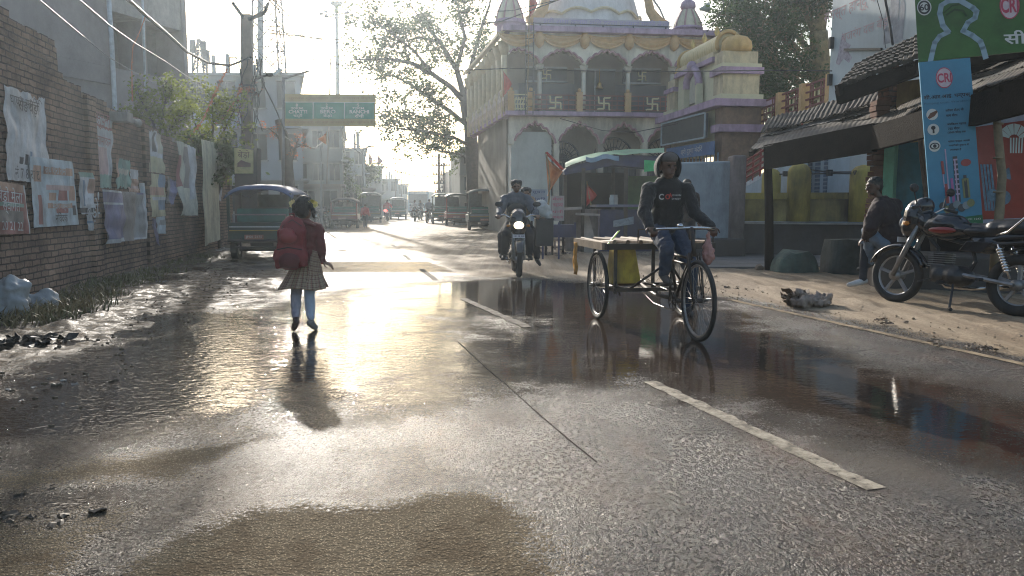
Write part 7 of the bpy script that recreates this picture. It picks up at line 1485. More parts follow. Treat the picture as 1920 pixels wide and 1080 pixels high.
# ---------------------------------------------------------------- people
def fr_(d, up=Z):                        # frame with y = facing
    y = Vector(d).normalized(); x = y.cross(up).normalized(); z = x.cross(y); return Matrix((x, y, z)).transposed()
skin = mat('brown_skin', (.17,.085,.05), .55, var=.12, vs=12); hairm = mat('black_hair', (.012,.010,.009), .6, var=.3, bump=.4, bs=90)
def head_shapes(c, f, s=1.0):
    M_ = fr_(f); g_ = lambda x, y, z: Vector(c)+M_ @ Vector((x, y, z))*s
    return [('e', g_(0,-.008,.025), (.074*s,.093*s,.09*s), M_), ('e', g_(0,.018,-.045), (.056*s,.07*s,.062*s), M_), ('e', g_(0,.055,-.085), (.03*s,.028*s,.022*s), M_), ('c', g_(0,.088,.015), .009*s, g_(0,.108,-.022), .015*s, 8), ('e', g_(0,.086,-.058), (.024*s,.012*s,.010*s), M_), ('e', g_(0,.08,.035), (.05*s,.016*s,.012*s), M_), ('e', g_(.077,-.01,-.01), (.012*s,.02*s,.032*s), M_), ('e', g_(-.077,-.01,-.01), (.012*s,.02*s,.032*s), M_)]
def face_parts(t, c, f, s=1.0):
    M_ = fr_(f); g_ = lambda x, y, z: Vector(c)+M_ @ Vector((x, y, z))*s
    for k in (-1,1): mb = MB(); mb.sphere(g_(.03*k,.083,.012), (.014*s,.008*s,.007*s), 8, 0, M_); mb.build('eye', mat('eye_dark', (.02,.015,.012), .2), t)
    mb = MB(); mb.sphere(g_(0,.096,-.058), (.022*s,.005*s,.004*s), 8, 0, M_); mb.build('mouth', mat('lip_dark', (.07,.025,.02), .5), t)
def hand_shapes(w, d, n, s=1.0, side=1, curl=.5):
    d = Vector(d).normalized(); n = (Vector(n)-d*Vector(n).dot(d)).normalized(); x = d.cross(n)*side; w = Vector(w); S_ = []
    for k in (-1,0,1): S_.append(('c', w+x*.014*k*s, .015*s, w+d*.075*s+x*.023*k*s, .013*s, 8))
    for k, L in enumerate((.072,.08,.076,.06)):
        a = w+d*.085*s+x*(.03-.02*k)*s; t1 = curl*.9; d1 = (d*math.cos(t1)+n*math.sin(t1)); t2 = curl*2.0; d2 = d*math.cos(t2)+n*math.sin(t2)
        m_ = a+d1*L*.5*s; S_.append(('c', a, .0095*s, m_, .0085*s, 7)); S_.append(('c', m_, .0085*s, m_+d2*L*.5*s, .007*s, 7))
    b = w+d*.025*s+x*.028*s; e = b+(d*.6+x*.7+n*.35).normalized()*.045*s; S_.append(('c', b, .013*s, e, .010*s, 7)); S_.append(('c', e, .010*s, e+(d*.8+n*.6*curl+x*.1).normalized()*.032*s, .008*s, 7))
    return S_
def V3(p): return Vector(p)
def body_shapes(J, s=1.0, hands=True, feet=True):
    S_ = []; up = (V3(J['neck'])-V3(J['pelvis'])).normalized(); a = (V3(J['shR'])-V3(J['shL'])).normalized(); fw_ = up.cross(a).normalized(); M_ = Matrix((a, fw_, up)).transposed()
    ch_, pe = V3(J['neck']).lerp(V3(J['pelvis']), .3), V3(J['pelvis'])
    S_ += [('e', ch_, (.145*s,.095*s,.17*s), M_), ('e', ch_.lerp(pe,.5), (.125*s,.09*s,.16*s), M_), ('e', pe, (.145*s,.1*s,.12*s), M_), ('c', J['neck'], .05*s, V3(J['head'])-Z*.05*s, .046*s, 10), ('c', V3(J['neck'])-up*.04*s, .05*s, V3(J['shL'])*.8+V3(J['neck'])*.2-up*.01, .045*s, 8), ('c', V3(J['neck'])-up*.04*s, .05*s, V3(J['shR'])*.8+V3(J['neck'])*.2-up*.01, .045*s, 8)]
    for k in 'LR':
        S_ += [('c', J['sh'+k], .052*s, J['el'+k], .037*s, 10), ('c', J['el'+k], .037*s, J['wr'+k], .025*s, 10)]
        S_ += [('c', J['hip'+k], .078*s, J['kn'+k], .052*s, 10), ('c', J['kn'+k], .052*s, V3(J['kn'+k]).lerp(V3(J['an'+k]), .35), .05*s, 10), ('c', V3(J['kn'+k]).lerp(V3(J['an'+k]), .35), .05*s, J['an'+k], .032*s, 10)]
        if feet: S_ += [('c', J['an'+k], .032*s, V3(J['an'+k]).lerp(V3(J['toe'+k]), .4)-Z*.03*s, .034*s, 8), ('c', V3(J['an'+k])-Z*.03*s, .034*s, J['toe'+k], .024*s, 8)]
    return S_
def cloth_top(J, s, g, sl=1.0, hem=.1, coll=True):
    up = (V3(J['neck'])-V3(J['pelvis'])).normalized(); a = (V3(J['shR'])-V3(J['shL'])).normalized(); fw_ = up.cross(a).normalized(); M_ = Matrix((a, fw_, up)).transposed(); ch_, pe = V3(J['neck']).lerp(V3(J['pelvis']), .3), V3(J['pelvis'])-up*hem*s
    S_ = [('e', ch_, (.155*s+g,.105*s+g,.19*s+g), M_), ('e', ch_.lerp(pe,.5), (.14*s+g,.105*s+g,.19*s), M_), ('e', pe.lerp(ch_,.15), (.15*s+g,.112*s+g,.12*s), M_), ('c', V3(J['neck'])-up*.05*s, .052*s+g, V3(J['shL']), .052*s+g*.7, 10), ('c', V3(J['neck'])-up*.05*s, .052*s+g, V3(J['shR']), .052*s+g*.7, 10)]
    for k in 'LR':
        e = V3(J['el'+k]).lerp(V3(J['wr'+k]), sl) if sl <= 1 else J['wr'+k]
        S_ += [('c', J['sh'+k], .058*s+g, J['el'+k], .043*s+g, 10), ('c', J['el'+k], .043*s+g, e, .032*s+g*.8, 10)]
    return S_
def trousers(J, s, g, lo=1.0):
    S_ = []; a = (V3(J['hipR'])-V3(J['hipL'])); S_.append(('e', V3(J['pelvis']), (.15*s+g,.115*s+g,.12*s), fr_(a.cross(Z) if a.cross(Z).length > 0 else (0,1,0))))
    for k in 'LR':
        an = V3(J['kn'+k]).lerp(V3(J['an'+k]), lo); S_ += [('c', J['hip'+k], .085*s+g, J['kn'+k], .06*s+g, 10), ('c', J['kn'+k], .06*s+g, an, .045*s+g, 10)]
    return S_
def shoe(t, an, toe, m, s=1.0, name='shoe', vox=.008):
    an = V3(an); toe = V3(toe); heel = an-(toe-an).normalized()*.03*s-Z*.035*s; heel.z = max(.03*s, heel.z) if an.z < .2 else heel.z
    return blob(name, [('c', an+Z*.0, .038*s, heel, .036*s, 8), ('c', heel, .036*s, heel.lerp(toe,.55), .04*s, 8), ('c', heel.lerp(toe,.5), .04*s, toe, .03*s, 8)], m, t, vox, 2, world=True)
# --- the school girl (seen from behind) ---------------------------------
Yg = 7.3; q = lambda x, y, d=0: P(x, y, Yg+d)
girl = thing('person', 'school girl in a red sweater and checked skirt walking away with a red backpack', 'person', G(572,622), 0)
J = dict(head=q(571,391,.0), neck=q(571,417,0), pelvis=q(572,497,0), shL=q(545,429,.02), shR=q(596,429,.0), elL=q(534,470,.08), wrL=q(545,492,.24), elR=q(603,470,-.02), wrR=q(604,489,.04), hipL=q(560,503), hipR=q(584,503), knL=q(555,553,.02), knR=q(580,553,.06), anL=q(555,602,-.10), anR=q(583,598,.06), toeL=q(551,616,.0), toeR=q(592,622,.1))
J['toeR'].z = .025; J['toeL'].z = .03; J['anR'].z = .09; J['anL'].z=.13
gs_ = .80; fcd = Vector((.25,1,-.1))
blob('body', body_shapes(J, gs_)+head_shapes(J['head'], fcd, .93)+hand_shapes(J['wrR'], (.9,.15,-.45), (0,.3,-1), .85, -1, .35)+hand_shapes(J['wrL'], (.2,.9,.3), (1,0,0), .8, 1, .9), skin, girl, .0075, 3, world=True)
sw = mat('sweater_maroon', (.12,.012,.014), .9, var=.2, vs=20, bump=.35, bs=140, sheen=.3); face_parts(girl, J['head'], fcd, .93)
blob('sweater', cloth_top(J, gs_, .012, 1, -.1), sw, girl, .009, 3, world=True, disp=.025, dscale=.06)
mb = MB(); mb.tube([J['wrR'].lerp(J['elR'],.12), J['wrR'].lerp(J['elR'],-.1)], .033, 12); mb.build('cuff', mat('cuff_red', (.3,.02,.02), .85), girl, smooth=True)
mb = MB(); rg = [J['neck']+Vector((.055*math.cos(t), .05*math.sin(t), .012+.012*math.sin(t))) for t in [2*math.pi*k/20 for k in range(20)]]; mb.tube(rg, .013, 6, closed=True); mb.build('shirt_collar', mat('collar_white', (.5,.48,.44), .8), girl, smooth=True)
# plaid skirt
def plaid():
    m = bpy.data.materials.new('plaid_skirt'); m.use_nodes = True; t = m.node_tree; N = t.nodes; L = t.links; b = N['Principled BSDF']; b.inputs['Roughness'].default_value = .9
    uv = N.new('ShaderNodeAttribute'); uv.attribute_name = 'weave'; sp = N.new('ShaderNodeSeparateXYZ'); L.new(uv.outputs['Vector'], sp.inputs[0]); prev = None
    def line(ax, fr, th, c, prev):
        f = N.new('ShaderNodeMath'); f.operation = 'MULTIPLY'; L.new(sp.outputs[ax], f.inputs[0]); f.inputs[1].default_value = fr; g = N.new('ShaderNodeMath'); g.operation = 'FRACT'; L.new(f.outputs[0], g.inputs[0]); h = N.new('ShaderNodeMath'); h.operation = 'LESS_THAN'; L.new(g.outputs[0], h.inputs[0]); h.inputs[1].default_value = th
        k = N.new('ShaderNodeMath'); k.operation = 'MULTIPLY'; L.new(h.outputs[0], k.inputs[0]); k.inputs[1].default_value = .65
        mx = N.new('ShaderNodeMix'); mx.data_type = 'RGBA'; L.new(k.outputs[0], mx.inputs[0]); (L.new(prev, mx.inputs[6]) if prev else None); mx.inputs[7].default_value = (*c, 1)
        if not prev: mx.inputs[6].default_value = (.30,.21,.14,1)
        return mx.outputs[2]
    for a in ((0,26,.25,(.12,.05,.04)),(1,7,.25,(.12,.05,.04)),(0,52,.12,(.5,.42,.32)),(1,14,.14,(.5,.42,.32)),(0,26,.06,(.35,.05,.04))): prev = line(*a, prev)
    L.new(prev, b.inputs['Base Color']); return m
mb = MB(); rows = []; uvs = []; c0, c1 = q(573,492,0), q(567,540,0); nn = 96
for i in range(15):
    v = i/14; c_ = c0.lerp(c1, v); r_ = .115+.11*v**1.1
    rows.append([c_+Vector((r_*(1+.06*v*math.sin(14*t)+.04*v*math.sin(5*t+1))*math.cos(t)*1.0, r_*.8*(1+.06*v*math.sin(14*t))*math.sin(t), .012*v*math.sin(3*t+.5))) for t in [2*math.pi*k/nn for k in range(nn+1)]]); uvs += [(k/nn, v, 0) for k in range(nn+1)]
mb.grid(rows); o = mb.build('skirt', plaid(), girl, smooth=True, solid=.005); at_ = o.data.attributes.new('weave', 'FLOAT_VECTOR', 'POINT'); at_.data.foreach_set('vector', [c for u in uvs for c in u])
mb = MB(); rows = []; uvs = []                      # side fold of the kameez on the right
for i in range(13):
    v = i/12; a = q(585,468,-.06).lerp(q(572,538,-.16), v); b = q(597,472,-.02).lerp(q(612,542,.05), v)
    rows.append([a.lerp(b, k/16)+Vector((0, -.03*math.sin(k/16*math.pi)-.012*v*math.sin(k*1.2), 0)) for k in range(17)]); uvs += [(k/16*.32, v*1.1, 0) for k in range(17)]
mb.grid(rows); o = mb.build('skirt_flap', bpy.data.materials['plaid_skirt'], girl, smooth=True, solid=.006); at_ = o.data.attributes.new('weave', 'FLOAT_VECTOR', 'POINT'); at_.data.foreach_set('vector', [c for u in uvs for c in u])
for k, nm, c_ in (('L','legging_grey',(.33,.31,.36)),('R','legging_blue',(.42,.52,.68))):
    blob('legging', [('c', J['hip'+k], .075, J['kn'+k], .052, 10), ('c', J['kn'+k], .052, V3(J['kn'+k]).lerp(J['an'+k],.4), .05, 10), ('c', V3(J['kn'+k]).lerp(J['an'+k],.4), .05, V3(J['kn'+k]).lerp(J['an'+k],.82), .04, 10)], mat(nm, c_, .85, var=.12), girl, .009, 3, world=True, disp=.012, dscale=.04)
sh_ = mat('shoe_brown', (.06,.04,.035), .6); sk_ = mat('shoe_grey', (.22,.21,.2), .7)
shoe(girl, J['anL'], J['toeL'], sh_, .85); shoe(girl, J['anR'], J['toeR'], sk_, .9)
hd = J['head']; M_ = fr_(fcd)
hb_ = blob('hair', [('e', hd+M_ @ Vector((0,-.018,.035)), (.082,.092,.088), M_), ('e', hd+M_ @ Vector((0,-.05,-.03)), (.068,.05,.065), M_), ('e', hd+M_ @ Vector((-.085,-.03,.02)), (.025,.03,.03), M_), ('e', hd+M_ @ Vector((.085,-.03,.02)), (.025,.03,.03), M_),
   ('c', hd+M_ @ Vector((.09,-.03,.02)), .022, hd+M_ @ Vector((.115,-.04,-.04)), .022, 8), ('c', hd+M_ @ Vector((.115,-.04,-.04)), .022, hd+M_ @ Vector((.118,-.03,-.085)), .012, 8), ('c', hd+M_ @ Vector((-.088,-.03,.02)), .02, hd+M_ @ Vector((-.098,-.03,-.05)), .018, 8)], hairm, girl, .007, 2, world=True, disp=.02, dscale=.03)
rib = mat('ribbon_yellow', (.65,.52,.08), .6, c2=(.8,.75,.45))
for s in (-1,1):
    mb = MB(); c_ = hd+M_ @ Vector((.092*s,-.03,.04)); rd = random.Random(s+3)
    for k in range(16):
        a = rd.uniform(0,6.28); d = Vector((math.cos(a)*.045, rd.uniform(-.03,.03), math.sin(a)*.035)); e = Vector((-d.z, rd.uniform(-.01,.01), d.x))*.35; mb.add([c_, c_+d-e, c_+d*1.25+Vector((0,rd.uniform(-.01,.01),0)), c_+d+e], [(0,1,2,3)])
    mb.build('hair_ribbon', rib, girl)
bp_ = thing('backpack', 'bulky dark red school backpack worn on the back of the girl', 'backpack', q(546,470,-.16), 0)
bpm = mat('backpack_red', (.20,.012,.018), .6, var=.18, vs=7, bump=.25, bs=60); b2 = mat('backpack_dark_red', (.11,.008,.014), .65, var=.2); bw = lambda x, y, d: q(x, y, d)
blob('pack_body', [('b', bw(546,484,-.17), (.27,.15,.17), Matrix.Rotation(R(-4),3,'Y')), ('b', bw(547,455,-.16), (.24,.13,.24), Matrix.Rotation(R(4),3,'Y')), ('e', bw(548,434,-.15), (.125,.08,.13)), ('e', bw(546,482,-.18), (.165,.11,.12)), ('e', bw(550,419,-.13), (.09,.06,.07))], bpm, bp_, .01, 5, world=True, disp=.03, dscale=.09)
blob('front_pocket', [('e', bw(542,489,-.275), (.10,.035,.075)), ('b', bw(542,492,-.265), (.17,.04,.10))], b2, bp_, .009, 5, world=True, disp=.012, dscale=.05)
blob('top_flap', [('e', bw(541,446,-.25), (.085,.04,.055)), ('e', bw(538,436,-.235), (.075,.035,.045))], mat('backpack_flap', (.26,.02,.025), .5, var=.15), bp_, .009, 4, world=True, disp=.01, dscale=.05)
mb = MB(); mb.tube([bw(519,468,-.27), bw(540,464,-.30), bw(566,468,-.27)], .005, 5); mb.tube([bw(523,450,-.22), bw(530,424,-.21), bw(548,412,-.2), bw(566,424,-.2)], .004, 5); mb.build('zip', mat('zip_dark', (.03,.01,.01), .5), bp_)
for a in ((bw(556,410,-.1), bw(575,418,-.12), bw(592,424,-.03), bw(600,440,.05)), (bw(540,412,-.1), bw(531,424,-.06), bw(531,440,.04))): mb = MB(); mb.tube(a, .018, 6); mb.build('strap', b2, bp_, smooth=True)
mb = MB(); mb.tube([bw(545,408,-.16), bw(543,401,-.16), bw(551,400,-.16), bw(553,408,-.16)], .008, 6); mb.build('handle', b2, bp_)
# --- cart rider ----------------------------------------------------------
q = lambda x, y, Y: P(x, y, Y)
rider = thing('person', 'man in a black hooded sweatshirt and jeans riding the cargo tricycle toward us', 'person', T(-.75,0,0), 0)
sd0 = T(-.76,0,.97)
J = dict(head=q(1253,313,7.40), neck=q(1253,343,7.46), pelvis=T(-.78,0,1.0), shL=q(1287,356,7.45), shR=q(1217,356,7.42), elL=q(1301,398,7.38), wrL=T(-.44,.30,1.0), elR=q(1208,398,7.28), wrR=T(-.44,-.30,1.0),
  hipL=T(-.78,.09,.96), hipR=T(-.78,-.09,.96), knL=T(-.42,.11,.60), knR=T(-.40,-.14,.80), anL=pdl[1]+Z*.10-HD*.03, anR=pdl[0]+Z*.10-HD*.04, toeL=pdl[1]+HD*.10+Z*.03, toeR=pdl[0]+HD*.10+Z*.03)
fc = Vector((.22,-1,-.06))
hs = hand_shapes(J['wrR'], T(-.35,-.29,.975)-J['wrR'], (.0,0,-1), 1, -1, 1.0)+hand_shapes(J['wrL'], T(-.35,.29,.975)-J['wrL'], (0,0,-1), 1, 1, 1.0)
blob('body', body_shapes(J, 1.0)+head_shapes(J['head'], fc, 1.0)+hs, mat('rider_skin', (.13,.065,.04), .5), rider, .0075, 3, world=True); face_parts(rider, J['head'], fc, 1.0)
hood = mat('hoodie_black', (.018,.016,.016), .9, var=.25, vs=9, bump=.3, bs=70, sheen=.25)
blob('hooded_sweatshirt', cloth_top(J, 1.0, .02, .96, .04)+[('e', J['neck']+Vector((0,.05,.02)), (.11,.10,.07))], hood, rider, .010, 4, world=True, disp=.022, dscale=.06)
mb = MB(); M_ = fr_(fc); hd = J['head']; rows = []
for i in range(9):
    v = i/8; ph = -1.0+2.35*v if 0 else None
    row = []
    for k in range(25):
        a = math.pi*(-.22+1.44*k/24); rr = .116-.012*v*v*2; row.append(hd+M_ @ Vector((math.cos(a)*rr*(1-.25*max(0,v-.55)), .03-.165*v, math.sin(a)*rr*1.22*(1-.35*max(0,v-.5)) -.005)))
    rows.append(row)
mb.grid(rows); bk = rows[-1]; mb.add(bk, [tuple(range(len(bk)))]); mb.build('hood', hood, rider, smooth=True, solid=.016)
blob('knitted_cap', [('e', hd+M_ @ Vector((0,.004,.085)), (.083,.098,.055), M_), ('e', hd+M_ @ Vector((0,.004,.065)), (.082,.100,.03), M_)], mat('cap_grey', (.11,.095,.085), .9, bump=.3, bs=120), rider, .008, 2, world=True)
mb = MB(); u_ = Vector((1,.22,0)).normalized(); mb.text('C', q(1240,369,7.22), u_, Z, h=.055, bold=.03); mb.text('K HAVIN', q(1269,366,7.235), u_, Z, w=.085, h=.016, bold=.02); mb.text('STREET', q(1268,373,7.235), u_, Z, w=.09, h=.016, bold=.01); mb.build('chest_print', mat('print_grey', (.5,.48,.46), .7), rider)
mb = MB(); mb.text('O', q(1252,369,7.22), u_, Z, h=.048, bold=.03); mb.text('A', q(1257,366,7.22), u_, Z, h=.04, bold=.02); mb.build('chest_print_red', mat('print_red2', (.5,.06,.05), .7), rider)
blob('jeans', trousers(J, 1.0, .012, .93), mat('dark_jeans', (.035,.05,.085), .85, var=.3, vs=12, bump=.3, bs=90), rider, .01, 3, world=True, disp=.03, dscale=.07)
for k in 'LR': shoe(rider, J['an'+k], J['toe'+k], mat('canvas_shoe_dark', (.07,.06,.055), .7), 1.0)
# --- man sitting by the parked motorcycle --------------------------------
Ym = 10.4; q = lambda x, y, d=0: P(x, y, Ym+d)
sit = thing('person', 'man in a dark maroon jacket sitting with crossed legs by the parked motorcycle', 'person', q(1665,520), 0)
J = dict(head=q(1639,350,0), neck=q(1655,378,.0), pelvis=q(1676,462,0), shL=q(1648,392,-.13), shR=q(1676,388,.18), elL=q(1632,424,-.18), wrL=q(1626,446,-.02), elR=q(1660,424,.2), wrR=q(1634,440,.12),
  hipL=q(1668,466,-.1), hipR=q(1676,466,.1), knL=q(1626,434,-.06), knR=q(1622,452,.14), anL=q(1632,492,.12), anR=q(1618,523,.04), toeL=q(1610,505,.1), toeR=q(1592,534,.0))
fc = Vector((-1,-.18,-.12))
blob('body', body_shapes(J, 1.0)+head_shapes(J['head'], fc, 1.08)+hand_shapes(J['wrL'], (-.8,.1,-.4), (0,0,-1), 1, 1, .5)+hand_shapes(J['wrR'], (-.9,-.1,-.3), (0,0,-1), 1, -1, .5), mat('dark_skin', (.09,.045,.03), .55), sit, .01, 3, world=True); face_parts(sit, J['head'], fc, 1.08)
blob('jacket', cloth_top(J, 1.22, .045, .95, .05), mat('jacket_maroon', (.02,.009,.012), .85, var=.4, vs=4, bump=.2), sit, .014, 3, world=True, disp=.05, dscale=.1)
M_ = fr_(fc); hd = J['head']; blob('hair', [('e', hd+M_ @ Vector((0,-.02,.05)), (.088,.105,.085), M_), ('e', hd+M_ @ Vector((0,-.06,.0)), (.075,.06,.08), M_)], hairm, sit, .01, 2, world=True, disp=.02, dscale=.03)
blob('beard', [('e', hd+M_ @ Vector((0,.035,-.075)), (.05,.055,.04), M_)], hairm, sit, .01, 2, world=True)
blob('jeans', [('c', J['hipL'], .1, J['knL'], .075, 10), ('c', J['knL'], .075, J['anL'], .05, 10), ('c', J['hipR'], .1, J['knR'], .07, 10), ('e', J['pelvis'], (.16,.17,.11))], mat('pale_jeans', (.13,.18,.25), .85, var=.25, vs=10), sit, .013, 3, world=True, disp=.03, dscale=.08)
blob('trouser_leg', [('c', J['knR'], .06, J['anR'], .05, 10)], mat('dark_trousers', (.02,.022,.03), .9), sit, .013, 2, world=True, disp=.02)
shoe(sit, J['anR'], J['toeR'], mat('white_shoe', (.5,.5,.5), .6, dirt=.2), 1.15, vox=.011); shoe(sit, J['anL'], J['toeL'], mat('dark_shoe', (.03,.03,.03), .6), 1.0, vox=.012)
# --- the pair on the moving motorcycle -----------------------------------
mc = Vector(mm_.location); fh = Vector((math.cos(mrz), math.sin(mrz), 0)); fl_ = Vector((-fh.y, fh.x, 0))
def TM(f, s, z): return mc+fh*f+fl_*s+Z*z
def ride(label, f0, s0, zt_, jc, pc_, arms, vox=.013, lit=0, legs=True, hairc=hairm, foot=True, sc=1.0):
    t = thing('person', label, 'person', TM(f0, s0, 0), 0); up_ = zt_
    J = dict(head=TM(f0+.02,s0,zt_-.12), neck=TM(f0,s0,zt_-.27), pelvis=TM(f0-.08,0,.92), shL=TM(f0,s0+.19,zt_-.34), shR=TM(f0,s0-.19,zt_-.34), hipL=TM(f0-.05,.1,.9), hipR=TM(f0-.05,-.1,.9))
    J.update(arms)
    fc = fh+Vector((0,0,-.08))
    blob('body', body_shapes(J, sc)+head_shapes(J['head'], fc, 1.0)+hand_shapes(J['wrL'], fh, (0,0,-1), 1, 1, 1)+hand_shapes(J['wrR'], fh, (0,0,-1), 1, -1, 1), skin, t, vox, 2, world=True); face_parts(t, J['head'], fc, 1)
    blob('jacket', cloth_top(J, 1.08*sc, .03, .95, .0), jc, t, vox, 3, world=True, disp=.05, dscale=.1)
    blob('trousers', trousers(J, sc, .02, .92), pc_, t, vox, 2, world=True, disp=.02)
    M_ = fr_(fc); hd = J['head']; blob('hair', [('e', hd+M_ @ Vector((0,-.02,.05)), (.085,.1,.08), M_), ('e', hd+M_ @ Vector((.05,-.01,.06)), (.05,.07,.06), M_), ('e', hd+M_ @ Vector((-.05,-.01,.06)), (.05,.07,.06), M_)], hairc, t, .012, 1, world=True, disp=.03, dscale=.04)
    for k in 'LR': shoe(t, J['an'+k], J['toe'+k], mat('dark_shoe', (.03,.03,.03), .6), 1.05, vox=.014)
    return t, J
jk = mat('jacket_slate', (.055,.068,.09), .7, var=.3, vs=5); jk2 = mat('jacket_black', (.015,.015,.018), .7); dtr = mat('dark_trousers', (.02,.022,.03), .9)
t_, Jr = ride('motorcyclist in a slate and black jacket riding with the headlight on', -.12, 0, 1.64, jk, dtr, dict(elL=TM(.06,.29,1.1), wrL=TM(.26,.33,1.03), elR=TM(.06,-.29,1.1), wrR=TM(.26,-.33,1.03), knL=TM(.28,.2,.72), knR=TM(.28,-.2,.72), anL=TM(.02,.22,.36), anR=TM(.02,-.22,.36), toeL=TM(.17,.24,.29), toeR=TM(.17,-.24,.29)))
blob('chest_panel', [('e', TM(-.0,0,1.12), (.16,.09,.12)), ('e', TM(.02,0,1.02), (.17,.1,.1))], jk2, t_, .014, 2, world=True)
mb = MB(); 
for s in (-1,1): mb.tube([TM(.08,.31*s,1.15), TM(.1,.28*s,1.12), TM(.12,.33*s,1.09)], .03, 6)
mb.build('sleeve_band', mat('band_grey', (.3,.31,.33), .7), t_)
t2, Jp = ride('pillion passenger in a tan shirt leaning out behind the motorcyclist', -.55, .20, 1.52, mat('shirt_tan', (.25,.17,.11), .85, var=.2), dtr, dict(elL=TM(-.5,.5,1.0), wrL=TM(-.38,.48,.86), elR=TM(-.4,-.12,1.05), wrR=TM(-.25,-.1,1.0), pelvis=TM(-.6,.05,.95), hipL=TM(-.55,.15,.92), hipR=TM(-.55,-.05,.92), knL=TM(-.35,.35,.66), knR=TM(-.3,-.25,.66), anL=TM(-.3,.38,.26), anR=TM(-.35,-.25,.36), toeL=TM(-.18,.42,.16), toeR=TM(-.2,-.27,.3)))
cr_ = thing('crate', 'black open crate hanging at the side of the moving motorcycle', 'crate', TM(-.3,.52,.6), 0); mb = MB()
c_ = TM(-.3,.5,.72); Mx = Matrix((fh, fl_, Z)).transposed()
for a, b in (((0,0,-.22),(.4,.3,.03)),((.19,0,0),(.03,.3,.46)),((-.19,0,0),(.03,.3,.46)),((0,.14,0),(.36,.03,.46)),((0,-.14,0),(.36,.03,.46))): mb.box(c_+Mx @ Vector(a), b, 0, Mx)
mb.build('box_body', plast, cr_, bevel=.008); mb = MB(); mb.tube([c_+Mx @ Vector((.2,.15,.24)), c_+Mx @ Vector((-.2,.15,.24)), c_+Mx @ Vector((-.2,-.15,.24)), c_+Mx @ Vector((.2,-.15,.24))], .018, 6, closed=True); mb.build('rim', plast, cr_)
wsk = thing('sack', 'white sack held by the pillion passenger above the black crate', 'sack', TM(-.5,.45,1.0), 0); blob('sack_body', [('e', TM(-.5,.46,1.12), (.17,.16,.17)), ('e', TM(-.5,.56,1.02), (.12,.12,.12))], mat('sack_pale', (.5,.5,.48), .7), wsk, .016, 3, world=True, disp=.07)
# --- far people ---------------------------------------------------------------
def stand(label, px, py, h, top_, low, face, walk=.2, vox=.022, group=None, hands=False, Yov=None):
    g0 = G(px, py) if Yov is None else Vector((P(px, 400, Yov).x, Yov, 0)); s = h/1.7; f = Vector(face).normalized(); r_ = Vector((f.y, -f.x, 0)); t = thing('person', label, 'person', g0, 0, group)
    p = lambda a, b, c: g0+f*a*s+r_*b*s+Z*c*s
    J = dict(head=p(.02,0,1.58), neck=p(0,0,1.42), pelvis=p(0,0,.95), shL=p(0,-.19,1.36), shR=p(0,.19,1.36), elL=p(-.06,-.25,1.1), elR=p(.03,.25,1.1), wrL=p(.02,-.27,.87), wrR=p(.14,.25,.9), hipL=p(0,-.09,.9), hipR=p(0,.09,.9), knL=p(walk*.5,-.1,.5), knR=p(-walk*.1,.1,.5), anL=p(walk*.8,-.1,.1), anR=p(-walk,.1,.12), toeL=p(walk*.8+.14,-.12,.03), toeR=p(-walk+.13,.12,.03))
    blob('body', body_shapes(J, s)+head_shapes(J['head'], f, s)+hand_shapes(J['wrL'], (0,0,-1), f, s, 1, .3)+hand_shapes(J['wrR'], (0,0,-1), f, s, -1, .3), skin, t, vox, 1, world=True)
    blob('shirt', cloth_top(J, 1.08*s, .02, .9, .05), top_, t, vox, 2, world=True, disp=.03); blob('trousers', trousers(J, s, .02, .9), low, t, vox, 1, world=True)
    M_ = fr_(f); blob('hair', [('e', J['head']+M_ @ Vector((0,-.02,.045))*s, (.085*s,.1*s,.085*s), M_)], hairm, t, vox, 1, world=True)
    return t, J
cm_ = lambda n, c: mat('cloth_'+n, c, .85, var=.2)
t_, J = stand('school girl in red walking away alone far down the street', 685, 428, 1.28, cm_('red', (.35,.04,.04)), cm_('dark', (.03,.03,.035)), (0,1,0))
stand('man in a white shirt standing by the red backed rickshaw', 653, 427, 1.6, cm_('white', (.5,.5,.5)), cm_('grey', (.1,.1,.12)), (.5,-1,0), .05, group='people in the distance')
stand('man in a grey shirt beside the one in white on the left', 663, 424, 1.65, cm_('greyblue', (.22,.24,.27)), cm_('dark', (.03,.03,.035)), (-.4,-1,0), .05, group='people in the distance')
stand('man in dark clothes by the motorcycles on the left', 637, 426, 1.6, cm_('darkblue', (.05,.06,.08)), cm_('dark', (.03,.03,.035)), (.2,-1,0), .1, group='people in the distance')
stand('dark haired man standing by the grey wall, half hidden behind the cart rider', 1287, 470, 1.72, cm_('darkbrown', (.05,.035,.03)), cm_('dark', (.03,.03,.035)), (.2,-1,0), .1, vox=.016, Yov=15.6)
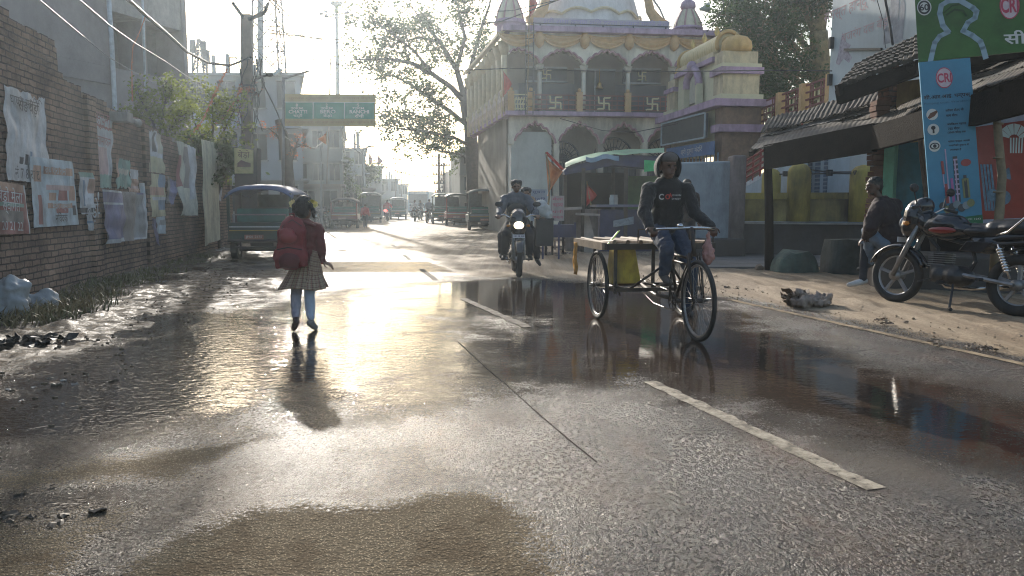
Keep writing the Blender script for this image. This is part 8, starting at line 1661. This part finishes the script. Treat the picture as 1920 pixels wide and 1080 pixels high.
def frider(label, bike, top_, face=1, h=1.6):
    l = Vector(bike.location); rz = bike.rotation_euler.z; f = Vector((math.cos(rz), math.sin(rz), 0)); sd_ = Vector((-f.y, f.x, 0)); t = thing('person', label, 'person', l, 0, 'riders in the distance'); p = lambda a, b, c: l+f*a+sd_*b+Z*c
    J = dict(head=p(-.1,0,1.5), neck=p(-.15,0,1.35), pelvis=p(-.25,0,.92), shL=p(-.13,.19,1.28), shR=p(-.13,-.19,1.28), elL=p(.05,.3,1.1), elR=p(.05,-.3,1.1), wrL=p(.28,.32,1.04), wrR=p(.28,-.32,1.04), hipL=p(-.2,.1,.9), hipR=p(-.2,-.1,.9), knL=p(.15,.2,.7), knR=p(.15,-.2,.7), anL=p(0,.2,.35), anR=p(0,-.2,.35), toeL=p(.14,.22,.29), toeR=p(.14,-.22,.29))
    blob('body', body_shapes(J)+head_shapes(J['head'], f), skin, t, .03, 1, world=True); blob('shirt', cloth_top(J, 1.1, .03, .9, .0), top_, t, .03, 1, world=True); blob('trousers', trousers(J, 1, .02, .9), cm_('dark', (.03,.03,.035)), t, .03, 1, world=True); M_ = fr_(f); blob('hair', [('e', J['head']+M_ @ Vector((0,-.02,.045)), (.09,.11,.09), M_)], hairm, t, .03, 1, world=True)
frider('rider in red on the motorcycle with the glowing tail light', far_bikes[1], cm_('red', (.35,.04,.04))); frider('rider in a pale top before the distant bus, the left of the pair', far_bikes[2], cm_('white', (.5,.5,.5))); frider('rider in dark clothes before the distant bus, the right of the pair', far_bikes[3], cm_('darkblue', (.05,.06,.08))); frider('rider in a grey shirt at the right edge of the far street', far_bikes[4], cm_('greyblue', (.22,.24,.27)))
hz = MB(); hz.span((-140, -12, -1.2), (60, 235, 26)); hm = bpy.data.materials.new('haze_air'); hm.use_nodes = True
t = hm.node_tree; t.nodes.remove(t.nodes['Principled BSDF']); pv = t.nodes.new('ShaderNodeVolumePrincipled')
pv.inputs['Color'].default_value = (.78,.9,1,1); pv.inputs['Density'].default_value = .0017; pv.inputs['Anisotropy'].default_value = .68
t.links.new(pv.outputs[0], t.nodes['Material Output'].inputs['Volume'])
tag(hz.build('haze', hm), kind='stuff')
